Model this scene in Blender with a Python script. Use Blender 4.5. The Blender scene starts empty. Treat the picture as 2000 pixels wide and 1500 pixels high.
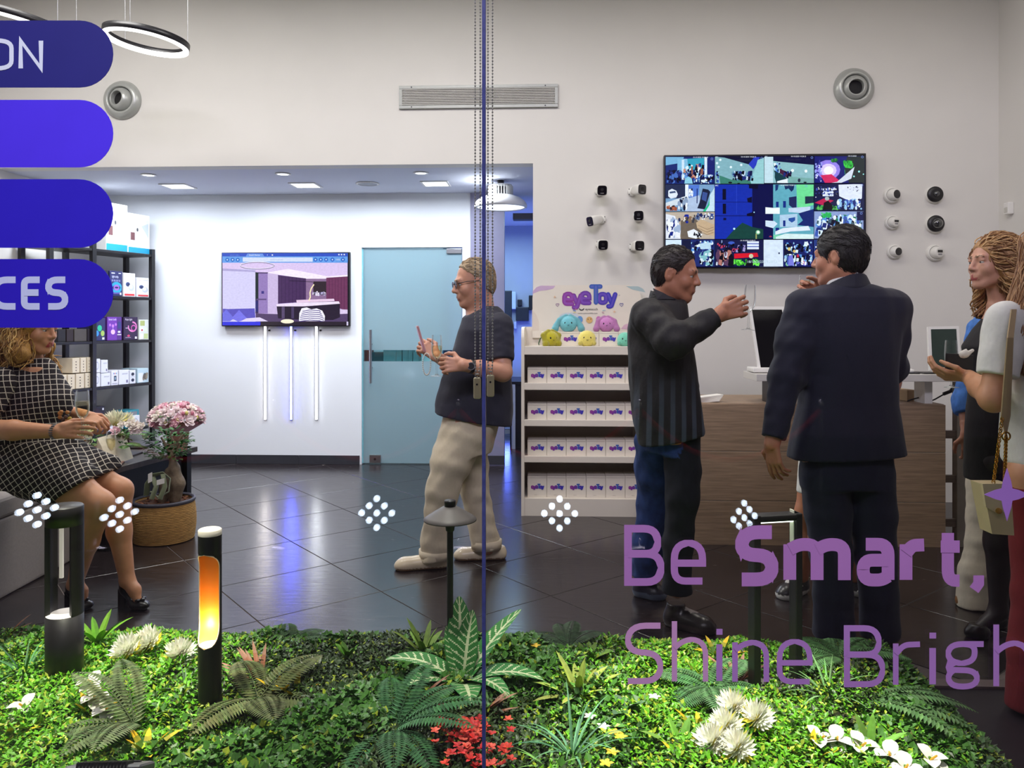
import bpy, bmesh, math, random
import numpy as np
from mathutils import Vector, Matrix, Quaternion
random.seed(7); np.random.seed(7)
R = math.radians
S = bpy.context.scene
COL = S.collection

# ---------------------------------------------------------------- camera, world, lights, exposure
F = 1530.0; CAMH = 1.39; YAW = R(2.5); CA, SA = math.cos(YAW), math.sin(YAW)
cam_d = bpy.data.cameras.new('camera'); cam = bpy.data.objects.new('camera', cam_d); COL.objects.link(cam)
cam.location = (0, 0, CAMH); cam.rotation_euler = (R(90), 0, YAW)
cam_d.sensor_width = 36; cam_d.lens = F / 2000 * 36; cam_d.shift_y = -0.06; cam_d.clip_start = 0.05
S.camera = cam
S.view_settings.view_transform = 'Standard'; S.view_settings.look = 'None'
S.view_settings.gamma = 1.0; S.view_settings.use_curve_mapping = False
S.view_settings.exposure = 0.0

W = bpy.data.worlds.new('night'); S.world = W; W.use_nodes = True
bgn = W.node_tree.nodes['Background']; bgn.inputs[0].default_value = (0.30, 0.17, 0.32, 1); bgn.inputs[1].default_value = 0.10

def area(name, loc, rot, sx, sy, power, col, spread=180):
    l = bpy.data.lights.new(name, 'AREA'); l.shape = 'RECTANGLE'; l.size = sx; l.size_y = sy
    l.energy = power; l.color = col; l.spread = R(spread)
    o = bpy.data.objects.new(name, l); o.location = loc; o.rotation_euler = rot; COL.objects.link(o); return o
def spot(name, loc, target, power, col, size=60, blend=.6, rad=.05):
    l = bpy.data.lights.new(name, 'SPOT'); l.energy = power; l.color = col; l.spot_size = R(size); l.spot_blend = blend
    l.shadow_soft_size = rad
    o = bpy.data.objects.new(name, l); o.location = loc
    o.rotation_euler = (Vector(target) - Vector(loc)).to_track_quat('-Z', 'Y').to_euler(); COL.objects.link(o); return o
def point(name, loc, power, col, rad=.03):
    l = bpy.data.lights.new(name, 'POINT'); l.energy = power; l.color = col; l.shadow_soft_size = rad
    o = bpy.data.objects.new(name, l); o.location = loc; COL.objects.link(o); return o

COOL = (.86, .92, 1.0); WARM = (1.0, .955, .90)
# alcove ceiling panels (cool white)
for x in (-3.7, -2.6, -1.6, -0.7):
    area('alcove_light', (x, 6.85, 2.60), (0, 0, 0), .5, .4, 25, COOL, 180)
# shop ceiling luminaires (warm), above the frame
for x, p in ((-3.0, 66), (-0.9, 52), (1.2, 27), (2.9, 14)):
    area('shop_light', (x, 4.3, 4.15), (0, 0, 0), .9, .9, p, WARM if x < 0 else (1.0, .93, .83), 180)
area('office_light', (-1.0, 9.0, 2.55), (0, 0, 0), 1.6, 1.2, 60, (.62, .93, 1.0))
area('corridor_light', (-0.2, 9.7, 0.3), (R(220), 0, 0), .8, .3, 30, (.10, .16, 1.0))
area('corridor_ceiling_light', (0.2, 8.4, 2.5), (0, 0, 0), .5, .5, 9, (.6, .7, 1.0))
# unseen fill spots added overhead to brighten the planting bed
spot('bed_fill_spot', (0.62, 2.35, 4.1), (0.60, 2.50, .1), 1150, (1.0, .99, .84), 22, .6, .08)
spot('bed_fill_spot', (-1.65, 2.35, 4.1), (-1.62, 2.55, .1), 1100, (1.0, .97, .76), 24, .7, .08)
spot('bed_fill_spot', (-0.45, 2.35, 4.1), (-0.40, 2.55, .1), 330, (.97, 1.0, .90), 24, .8, .08)
area('outside_fill_light', (0.0, -0.6, 4.7), (R(38), 0, 0), 3.6, .8, 215, (.92, .84, 1.0))  # unseen light added outside and above to light the vinyl front
S.cycles.transparent_max_bounces = 24
# ---------------------------------------------------------------- helpers
def V(*a): return Vector(a)
def P(px, py, d):
    u = (px - 1000) / F * d; z = CAMH + (630 - py) / F * d
    return Vector((u * CA - d * SA, u * SA + d * CA, z))
def onZ(px, py, z=0.0):
    return P(px, py, (CAMH - z) * F / (py - 630))
def onY(px, py, Y):
    r = (px - 1000) / F
    return P(px, py, Y / (CA + r * SA))
def xY(px, Y): return onY(px, 630, Y).x
def zY(py, px, Y): return onY(px, py, Y).z
def lin(c):
    o = []
    for v in c[:3]:
        v = v / 255.0
        o.append(v / 12.92 if v <= .04045 else ((v + .055) / 1.055) ** 2.4)
    return tuple(o)
ORG = {}
def tag(o, label=None, cat=None, group=None, kind=None):
    if label: o['label'] = label
    if cat: o['category'] = cat
    if group: o['group'] = group
    if kind: o['kind'] = kind
    return o
def thing(name, label, cat, loc=(0, 0, 0), group=None):
    o = bpy.data.objects.new(name, None); COL.objects.link(o); o.location = loc; o.empty_display_size = .05
    ORG[o.name] = Vector(loc)
    return tag(o, label, cat, group)
def copyobj(o, parent=None):
    c = o.copy(); COL.objects.link(c); c.parent = parent
    if o.name in ORG: ORG[c.name] = ORG[o.name].copy()
    for ch in o.children: copyobj(ch, c)
    return c
def dup(root, loc, rot=None, label=None, group=None, scale=None):
    c = copyobj(root); c.location = loc; ORG[c.name] = Vector(loc)
    if rot is not None: c.rotation_euler = rot
    if scale is not None: c.scale = scale
    if label: c['label'] = label
    if group: c['group'] = group
    return c

_mats = {}
def mat(name, c=(200, 200, 200), rough=.5, metal=0., spec=.5, noise=.06, ns=18., bump=0., bs=60., emit=None, es=0., attr=False,
        coat=0., trans=0., sheen=0., stretch=(1, 1, 1), sss=0.):
    if name in _mats: return _mats[name]
    m = bpy.data.materials.new(name); m.use_nodes = True; nt = m.node_tree; N = nt.nodes; L = nt.links
    b = N['Principled BSDF']
    b.inputs['Roughness'].default_value = rough; b.inputs['Metallic'].default_value = metal
    b.inputs['Specular IOR Level'].default_value = spec
    if coat: b.inputs['Coat Weight'].default_value = coat; b.inputs['Coat Roughness'].default_value = .05
    if trans: b.inputs['Transmission Weight'].default_value = trans
    if sheen: b.inputs['Sheen Weight'].default_value = sheen
    if sss:
        b.inputs['Subsurface Weight'].default_value = sss; b.inputs['Subsurface Radius'].default_value = (.012, .005, .003)
    col = lin(c)
    tc = N.new('ShaderNodeTexCoord'); mp = N.new('ShaderNodeMapping'); mp.inputs['Scale'].default_value = stretch
    L.new(tc.outputs['Object'], mp.inputs['Vector'])
    nz = N.new('ShaderNodeTexNoise'); nz.inputs['Scale'].default_value = ns; nz.inputs['Detail'].default_value = 3
    L.new(mp.outputs[0], nz.inputs['Vector'])
    ramp = N.new('ShaderNodeMapRange'); ramp.inputs['From Min'].default_value = .3; ramp.inputs['From Max'].default_value = .7
    ramp.inputs['To Min'].default_value = 1 - noise; ramp.inputs['To Max'].default_value = 1 + noise
    L.new(nz.outputs['Fac'], ramp.inputs['Value'])
    mx = N.new('ShaderNodeMix'); mx.data_type = 'RGBA'; mx.blend_type = 'MULTIPLY'; mx.inputs['Factor'].default_value = 1
    if attr:
        at = N.new('ShaderNodeAttribute'); at.attribute_name = 'Col'; L.new(at.outputs['Color'], mx.inputs['A'])
    else: mx.inputs['A'].default_value = (*col, 1)
    L.new(ramp.outputs[0], mx.inputs['B']); L.new(mx.outputs['Result'], b.inputs['Base Color'])
    if emit is not None or es:
        if attr and emit is None: L.new(at.outputs['Color'], b.inputs['Emission Color'])
        else: b.inputs['Emission Color'].default_value = (*lin(emit), 1)
        b.inputs['Emission Strength'].default_value = es
    if bump:
        bz = N.new('ShaderNodeTexNoise'); bz.inputs['Scale'].default_value = bs; bz.inputs['Detail'].default_value = 4
        L.new(mp.outputs[0], bz.inputs['Vector'])
        bp = N.new('ShaderNodeBump'); bp.inputs['Strength'].default_value = bump; bp.inputs['Distance'].default_value = .01
        L.new(bz.outputs['Fac'], bp.inputs['Height']); L.new(bp.outputs[0], b.inputs['Normal'])
    _mats[name] = m; return m
def glassmat(name, tint=(1, 1, 1), ior=1.45, refl=1.0, edge=0.):
    if name in _mats: return _mats[name]
    m = bpy.data.materials.new(name); m.use_nodes = True; nt = m.node_tree; N = nt.nodes; L = nt.links
    N.remove(N['Principled BSDF']); out = N['Material Output']
    tr = N.new('ShaderNodeBsdfTransparent'); tr.inputs[0].default_value = (*tint, 1)
    gl = N.new('ShaderNodeBsdfGlossy'); gl.inputs['Roughness'].default_value = 0.0
    fr = N.new('ShaderNodeFresnel'); fr.inputs['IOR'].default_value = ior
    mu = N.new('ShaderNodeMath'); mu.operation = 'MULTIPLY'; mu.inputs[1].default_value = refl; L.new(fr.outputs[0], mu.inputs[0])
    mx = N.new('ShaderNodeMixShader'); L.new(mu.outputs[0], mx.inputs[0]); L.new(tr.outputs[0], mx.inputs[1]); L.new(gl.outputs[0], mx.inputs[2])
    if edge:      # white mixed into grazing edges paints on bright glass rims
        lw = N.new('ShaderNodeLayerWeight'); lw.inputs['Blend'].default_value = .5; pw = N.new('ShaderNodeMath'); pw.operation = 'POWER'; pw.inputs[1].default_value = 3.; L.new(lw.outputs['Facing'], pw.inputs[0])
        m3 = N.new('ShaderNodeMath'); m3.operation = 'MULTIPLY'; m3.inputs[1].default_value = edge; L.new(pw.outputs[0], m3.inputs[0]); df = N.new('ShaderNodeBsdfTranslucent'); df.inputs[0].default_value = (.9, .95, 1, 1); d2 = N.new('ShaderNodeBsdfDiffuse'); d2.inputs[0].default_value = (.9, .95, 1, 1); ad = N.new('ShaderNodeMixShader'); L.new(df.outputs[0], ad.inputs[1]); L.new(d2.outputs[0], ad.inputs[2])
        my = N.new('ShaderNodeMixShader'); L.new(m3.outputs[0], my.inputs[0]); L.new(mx.outputs[0], my.inputs[1]); L.new(ad.outputs[0], my.inputs[2]); mx = my
    L.new(mx.outputs[0], out.inputs[0]); _mats[name] = m; return m

def np_mesh(name, v, f, cols=None, smooth=True):
    """v (n,3) array, f (m,4) or (m,3) int array, cols (n,3) linear per vertex"""
    me = bpy.data.meshes.new(name); v = np.asarray(v, np.float32); f = np.asarray(f, np.int32)
    k = f.shape[1]
    me.vertices.add(len(v)); me.vertices.foreach_set('co', v.ravel())
    me.loops.add(f.size); me.loops.foreach_set('vertex_index', f.ravel())
    me.polygons.add(len(f)); me.polygons.foreach_set('loop_start', np.arange(0, f.size, k, dtype=np.int32))
    me.polygons.foreach_set('use_smooth', np.full(len(f), smooth, bool))
    me.update(calc_edges=True)
    if cols is not None:
        a = me.color_attributes.new('Col', 'FLOAT_COLOR', 'POINT')
        c4 = np.ones((len(v), 4), np.float32); c4[:, :3] = cols; a.data.foreach_set('color', c4.ravel())
    return me
def put(name, me, m, parent=None, **kw):
    o = bpy.data.objects.new(name, me); COL.objects.link(o)
    if m is not None: me.materials.append(m)
    if parent is not None: o.parent = parent
    ORG[o.name] = ORG[parent.name].copy() if parent is not None and parent.name in ORG else Vector((0, 0, 0))
    tag(o, **kw); return o
def orgof(parent):
    return ORG.get(parent.name, Vector((0, 0, 0))) if parent is not None else Vector((0, 0, 0))

class MB:
    def __init__(s): s.v = []; s.f = []; s.c = []; s.sm = []; s.anyc = False
    def add(s, vs, fs, col=None, smooth=False):
        n = len(s.v); s.v += [tuple(x) for x in vs]
        c = lin(col) if col is not None else (1, 1, 1)
        if col is not None: s.anyc = True
        for f in fs: s.f.append(tuple(i + n for i in f)); s.c.append(c); s.sm.append(smooth)
        return s
    def box(s, c, size, rz=0., col=None, bev=0., seg=2, rot=None):
        bm = bmesh.new(); bmesh.ops.create_cube(bm, size=1); bmesh.ops.scale(bm, vec=size, verts=bm.verts)
        if bev: bmesh.ops.bevel(bm, geom=bm.edges[:], offset=min(bev, min(size) * .49), segments=seg, profile=.6, affect='EDGES')
        M = Matrix.Translation(c) @ (rot.to_4x4() if rot is not None else Matrix.Rotation(rz, 4, 'Z'))
        bm.transform(M); bm.verts.index_update()
        s.add([v.co for v in bm.verts], [[v.index for v in f.verts] for f in bm.faces], col, False); bm.free(); return s
    def b2(s, lo, hi, col=None, bev=0.):
        lo = Vector(lo); hi = Vector(hi); return s.box((lo + hi) / 2, [abs(x) for x in (hi - lo)], 0, col, bev)
    def cyl(s, a, b, r0, r1=None, n=16, caps=True, col=None, smooth=True):
        a = Vector(a); b = Vector(b); r1 = r0 if r1 is None else r1; z = (b - a).normalized()
        x = z.orthogonal().normalized(); y = z.cross(x); vs = []
        for c, r in ((a, r0), (b, r1)):
            vs += [c + r * (math.cos(t) * x + math.sin(t) * y) for t in [2 * math.pi * i / n for i in range(n)]]
        s.add(vs, [(i, (i + 1) % n, n + (i + 1) % n, n + i) for i in range(n)], col, smooth)
        if caps:
            s.add(vs[:n][::-1], [tuple(range(n))], col); s.add(vs[n:], [tuple(range(n))], col)
        return s
    def tube(s, pts, r, n=8, closed=False, col=None, caps=True, flat=1.0):
        pts = [Vector(p) for p in pts]; m = len(pts); rr = r if isinstance(r, (list, tuple)) else [r] * m
        vs = []; prev = None
        for i, p in enumerate(pts):
            a = pts[(i - 1) % m] if closed or i > 0 else p; b = pts[(i + 1) % m] if closed or i < m - 1 else p
            t = (b - a)
            t = t.normalized() if t.length > 1e-9 else Vector((0, 0, 1))
            if prev is None: x = t.orthogonal().normalized()
            else:
                x = prev - t * prev.dot(t); x = x.normalized() if x.length > 1e-6 else t.orthogonal().normalized()
            prev = x; y = t.cross(x)
            vs += [p + rr[i] * (math.cos(q) * x + flat * math.sin(q) * y) for q in [2 * math.pi * j / n for j in range(n)]]
        fs = []
        for i in range(m if closed else m - 1):
            i2 = (i + 1) % m
            fs += [(i * n + j, i * n + (j + 1) % n, i2 * n + (j + 1) % n, i2 * n + j) for j in range(n)]
        s.add(vs, fs, col, True)
        if caps and not closed:
            s.add(vs[:n][::-1], [tuple(range(n))], col); s.add(vs[-n:], [tuple(range(n))], col)
        return s
    def lathe(s, prof, c=(0, 0, 0), n=24, rot=None, col=None, sx=1., sy=1., a0=0., a1=2 * math.pi, smooth=True):
        c = Vector(c); full = abs(a1 - a0 - 2 * math.pi) < 1e-6; k = n if full else n + 1; vs = []
        for r, z in prof:
            for i in range(k):
                t = a0 + (a1 - a0) * i / n; p = Vector((r * math.cos(t) * sx, r * math.sin(t) * sy, z))
                vs.append(c + (rot @ p if rot is not None else p))
        fs = []
        for j in range(len(prof) - 1):
            for i in range(n):
                i2 = (i + 1) % k if full else i + 1
                fs.append((j * k + i, j * k + i2, (j + 1) * k + i2, (j + 1) * k + i))
        return s.add(vs, fs, col, smooth)
    def ball(s, c, r, n=14, m=9, rot=None, col=None):
        rx, ry, rz = (r, r, r) if not isinstance(r, (tuple, list)) else r
        c = Vector(c); vs = []; 
        for j in range(m + 1):
            ph = -math.pi / 2 + math.pi * j / m
            for i in range(n):
                t = 2 * math.pi * i / n
                p = Vector((rx * math.cos(ph) * math.cos(t), ry * math.cos(ph) * math.sin(t), rz * math.sin(ph)))
                vs.append(c + (rot @ p if rot is not None else p))
        fs = [(j * n + i, j * n + (i + 1) % n, (j + 1) * n + (i + 1) % n, (j + 1) * n + i) for j in range(m) for i in range(n)]
        return s.add(vs, fs, col, True)
    def poly(s, pts, col=None): return s.add(pts, [tuple(range(len(pts)))], col)
    def prism(s, pts, off, col=None, smooth_side=False):
        n = len(pts); off = Vector(off); a = [Vector(p) for p in pts]; b = [p + off for p in a]
        s.add(a, [tuple(range(n))][:1], col); s.add(b[::-1], [tuple(range(n))], col)
        return s.add(a + b, [(i, n + i, n + (i + 1) % n, (i + 1) % n) for i in range(n)], col, smooth_side)
    def mesh(s, name, org=Vector((0, 0, 0))):
        me = bpy.data.meshes.new(name); o = Vector(org)
        me.from_pydata([(v[0] - o.x, v[1] - o.y, v[2] - o.z) for v in s.v], [], s.f)
        me.polygons.foreach_set('use_smooth', s.sm)
        if s.anyc:
            a = me.color_attributes.new('Col', 'FLOAT_COLOR', 'CORNER'); out = []
            for f, c in zip(s.f, s.c): out += [c[0], c[1], c[2], 1.0] * len(f)
            a.data.foreach_set('color', out)
        me.update(); return me
    def build(s, name, m, parent=None, **kw):
        return put(name, s.mesh(name, orgof(parent)), m, parent, **kw)

# ---------------------------------------------------------------- lettering drawn as strokes
def fil(pts, seg=6):
    """polyline of (x, y[, corner radius]) with rounded corners"""
    out = []; n = len(pts)
    for i, p in enumerate(pts):
        r = p[2] if len(p) > 2 else 0
        if r == 0 or i in (0, n - 1): out.append(Vector((p[0], p[1]))); continue
        b = Vector(p[:2]); a = Vector(pts[i - 1][:2]); c = Vector(pts[i + 1][:2])
        u = (a - b); w = (c - b); lu, lw = u.length, w.length; u.normalize(); w.normalize()
        r = min(r, lu * .999, lw * .999); p0 = b + u * r; p1 = b + w * r
        for k in range(seg + 1):
            t = k / seg; out.append(p0 * (1 - t) ** 2 + b * 2 * t * (1 - t) + p1 * t * t)
    return out
GLY = {
 'B': (.70, [[(.0, .5), (0, 1), (.56, 1, .26), (.56, .53, .22), (0, .53)], [(.0, .5), (0, 0), (.62, 0, .27), (.62, .53, .27), (0, .53)]]),
 'e': (.62, [[(.54, .02), (.22, .02), (0, 0.02, .24), (0, .72, .3), (.54, .72, .3), (.54, .35), (.02, .35)]]),
 'S': (.60, [[(.54, 1), (0.0, 1, .3), (0, .53, .24), (.54, .50, .26), (.54, 0, .28), (0, 0)]]),
 'm': (1.0, [[(0, 0), (0, .72)], [(0, .62), (.16, .72, .1), (.46, .72, .2), (.46, 0)], [(.46, .62), (.62, .72, .1), (.92, .72, .2), (.92, 0)]]),
 'a': (.62, [[(.06, .72), (.54, .72, .22), (.54, 0)], [(.54, .40), (.0, .40, .2), (0, 0.0, .2), (.40, 0.0, .1), (.54, .08)]]),
 'r': (.44, [[(0, 0), (0, .72)], [(0, .54), (.14, .70, .1), (.42, .71)]]),
 't': (.46, [[(.14, .95), (.14, 0, .22), (.46, 0.0)], [(-.06, .68), (.46, .68)]]),
 ',': (.2, [[(.10, .14), (.10, -.02), (.0, -.15)]]),
 'h': (.60, [[(0, 0), (0, 1)], [(0, .56), (.18, .70, .14), (.52, .70, .26), (.52, 0)]]),
 'i': (.16, [[(0, 0), (0, .68)], [(0, .86), (0, .97)]]),
 'n': (.60, [[(0, 0), (0, .70)], [(0, .56), (.18, .70, .14), (.52, .70, .26), (.52, 0)]]),
 'g': (.66, [[(.62, .70), (.28, .70), (.0, .70, .26), (0, .22, .26), (.46, .22, .26), (.46, .70, .26), (.28, .70)],
             [(.12, .24), (.0, .16, .08), (.0, .06, .1), (.5, .04, .22), (.5, -.36, .24), (0, -.36, .24), (0, -.02, .16), (.1, .06)]]),
 'O': (.78, [[(.30, 0), (0, 0, .28), (0, 1, .28), (.62, 1, .28), (.62, 0, .28), (.30, 0)]]),
 'N': (.76, [[(0, 0), (0, 1), (.58, 0), (.58, 1)]]),
 'C': (.62, [[(.52, 1), (.0, 1, .3), (0, 0, .3), (.52, 0)]]),
 'E': (.60, [[(.5, 1), (0, 1, .18), (0, 0, .18), (.5, 0)], [(0, .52), (.47, .52)]]),
 'T': (.62, [[(0, 1), (.56, 1)], [(.28, 1), (.28, 0)]]),
 'o': (.60, [[(.26, .0), (0, .0, .25), (0, .6, .25), (.5, .6, .25), (.5, .0, .25), (.26, .0)]]),
 'y': (.56, [[(0, .62), (.25, .02)], [(.5, .62), (.22, -.22, .1), (.02, -.22)]]),
}
def ribbon(mb, pts, w, to3, col=None, round_caps=False):
    n = len(pts)
    if n < 2: return
    Ls, Rs = [], []
    for i in range(n):
        a = pts[max(i - 1, 0)]; b = pts[min(i + 1, n - 1)]
        d0 = (pts[i] - a); d1 = (b - pts[i])
        if d0.length < 1e-7: d0 = d1
        if d1.length < 1e-7: d1 = d0
        d0 = d0.normalized(); d1 = d1.normalized(); t = (d0 + d1)
        t = t.normalized() if t.length > 1e-4 else d0
        nn = Vector((-t.y, t.x)); k = 1 / max(.45, nn.dot(Vector((-d0.y, d0.x))))
        Ls.append(pts[i] + nn * w / 2 * k); Rs.append(pts[i] - nn * w / 2 * k)
    for i in range(n - 1):
        dv = pts[i + 1] - pts[i]
        for A in (Ls, Rs):
            if (A[i + 1] - A[i]).dot(dv) < 0: A[i + 1] = A[i].copy()
    o = to3(Vector((0, 0))); nz = (to3(Vector((1, 0))) - o).cross(to3(Vector((0, 1))) - o).normalized(); nz = nz if nz.y < 0 else -nz
    for i in range(n - 1):
        e = nz * (3e-5 * (i + 1)); mb.add([to3(q) + e for q in (Ls[i], Rs[i], Rs[i + 1], Ls[i + 1])], [(0, 1, 2, 3)], col)
    if round_caps:
        for p in (pts[0], pts[-1]):
            mb.poly([to3(p + Vector((math.cos(q), math.sin(q))) * w / 2) for q in [2 * math.pi * j / 12 for j in range(12)]], col)
def glyph(mb, ch, org, h, w, to3, col=None, rc=False, sx=1.0):
    adv, st = GLY[ch]
    o = to3(Vector((0, 0))); nz = (to3(Vector((1, 0))) - o).cross(to3(Vector((0, 1))) - o).normalized(); nz = nz if nz.y < 0 else -nz
    for j, s_ in enumerate(st):
        ribbon(mb, [Vector((org[0] + p.x * h * sx, org[1] + p.y * h)) for p in fil(s_)], w, lambda v, e=nz * (.0009 * j if w > .0 and len(st) > 1 else 0): to3(v) + e, col, rc)
    return adv * h * sx
def text_mb(mb, s, org, h, to3, col=None, font_w=.0, align='LEFT'):
    """small print with Blender's own typeface, as flat faces"""
    cu = bpy.data.curves.new('txt', 'FONT'); cu.body = s; cu.size = h * 1.38; cu.align_x = align; cu.offset = font_w; cu.resolution_u = 2
    o = bpy.data.objects.new('txt', cu); COL.objects.link(o)
    dg = bpy.context.evaluated_depsgraph_get(); me = bpy.data.meshes.new_from_object(o.evaluated_get(dg))
    vs = [to3(Vector((org[0] + v.co.x, org[1] + v.co.y))) for v in me.vertices]
    mb.add(vs, [tuple(p.vertices) for p in me.polygons], col)
    bpy.data.objects.remove(o); bpy.data.curves.remove(cu); bpy.data.meshes.remove(me)
# ---------------------------------------------------------------- sculpting with signed distances (surface nets)
_wr = np.random.RandomState(3); _WD = _wr.normal(size=(8, 3)); _WD /= np.linalg.norm(_WD, axis=1)[:, None]; _WP = _wr.uniform(0, 6.28, 8)
def wav(X, Y, Z, fr, seed=0, n=5):
    o = 0
    for i in range(n):
        d = _WD[(i + seed) % 8] * fr * (1 + .37 * i); o = o + np.sin(X * d[0] + Y * d[1] + Z * d[2] + _WP[(i + 2 * seed) % 8] + seed) / (1 + .3 * i)
    return o / 2.6
class Sc:
    def __init__(s): s.pr = []
    def _a(s, f, lo, hi, k, m, col): s.pr.append((f, np.array(lo, float), np.array(hi, float), k, m, col)); return s
    def cone(s, a, b, ra, rb=None, k=.02, col=0, m='+', wr=None, fl=None):
        """round cone a-b; wr=(amp, freq, seed) wrinkles; fl=(vector, ratio) flattens along the vector"""
        a = np.array(a, float); b = np.array(b, float); rb = ra if rb is None else rb; ab = b - a; l2 = max(ab @ ab, 1e-9)
        def f(X, Y, Z):
            x, y, z = X - a[0], Y - a[1], Z - a[2]
            t = np.clip((x * ab[0] + y * ab[1] + z * ab[2]) / l2, 0, 1)
            dx, dy, dz = x - t * ab[0], y - t * ab[1], z - t * ab[2]
            if fl is not None:
                n = fl[0]; q = dx * n[0] + dy * n[1] + dz * n[2]; g = q * (1 / fl[1] - 1); dx = dx + g * n[0]; dy = dy + g * n[1]; dz = dz + g * n[2]
            d = np.sqrt(dx * dx + dy * dy + dz * dz) - (ra + t * (rb - ra))
            if fl is not None: d = d * min(1, fl[1] * 1.2)
            if wr: d = d + wr[0] * wav(X, Y, Z, wr[1], wr[2])
            return d
        r = max(ra, rb) + (abs(wr[0]) if wr else 0)
        return s._a(f, np.minimum(a, b) - r, np.maximum(a, b) + r, k, m, col)
    def chain(s, pts, rs, k=.02, col=0, **kw):
        for i in range(len(pts) - 1): s.cone(pts[i], pts[i + 1], rs[i], rs[i + 1], k, col, **kw)
        return s
    def ell(s, c, r, M=None, k=.02, col=0, m='+', wr=None):
        """ellipsoid; M = 3x3 with the local axes as columns"""
        c = np.array(c, float); r = np.array(r if hasattr(r, '__len__') else (r, r, r), float); A = np.eye(3) if M is None else np.array(M, float)
        def f(X, Y, Z):
            x, y, z = X - c[0], Y - c[1], Z - c[2]
            q = [(x * A[0, i] + y * A[1, i] + z * A[2, i]) for i in range(3)]
            k0 = np.sqrt((q[0] / r[0]) ** 2 + (q[1] / r[1]) ** 2 + (q[2] / r[2]) ** 2); k1 = np.sqrt((q[0] / r[0] ** 2) ** 2 + (q[1] / r[1] ** 2) ** 2 + (q[2] / r[2] ** 2) ** 2) + 1e-6
            d = k0 * (k0 - 1) / k1
            if wr: d = d + wr[0] * wav(X, Y, Z, wr[1], wr[2])
            return d
        e = np.sqrt(((A * r) ** 2).sum(1)) + (abs(wr[0]) if wr else 0)
        return s._a(f, c - e, c + e, k, m, col)
    def loft(s, rows, ax, k=.02, col=0, m='+', n=2.2, wr=None):
        """rows (z, cx, cy, rx, ry) along world z; ax = unit xy vector of the rx axis"""
        rows = sorted(rows); A = np.array(rows, float); zz = A[:, 0]; ax = np.array(ax[:2], float); ay = np.array([-ax[1], ax[0]])
        def f(X, Y, Z):
            z1 = np.asarray(Z).ravel(); it = [np.interp(z1, zz, A[:, j]).reshape(np.shape(Z)).astype(np.float32) for j in range(1, 5)]
            x = X - it[0]; y = Y - it[1]; u = np.abs(x * ax[0] + y * ax[1]) / it[2]; v = np.abs(x * ay[0] + y * ay[1]) / it[3]
            q = (u ** n + v ** n + 1e-9) ** (1 / n); d = (q - 1) * np.minimum(it[2], it[3])
            if wr: d = d + wr[0] * wav(X, Y, Z * (wr[3] if len(wr) > 3 else 1), wr[1], wr[2])
            return np.maximum(d, np.maximum(zz[0] - Z, Z - zz[-1]))
        mr = np.maximum(A[:, 3], A[:, 4])
        return s._a(f, (np.min(A[:, 1] - mr), np.min(A[:, 2] - mr), zz[0]), (np.max(A[:, 1] + mr), np.max(A[:, 2] + mr), zz[-1]), k, m, col)
    def cut(s, p, nrm, lo=None, hi=None, k=0):
        """remove what lies on the side nrm of the plane through p (inside lo..hi)"""
        p = np.array(p, float); nn = np.array(nrm, float); nn /= np.linalg.norm(nn)
        f = lambda X, Y, Z: (X - p[0]) * nn[0] + (Y - p[1]) * nn[1] + (Z - p[2]) * nn[2]
        return s._a(f, lo if lo is not None else (-99,) * 3, hi if hi is not None else (99,) * 3, k, 'x', 0)
    def run(s, h, relax=1):
        P_ = [p for p in s.pr if p[4] == '+']; lo = np.min([p[1] for p in P_], 0) - 3 * h; hi = np.max([p[2] for p in P_], 0) + 3 * h
        n = np.ceil((hi - lo) / h).astype(int) + 1; Fd = np.full(n, .08, np.float32); Bd = np.full(n, .08, np.float32); Cd = np.zeros(n, np.uint8)
        ax = [(lo[i] + h * np.arange(n[i])).astype(np.float32) for i in range(3)]
        for f, l, u, k, m, col in s.pr:
            pad = k + 2 * h; i0 = np.clip(np.floor((l - pad - lo) / h), 0, n).astype(int); i1 = np.clip(np.ceil((u + pad - lo) / h) + 1, 0, n).astype(int)
            if (i1 <= i0).any(): continue
            sl = tuple(slice(a, b) for a, b in zip(i0, i1))
            X = ax[0][sl[0]][:, None, None]; Y = ax[1][sl[1]][None, :, None]; Z = ax[2][sl[2]][None, None, :]
            d = np.broadcast_to(f(X, Y, Z), Fd[sl].shape).astype(np.float32); g = Fd[sl]
            if m == '+':
                if k > 0:
                    hh = np.maximum(k - np.abs(g - d), 0) / k; Fd[sl] = np.minimum(g, d) - hh * hh * k * .25
                else: Fd[sl] = np.minimum(g, d)
                w = d < Bd[sl]; Bd[sl] = np.where(w, d, Bd[sl]); Cd[sl] = np.where(w, col, Cd[sl])
            elif m == '-':
                kk = max(k, 1e-4); hh = np.maximum(kk - np.abs(g + d), 0) / kk; Fd[sl] = np.maximum(g, -d) + hh * hh * kk * .25
            elif m == 'x': Fd[sl] = np.maximum(g, d)
            elif m == 'c': Cd[sl] = np.where(d < 0, col, Cd[sl])
        return surfnet(Fd, lo, h, Cd, relax)
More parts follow.
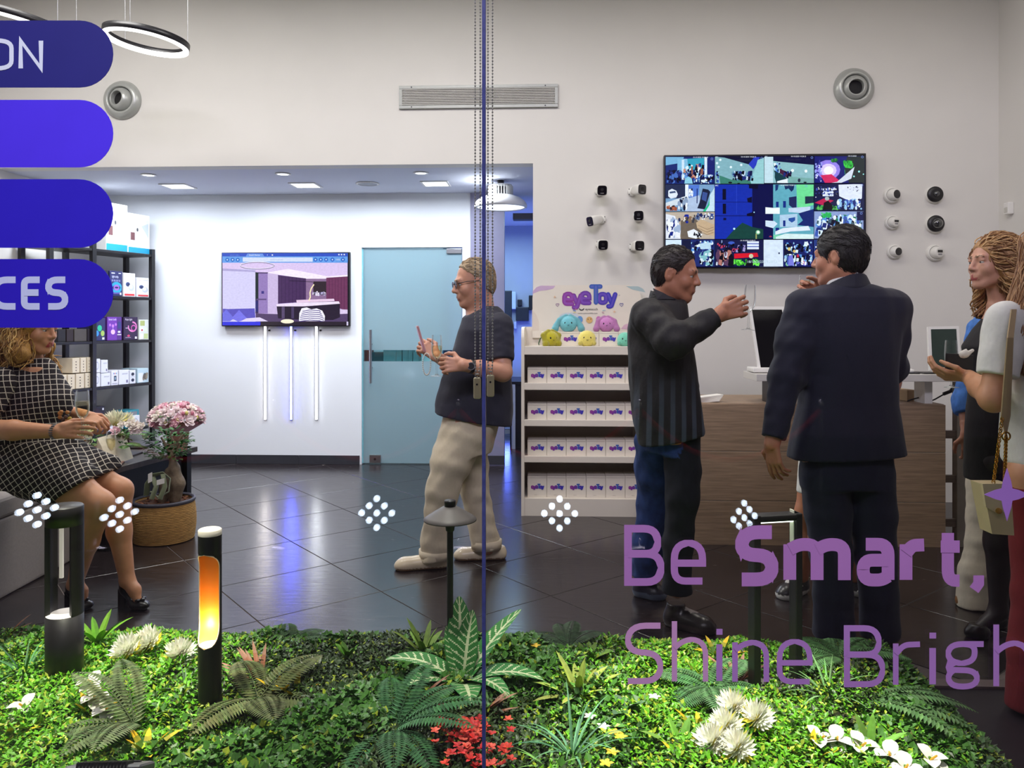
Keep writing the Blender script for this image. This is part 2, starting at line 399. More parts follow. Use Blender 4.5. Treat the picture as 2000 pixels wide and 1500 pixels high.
def surfnet(Fd, lo, h, Cd, relax):
    S_ = Fd < 0; nx, ny, nz = Fd.shape; c = np.zeros((nx - 1, ny - 1, nz - 1), np.uint8)
    off = [(a, b, d) for a in (0, 1) for b in (0, 1) for d in (0, 1)]
    for a, b, d in off: c += S_[a:nx - 1 + a, b:ny - 1 + b, d:nz - 1 + d]
    act = (c > 0) & (c < 8); idx = np.argwhere(act); vid = np.full(act.shape, -1, np.int32); vid[act] = np.arange(len(idx))
    val = np.stack([Fd[idx[:, 0] + a, idx[:, 1] + b, idx[:, 2] + d] for a, b, d in off], 1)
    acc = np.zeros((len(idx), 3)); cnt = np.zeros(len(idx)); o = np.array(off, float)
    for i in range(8):
        for j in range(i + 1, 8):
            if np.abs(o[i] - o[j]).sum() != 1: continue
            va, vb = val[:, i], val[:, j]; mk = (va < 0) != (vb < 0); t = np.where(mk, va / np.where(mk, va - vb, 1), 0)
            acc += np.where(mk[:, None], o[i] + t[:, None] * (o[j] - o[i]), 0); cnt += mk
    loc = acc / cnt[:, None]; v = lo + h * (idx + loc)
    ci = idx + np.round(loc).astype(int); col = Cd[ci[:, 0], ci[:, 1], ci[:, 2]]
    faces = []
    for axis in range(3):
        a1, a2 = (axis + 1) % 3, (axis + 2) % 3
        s0 = [slice(None)] * 3; s1 = [slice(None)] * 3; s0[axis] = slice(0, -1); s1[axis] = slice(1, None)
        A, B = S_[tuple(s0)], S_[tuple(s1)]; e = np.argwhere(A != B)
        e = e[(e[:, a1] > 0) & (e[:, a2] > 0) & (e[:, a1] < Fd.shape[a1] - 1) & (e[:, a2] < Fd.shape[a2] - 1)]
        inn = A[e[:, 0], e[:, 1], e[:, 2]]; q = []
        for d1, d2 in ((1, 1), (0, 1), (0, 0), (1, 0)):
            p = e.copy(); p[:, a1] -= d1; p[:, a2] -= d2; q.append(vid[p[:, 0], p[:, 1], p[:, 2]])
        q = np.stack(q, 1); q[~inn] = q[~inn][:, ::-1]; faces.append(q)
    fc = np.concatenate(faces); fc = fc[(fc >= 0).all(1)]
    for _ in range(relax):
        sm = np.zeros_like(v); ct = np.zeros(len(v))
        for i in range(4):
            for j in ((i + 1) % 4, (i + 3) % 4): np.add.at(sm, fc[:, i], v[fc[:, j]]); np.add.at(ct, fc[:, i], 1)
        v = .5 * v + .5 * sm / np.maximum(ct, 1)[:, None]
    return v, fc, col
def merge(parts):
    vs, fs, cs, n = [], [], [], 0
    for v, f, c in parts: vs.append(v); fs.append(f + n); cs.append(c); n += len(v)
    return np.concatenate(vs), np.concatenate(fs), np.concatenate(cs)
def sculpt(name, parts, h, m, pal, parent=None, relax=1, loc=None, **kw):
    """parts: a Sc or a list of (Sc, h) islands; pal: list of sRGB colours by id"""
    if isinstance(parts, Sc): parts = [(parts, h)]
    v, f, c = merge([s_.run(hh, relax) for s_, hh in parts])
    o = orgof(parent) if parent is not None else Vector(loc or (0, 0, 0))
    pl = np.array([lin(q) for q in pal], np.float32)
    ob = put(name, np_mesh(name, v - np.array(o), f, pl[np.minimum(c, len(pl) - 1)]), m, parent, **kw)
    if parent is None: ob.location = o; ORG[ob.name] = Vector(o)
    return ob
# ---------------------------------------------------------------- the setting
YM, YB, YG, ZC = 6.2, 7.6, 1.95, 2.65
XL, XR = -4.5, xY(1951, YM)
XJ = xY(1041, YM); XD0, XD1 = xY(706, YB), xY(903, YB); XBE = xY(919, YB)
m_wall = mat('wall_paint', (218, 215, 210), .75, noise=.015, ns=3, bump=.03, bs=180)
m_wallw = mat('white_paint', (226, 228, 232), .7, noise=.012, ns=3, bump=.02, bs=180)
m_ceil = mat('ceiling_paint', (205, 208, 222), .8, noise=.01, ns=3)
m_grout = mat('tile_grout', (118, 108, 104), .8, noise=.1, ns=60)
m_dark = mat('dark_tile', (50, 50, 56), .35, noise=.1, ns=30, bump=.05, bs=90)
m_blk = mat('black_plastic', (18, 18, 20), .4, noise=.08)
m_blkm = mat('black_metal', (30, 30, 33), .38, metal=.3, noise=.08)
m_white = mat('white_plastic', (228, 226, 222), .35, noise=.02)
m_steel = mat('brushed_steel', (170, 172, 174), .3, metal=1., noise=.05, stretch=(1, 1, 30))

def wall(name, lo, hi, m, **kw):
    mb = MB(); mb.b2(lo, hi); o = mb.build(name, m); o['kind'] = 'structure'; return o
def walls(name, boxes, m):
    mb = MB()
    for lo, hi in boxes: mb.b2(lo, hi)
    o = mb.build(name, m); o['kind'] = 'structure'; return o
walls('wall_main', [((XL, YM, ZC), (XJ, YM + .14, 4.3)), ((XJ, YM, 0), (XR + .2, YM + .14, 4.3))], m_wall)
walls('wall_back', [((XL, YB, 0), (XD0, YB + .12, ZC)), ((XD1, YB, 0), (XBE, YB + .12, ZC)), ((XD0, YB, zY(483, 800, YB)), (XD1, YB + .12, ZC))], m_wallw)
walls('wall_left', [((XL - .15, YG, 0), (XL, YB + .12, 4.3))], m_wall)
walls('wall_right', [((XR, YG + .1, 0), (XR + .2, YM, 4.3))], m_wall)
wall('ceiling_alcove', (XL, YM + .14, ZC), (1.6, 10.4, ZC + .1), m_ceil)
wall('ceiling', (XL - .15, YG - .1, 4.3), (XR + .2, YM + .14, 4.4), m_wall)

# floor: grout bed with one tile object per tile, laid diagonally
mb = MB(); mb.b2((XL, YG + .06, -.06), (XR, 10.4, -.004)); floor = mb.build('floor', m_grout); floor['kind'] = 'structure'
mt = bpy.data.materials.new('floor_tile'); mt.use_nodes = True; nt = mt.node_tree; N = nt.nodes; L = nt.links; b = N['Principled BSDF']
geo = N.new('ShaderNodeNewGeometry'); oi = N.new('ShaderNodeObjectInfo')
va = N.new('ShaderNodeVectorMath'); va.operation = 'ADD'; L.new(geo.outputs['Position'], va.inputs[0])
vs_ = N.new('ShaderNodeVectorMath'); vs_.operation = 'SCALE'; vs_.inputs['Scale'].default_value = 9.; cx = N.new('ShaderNodeCombineXYZ')
L.new(oi.outputs['Random'], cx.inputs[0]); L.new(oi.outputs['Random'], cx.inputs[1]); L.new(cx.outputs[0], vs_.inputs[0]); L.new(vs_.outputs[0], va.inputs[1])
mp = N.new('ShaderNodeMapping'); mp.inputs['Rotation'].default_value = (0, 0, R(-40)); mp.inputs['Scale'].default_value = (6, 40, 1); L.new(va.outputs[0], mp.inputs['Vector'])
n1 = N.new('ShaderNodeTexNoise'); n1.inputs['Scale'].default_value = 1.2; n1.inputs['Detail'].default_value = 4; L.new(mp.outputs[0], n1.inputs['Vector'])
cr = N.new('ShaderNodeValToRGB'); cr.color_ramp.elements[0].position = .3; cr.color_ramp.elements[0].color = (*lin((27, 21, 22)), 1)
cr.color_ramp.elements[1].position = .75; cr.color_ramp.elements[1].color = (*lin((42, 34, 35)), 1); L.new(n1.outputs['Fac'], cr.inputs[0]); L.new(cr.outputs[0], b.inputs['Base Color'])
mr = N.new('ShaderNodeMapRange'); mr.inputs['To Min'].default_value = .16; mr.inputs['To Max'].default_value = .32; L.new(n1.outputs['Fac'], mr.inputs['Value']); L.new(mr.outputs[0], b.inputs['Roughness'])
b.inputs['Specular IOR Level'].default_value = .72; b.inputs['IOR'].default_value = 1.58
bp = N.new('ShaderNodeBump'); bp.inputs['Strength'].default_value = .12; bp.inputs['Distance'].default_value = .004; L.new(n1.outputs['Fac'], bp.inputs['Height']); L.new(bp.outputs[0], b.inputs['Normal'])
ta = R(40.6); ub = Vector((math.cos(ta), math.sin(ta), 0)); ua = Vector((-math.sin(ta), math.cos(ta), 0))   # rows run along ub, joints every .648 across ... 
SX, SY, GAP = .648, .59, .005
tb = MB(); tb.box((0, 0, -.004), (SX - GAP, SY - GAP, .008), bev=.0012, seg=1); tme = tb.mesh('tile'); tme.materials.append(mt)
# joints of family A sit at dot(p, nA) = -.67 - .648 k (nA = -ub rotated), of family B at dot(p, nB) = 4.19 + .59 k
nA = Vector((-math.sin(R(130.7)), math.cos(R(130.7)), 0)); nB = Vector((-math.sin(R(40.6)), math.cos(R(40.6)), 0))
first = True
for i in range(-16, 17):
    for j in range(-14, 15):
        a = -.67 - .648 * (i + .5); bb = 4.19 + .59 * (j + .5)
        c = nA * a + nB * bb
        if not (XL + .1 < c.x < XR - .1 and 2.5 < c.y < 9.8): continue
        if c.y < 3.0 and c.x < 1.0: continue
        if c.y > 7.9 and not (-1.9 < c.x < 1.2): continue
        if c.y < 3.3 and c.x > 1.0 and c.y < 3.25: continue
        o = bpy.data.objects.new('tile', tme); COL.objects.link(o); o.parent = floor; o.location = c
        o.rotation_euler = (0, 0, math.atan2(nA.y, nA.x))
# entrance strip at the front right
wall('trim_1', (1.42, 3.04, -.004), (XR, 3.10, .012), mat('threshold', (120, 105, 105), .4, noise=.05))
mb = MB(); mb.b2((1.42, YG + .06, -.004), (XR, 3.04, .002)); o = mb.build('floor_entrance', mat('entrance_floor', (36, 28, 36), .45, noise=.12, ns=25)); o['kind'] = 'structure'
mb = MB(); mb.b2((-8, -6, -.12), (8, YG - .05, -.02)); o = mb.build('ground', mat('pavement', (60, 56, 58), .8, noise=.12)); o['kind'] = 'structure'

# baseboard of dark tiles
bb = thing('baseboard_back', None, None, (0, 0, 0)); bb['kind'] = 'structure'
edges = [XL, xY(225, YB), xY(343, YB), xY(462, YB), xY(584, YB), xY(703, YB)]
for x0, x1 in zip(edges, edges[1:]):
    mb = MB(); mb.b2((x0 + .002, YB - .014, 0), (x1 - .002, YB, .088), bev=.002); mb.build('tile', m_dark, bb)

# room behind the frosted door, and the dim corridor beside it
walls('wall_office', [((-2.6, 10.2, 0), (-1.02, 10.3, ZC)), ((-2.7, YB + .12, 0), (-2.6, 10.3, ZC))], m_wallw)
m_pillar = mat('lilac_panel', (126, 124, 150), .5, noise=.03)
walls('wall_partition', [((XBE, YB - .02, 0), (xY(985, YB), YB + .10, ZC)), ((-1.02, YB + .12, 0), (-.92, 10.2, ZC))], m_pillar)
walls('wall_corridor', [((-.92, 10.2, 0), (1.5, 10.3, ZC)), ((XJ + .75, YM + .14, 0), (XJ + .85, 10.3, ZC))], mat('corridor_paint', (170, 178, 205), .7, noise=.02))
wall('trim_2', (XBE + .0, YB - .035, .02), (xY(985, YB), YB - .02, .10), m_dark)
wall('beam_corridor', (xY(1000, YB), YB + .2, 2.42), (XJ + .7, YB + .34, 2.48), mat('dark_beam', (52, 52, 70), .6))

# ---------------------------------------------------------------- alcove ceiling fittings
m_led = mat('led_diffuser', (255, 255, 255), .4, emit=(244, 248, 255), es=5.0)
m_ledw = mat('led_warm', (255, 255, 255), .4, emit=(255, 250, 246), es=3.2)
def onC(px, py): return onZ(px, py, ZC)
names = ['leftmost', 'middle', 'right-hand']
for i, (px, py) in enumerate(((290, 341), (553, 339), (822, 337))):
    c = onC(px, py); t = thing('round_downlight', 'small round glowing spotlight in the alcove ceiling, ' + ['first from the shelving side', 'above the left screen', 'above the frosted door'][i], 'ceiling light', c, 'round spots in the alcove ceiling')
    MB().lathe([(.045, -.001), (.062, -.001), (.066, -.006), (.048, -.010), (.045, -.004)], c, 24).build('trim_ring', m_white, t)
    MB().cyl(c + V(0, 0, -.006), c + V(0, 0, -.001), .046, n=24).build('lens', m_led, t)
for i, (px, py) in enumerate(((348, 363), (597, 361), (851, 358))):
    c = onC(px, py); t = thing('panel_downlight', 'square glowing panel light in the alcove ceiling, ' + ['nearest the shelving', 'above the smaller screen', 'above the frosted door'][i], 'ceiling light', c, 'square panels in the alcove ceiling')
    f = MB()
    for dx, dy, sx, sy in ((0, .115, .25, .02), (0, -.115, .25, .02), (.115, 0, .02, .21), (-.115, 0, .02, .21)): f.box(c + V(dx, dy, -.005), (sx, sy, .01), bev=.002)
    f.build('frame', m_white, t); MB().box(c + V(0, 0, -.004), (.21, .21, .006)).build('diffuser', m_led, t)
c = onC(718, 358); t = thing('ceiling_speaker', 'round white speaker grille in the alcove ceiling between the panel lights', 'speaker', c)
MB().lathe([(.085, -.001), (.105, -.001), (.108, -.007), (.088, -.010)], c, 28).build('rim', m_white, t)
MB().cyl(c + V(0, 0, -.008), c + V(0, 0, -.002), .087, n=28).build('grille', mat('speaker_mesh', (150, 152, 160), .6, noise=.3, ns=300), t)

# big round industrial lamp at the corridor mouth
c = P(978, 376, 6.95); c.z = ZC; t = thing('round_high_bay_lamp', 'large white round lamp with finned heat sink hanging in the corridor mouth', 'lamp', c)
MB().lathe([(0, 0), (.03, 0), (.03, -.03), (.0, -.03)], c, 16).build('mount', m_blk, t)
zt = 2.61
MB().lathe([(0, zt), (.10, zt), (.105, zt - .012), (.095, zt - .02)], (c.x, c.y, 0), 32).build('cap', m_white, t)
for k in range(26):
    q = 2 * math.pi * k / 26; p = V(c.x + .098 * math.cos(q), c.y + .098 * math.sin(q), zt - .055)
    MB().box(p, (.024, .007, .09), q, bev=.002, seg=1).build('fin', m_white, t)
MB().lathe([(.0, zt - .02), (.07, zt - .02), (.07, zt - .09), (0, zt - .09)], (c.x, c.y, 0), 24).build('core', m_blkm, t)
MB().lathe([(.085, zt - .09), (.12, zt - .095), (.175, zt - .115), (.215, zt - .145), (.228, zt - .165), (.235, zt - .185), (.232, zt - .20), (.218, zt - .205), (.205, zt - .19)], (c.x, c.y, 0), 48).build('shade', m_white, t)
MB().lathe([(.0, zt - .203), (.14, zt - .202), (.214, zt - .195), (.214, zt - .188)], (c.x, c.y, 0), 48).build('diffuser', mat('bay_led', (255, 255, 255), .4, emit=(225, 235, 255), es=2.6), t)

# ---------------------------------------------------------------- ring pendants at the top left
def ring_lamp(px, py, d, rad, wires, label, tilt):
    c = P(px, py, d); t = thing('ring_pendant', label, 'pendant lamp', c, 'hanging ring lamps')
    rot = Matrix.Rotation(tilt, 3, 'Y')
    MB().lathe([(rad - .03, -.0), (rad - .03, .028), (rad, .028), (rad, -.010), (rad - .004, -.012)], c, 96, rot).build('ring_body', m_blkm, t)
    MB().lathe([(rad - .004, -.012), (rad - .004, -.024), (rad - .034, -.024), (rad - .034, .002), (rad - .03, .002)], c, 96, rot).build('light_strip', m_ledw, t)
    for q in wires:
        p = c + rot @ V((rad - .015) * math.cos(q), (rad - .015) * math.sin(q), .028)
        MB().cyl(p, (p.x, p.y, 4.3), .0022, n=6).build('wire', m_steel, t)
ring_lamp(286, 79, 5.2, .268, (R(20), R(150), R(275)), 'black ring pendant with glowing white underside, hanging beside the uppermost blue pill sign', R(7))
ring_lamp(-34, 62, 5.0, .56, (R(15), R(-8), R(120), R(240)), 'larger black ring pendant at the upper left corner, mostly behind the pill sign', R(3))

# ---------------------------------------------------------------- wall grille and round air nozzles
x0, x1 = xY(780, YM), xY(1090, YM); z1, z0 = zY(167, 935, YM), zY(212, 935, YM)
t = thing('air_grille', 'long grey slotted air grille high on the main wall', 'vent', ((x0 + x1) / 2, YM, z0))
m_grl = mat('grille_grey', (168, 170, 166), .45, metal=.2, noise=.04)
fw = .026
MB().b2((x0 + .01, YM - .004, z0 + .01), (x1 - .01, YM - .001, z1 - .01)).build('backing', m_blk, t)
for lo, hi in (((x0, z0), (x1, z0 + fw)), ((x0, z1 - fw), (x1, z1)), ((x0, z0 + fw), (x0 + fw, z1 - fw)), ((x1 - fw, z0 + fw), (x1, z1 - fw))):
    MB().b2((lo[0], YM - .022, lo[1]), (hi[0], YM, hi[1]), bev=.003).build('frame', m_grl, t)
ns_ = 10
for k in range(ns_):
    z = z0 + fw + (k + .5) * (z1 - z0 - 2 * fw) / ns_
    MB().box(((x0 + x1) / 2, YM - .014, z), (x1 - x0 - 2 * fw, .016, .0045), rot=Matrix.Rotation(R(-18), 3, 'X')).build('slat', m_white, t)
for fx in (.02, .33, .66, .98):
    MB().box((x0 + fw + (x1 - x0 - 2 * fw) * fx, YM - .008, (z0 + z1) / 2), (.004, .01, z1 - z0 - 2 * fw)).build('mullion', m_grl, t)
for fx in (.08, .92):
    for z in (z0 + fw / 2, z1 - fw / 2):
        MB().cyl((x0 + (x1 - x0) * fx, YM - .025, z), (x0 + (x1 - x0) * fx, YM - .02, z), .005, n=8).build('screw', m_blkm, t)
rx90 = Matrix.Rotation(R(90), 3, 'X')   # lathe axis z -> -y (towards the window)
m_noz = mat('nozzle_grey', (172, 174, 170), .3, metal=.25, noise=.03)
def nozzle(px, py, yaw, pitch, label):
    c = onY(px, py, YM); t = thing('air_nozzle', label, 'vent', c, 'round air nozzles')
    MB().lathe([(.155, 0), (.157, .008), (.145, .03), (.118, .05), (.105, .052), (.100, .045), (.098, .02), (.10, .005)], c, 48, rx90).build('flange', m_noz, t)
    rr = Matrix.Rotation(yaw, 3, 'Z') @ Matrix.Rotation(pitch, 3, 'X') @ rx90
    MB().lathe([(.098, -.0), (.096, .03), (.085, .055), (.066, .072), (.058, .074), (.056, .066), (.056, .01)], c, 40, rr).build('ball', m_noz, t)
    MB().lathe([(.057, .03), (.0, .03)], c, 24, rr).build('opening', mat('nozzle_dark', (12, 12, 14), .7), t)
nozzle(240, 196, R(-16), R(-4), 'round grey air nozzle on the wall beside the blue pill signs')
nozzle(1667, 173, R(-3), R(4), 'round grey air nozzle on the wall above the large camera-feed screen')

# ---------------------------------------------------------------- frosted glass door
z_t, z_b = zY(484, 800, YB), zY(906, 800, YB)
m_fro = bpy.data.materials.new('frosted_glass'); m_fro.use_nodes = True; nt = m_fro.node_tree; N = nt.nodes; L = nt.links
N.remove(N['Principled BSDF']); df = N.new('ShaderNodeBsdfDiffuse'); df.inputs[0].default_value = (*lin((176, 202, 210)), 1)
tl = N.new('ShaderNodeBsdfTranslucent'); tl.inputs[0].default_value = (*lin((196, 224, 232)), 1); ms = N.new('ShaderNodeMixShader'); ms.inputs[0].default_value = .55
L.new(df.outputs[0], ms.inputs[1]); L.new(tl.outputs[0], ms.inputs[2]); gl = N.new('ShaderNodeBsdfGlossy'); gl.inputs['Roughness'].default_value = .08
nzz = N.new('ShaderNodeTexNoise'); nzz.inputs['Scale'].default_value = 400; bpp = N.new('ShaderNodeBump'); bpp.inputs['Strength'].default_value = .02; L.new(nzz.outputs['Fac'], bpp.inputs['Height']); L.new(bpp.outputs[0], df.inputs['Normal'])
fr = N.new('ShaderNodeFresnel'); m2 = N.new('ShaderNodeMixShader'); L.new(fr.outputs[0], m2.inputs[0]); L.new(ms.outputs[0], m2.inputs[1]); L.new(gl.outputs[0], m2.inputs[2]); L.new(m2.outputs[0], N['Material Output'].inputs[0])
m_clear = glassmat('clear_glass_teal', (.72, .90, .92))
door = thing('door_1', None, None, (XD0, YB, 0)); door['kind'] = 'structure'
zb0, zb1 = zY(706, 800, YB), zY(684, 800, YB); yd = YB + .03
MB().b2((XD0 + .012, yd, z_b), (XD1 - .008, yd + .01, zb0)).build('frosted_pane', m_fro, door)
MB().b2((XD0 + .012, yd, zb1), (XD1 - .008, yd + .01, z_t - .01)).build('frosted_pane', m_fro, door)
MB().b2((XD0 + .012, yd, zb0), (XD1 - .008, yd + .01, zb1)).build('clear_band', m_clear, door)
MB().b2((XD0, yd - .004, z_b), (XD0 + .012, yd + .012, z_t)).build('glass_edge', mat('glass_edge', (120, 185, 195), .2), door)
MB().b2((xY(872, YB), yd - .02, zY(495, 880, YB)), (XD1 - .008, yd + .03, z_t - .008), bev=.003).build('top_patch', m_steel, door)
lk = MB().b2((xY(721, YB), yd - .02, zY(905, 730, YB)), (xY(743, YB), yd + .03, zY(889, 730, YB)), bev=.003).build('floor_lock', m_steel, door)
MB().cyl((xY(732, YB), yd - .028, zY(897, 730, YB)), (xY(732, YB), yd - .018, zY(897, 730, YB)), .012, n=16).build('lock_cylinder', m_blkm, lk)
hx = xY(725, YB); hnd = MB().cyl((hx, yd - .06, zY(748, 725, YB)), (hx, yd - .06, zY(644, 725, YB)), .014, n=16).build('pull_handle', m_steel, door)
for py in (672, 718): MB().cyl((hx, yd - .06, zY(py, 725, YB)), (hx, yd, zY(py, 725, YB)), .008, n=10).build('standoff', m_steel, hnd)
for k in range(7): 
    z = zb0 + (k + .5) * (zb1 - zb0) / 7
    MB().b2((xY(712, YB), yd - .003, z - .004), (xY(715, YB), yd - .001, z + .004)).build('edge_mark', m_blk, door)
# desk shelf with files seen through the clear strip of the door
oc = P(800, 706, 9.9); t = thing('office_shelf', 'shelf of files and folders seen through the clear strip of the frosted door', 'shelf', (oc.x, 9.8, 0))
MB().b2((-2.4, 9.75, oc.z - .03), (-1.05, 10.19, oc.z)).build('board', m_white, t)
MB().b2((-2.4, 10.1, 0), (-1.05, 10.19, oc.z - .03)).build('back', m_white, t)
rnd = random.Random(4); x = -2.3
OR16 = 'first second third fourth fifth sixth seventh eighth ninth tenth eleventh twelfth thirteenth fourteenth fifteenth sixteenth'.split()
for k in range(16):
    if x > -1.2: break
    w = rnd.choice((.05, .07, .10, .16)); h = rnd.uniform(.08, .3)
    o = MB().b2((x, 9.82, oc.z), (x + w, 10.05, oc.z + h), col=rnd.choice(((60, 80, 84), (190, 200, 205), (120, 150, 150), (40, 50, 54), (225, 228, 228), (150, 60, 50)))).build('file_folder', mat('painted', attr=True, rough=.5), None)
    tag(o, 'office folder, %s from the handle side, seen through the clear strip of the frosted door' % OR16[k], 'folder', 'folders behind the frosted door'); x += w + rnd.choice((.004, .01, .06))
# things in the corridor
zt_ = .74
t = thing('corridor_desk', 'dark desk in the blue-lit corridor behind the toy display', 'desk', (.25, 8.6, 0))
MB().b2((-.42, 8.6, zt_ - .03), (.35, 9.4, zt_)).build('top', m_blkm, t)
MB().b2((-.4, 8.65, 0), (.3, 8.7, zt_ - .03)).build('front_panel', m_blk, t)
c0 = P(989, 905, 7.3)
MB().cyl((-.36, 8.62, 0), (-.36, 8.62, .71), .022, n=12).build('leg', m_white, t)
for i, (xa, ya, xb, yb_, col, lab) in enumerate(((985, 568, 1000, 672, (40, 44, 58), 'tall dark device mounted on the blue corridor wall'), (1000, 570, 1008, 604, (200, 215, 235), 'narrow pale device beside the tall dark one on the corridor wall'),
        (1011, 585, 1020, 598, (22, 24, 34), 'small dark square unit high on the blue corridor wall'), (1008, 600, 1033, 627, (30, 34, 46), 'open dark control box on the blue corridor wall'),
        (1033, 577, 1043, 606, (14, 16, 24), 'black panel on the corridor wall beside the toy display header'), (1004, 628, 1009, 642, (190, 200, 235), 'small pale tag hanging under the corridor control box'))):
    a_ = onY(xa, yb_, 10.2); b_ = onY(xb, ya, 10.2)
    mbb = MB().b2((a_.x, 10.13, a_.z), (b_.x, 10.2, b_.z), col=col, bev=.01)
    o = mbb.build('wall_device', mat('painted', attr=True, rough=.5)); tag(o, lab, 'device', 'devices on the corridor wall')
# ---------------------------------------------------------------- screens
m_scr = bpy.data.materials.new('screen_picture'); m_scr.use_nodes = True; nt = m_scr.node_tree; N = nt.nodes; L = nt.links; b = N['Principled BSDF']
b.inputs['Base Color'].default_value = (.004, .004, .005, 1); b.inputs['Roughness'].default_value = .12
at = N.new('ShaderNodeAttribute'); at.attribute_name = 'Col'; nzs = N.new('ShaderNodeTexNoise'); nzs.inputs['Scale'].default_value = 55; nzs.inputs['Detail'].default_value = 4
mrs = N.new('ShaderNodeMapRange'); mrs.inputs['From Min'].default_value = .3; mrs.inputs['From Max'].default_value = .7; mrs.inputs['To Min'].default_value = .92; mrs.inputs['To Max'].default_value = 1.08
L.new(nzs.outputs['Fac'], mrs.inputs['Value']); mxs = N.new('ShaderNodeMix'); mxs.data_type = 'RGBA'; mxs.blend_type = 'MULTIPLY'; mxs.inputs['Factor'].default_value = 1
L.new(at.outputs['Color'], mxs.inputs['A']); L.new(mrs.outputs[0], mxs.inputs['B']); L.new(mxs.outputs['Result'], b.inputs['Emission Color']); b.inputs['Emission Strength'].default_value = 1.15
m_print = mat('print', attr=True, rough=.55, noise=.02)

class Pic:
    """flat picture drawn from coloured shapes, later shapes 0.1 mm in front of earlier ones"""
    def __init__(s, to3): s.mb = MB(); s.k = 0; s.t = to3          # to3(x, y, k)
    def p(s, pts, col): s.k += 1; s.mb.poly([s.t(x, y, s.k) for x, y in pts], col); return s
    def r(s, x0, y0, x1, y1, col): return s.p([(x0, y1), (x1, y1), (x1, y0), (x0, y0)], col)
    def e(s, cx, cy, rx, ry, col, n=14): return s.p([(cx + rx * math.cos(2 * math.pi * i / n), cy + ry * math.sin(2 * math.pi * i / n)) for i in range(n)], col)
    def ln(s, pts, w, col):
        s.k += 1
        ribbon(s.mb, [Vector(q) for q in pts], w, lambda v: s.t(v.x, v.y, s.k), col); return s
    def spk(s, x0, y0, x1, y1, n, pal, a, b_, rnd, asp=1.):
        for _ in range(n):
            w = rnd.uniform(a, b_) / 2; h = w * rnd.uniform(.7, 1.8) * asp
            x = rnd.uniform(x0 + w, x1 - w); y = rnd.uniform(y0 + min(h, (y1 - y0) / 2), y1 - min(h, (y1 - y0) / 2)); h = min(h, (y1 - y0) / 2)
            if rnd.random() < .5: s.e(x, y, w, h, rnd.choice(pal), 8)
            else: s.p([(x - w, y + h * .7), (x + w * .6, y + h), (x + w, y - h * .8), (x - w * .5, y - h)], rnd.choice(pal))
        return s
    def txt(s, st, x, y, h, col, align='LEFT'):
        s.k += 1; text_mb(s.mb, st, (0, 0), h, lambda v: s.t(x + v.x, y - v.y, s.k), col, align=align); return s
    def ring(s, cx, cy, rx, ry, w, col, a0=0, a1=360): return s.ln([(cx + rx * math.cos(R(a)), cy + ry * math.sin(R(a))) for a in range(a0, a1 + 1, 15)], w, col)

# --- the smaller screen on the white wall: a browser window with a picture of a living room
ys = YB - .055
tv = thing('wall_screen', 'smaller wall-mounted flat screen showing a browser page with a purple-lit living room', 'screen', ((xY(433, ys) + xY(683, ys)) / 2, YB, zY(637, 558, ys)))
a_ = onY(432.5, 637.5, ys); b_ = onY(683.5, 492, ys)
MB().b2((a_.x, ys, a_.z), (b_.x, YB - .012, b_.z), bev=.006).build('housing', m_blk, tv)
MB().b2((a_.x + .25, YB - .013, a_.z + .15), (b_.x - .25, YB, b_.z - .15)).build('wall_bracket', m_blkm, tv)
q = lambda x, y, k: onY(400 + x / 3.077, 300 + y / 3.077, ys - .0004 - .00008 * k)
pc = Pic(q)
pc.r(104, 597, 866, 1033, (20, 20, 26)).r(104, 598, 860, 656, (70, 110, 214)).r(106, 598, 858, 618, (52, 84, 196)).p([(246, 618), (256, 601), (348, 601), (358, 618)], (110, 150, 230))
pc.txt('Smart Home', 266, 614, 9, (235, 240, 250)).txt('OPLO Office', 150, 614, 8, (110, 150, 220)).txt('+', 372, 614, 10, (240, 240, 250)).r(402, 606, 410, 613, (235, 240, 250))
for x in (806, 822, 838): pc.r(x - 4, 603, x + 4, 611, (230, 236, 250))
pc.r(106, 618, 858, 656, (104, 160, 232)).r(228, 624, 648, 650, (214, 224, 248)).txt('www.smarthome', 392, 641, 8, (150, 170, 210))
for x in (135, 167, 198): pc.e(x, 638, 12, 12, (40, 110, 200))
for x in (135, 167, 198): pc.r(x - 4, 634, x + 4, 642, (200, 225, 255))
for x in (665, 697, 729, 767, 830): pc.e(x, 637, 12, 12, (46, 104, 200)).r(x - 4, 633, x + 4, 641, (190, 215, 250))
pc.txt('100%', 786, 641, 9, (220, 232, 250))
pc.r(106, 656, 858, 1012, (196, 168, 226)).p([(106, 656), (858, 656), (858, 742), (740, 748), (620, 752), (380, 716), (106, 690)], (222, 200, 240))
pc.p([(370, 716), (500, 692), (740, 738), (858, 728), (858, 742), (720, 752), (600, 752)], (250, 236, 252))
pc.r(108, 694, 304, 1010, (214, 208, 246)).p([(106, 690), (304, 702), (304, 712), (106, 704)], (176, 166, 214)).ring(316, 674, 102, 20, 5, (110, 100, 140)).ring(316, 671, 102, 20, 4, (240, 232, 250))
pc.r(304, 714, 380, 960, (60, 44, 84)).p([(304, 712), (322, 716), (322, 880), (304, 876)], (22, 40, 40)).r(322, 720, 378, 960, (150, 124, 186)).r(340, 826, 356, 842, (60, 50, 130)).r(310, 872, 370, 880, (92, 72, 122)).r(304, 885, 320, 950, (40, 40, 110))
pc.p([(378, 716), (440, 728), (440, 965), (378, 968)], (206, 186, 226))
pc.p([(440, 730), (608, 750), (608, 890), (440, 902)], (74, 48, 92))
for x in range(462, 606, 22): pc.ln([(x, 733 + (x - 440) * .11), (x, 898)], 2, (52, 32, 70))
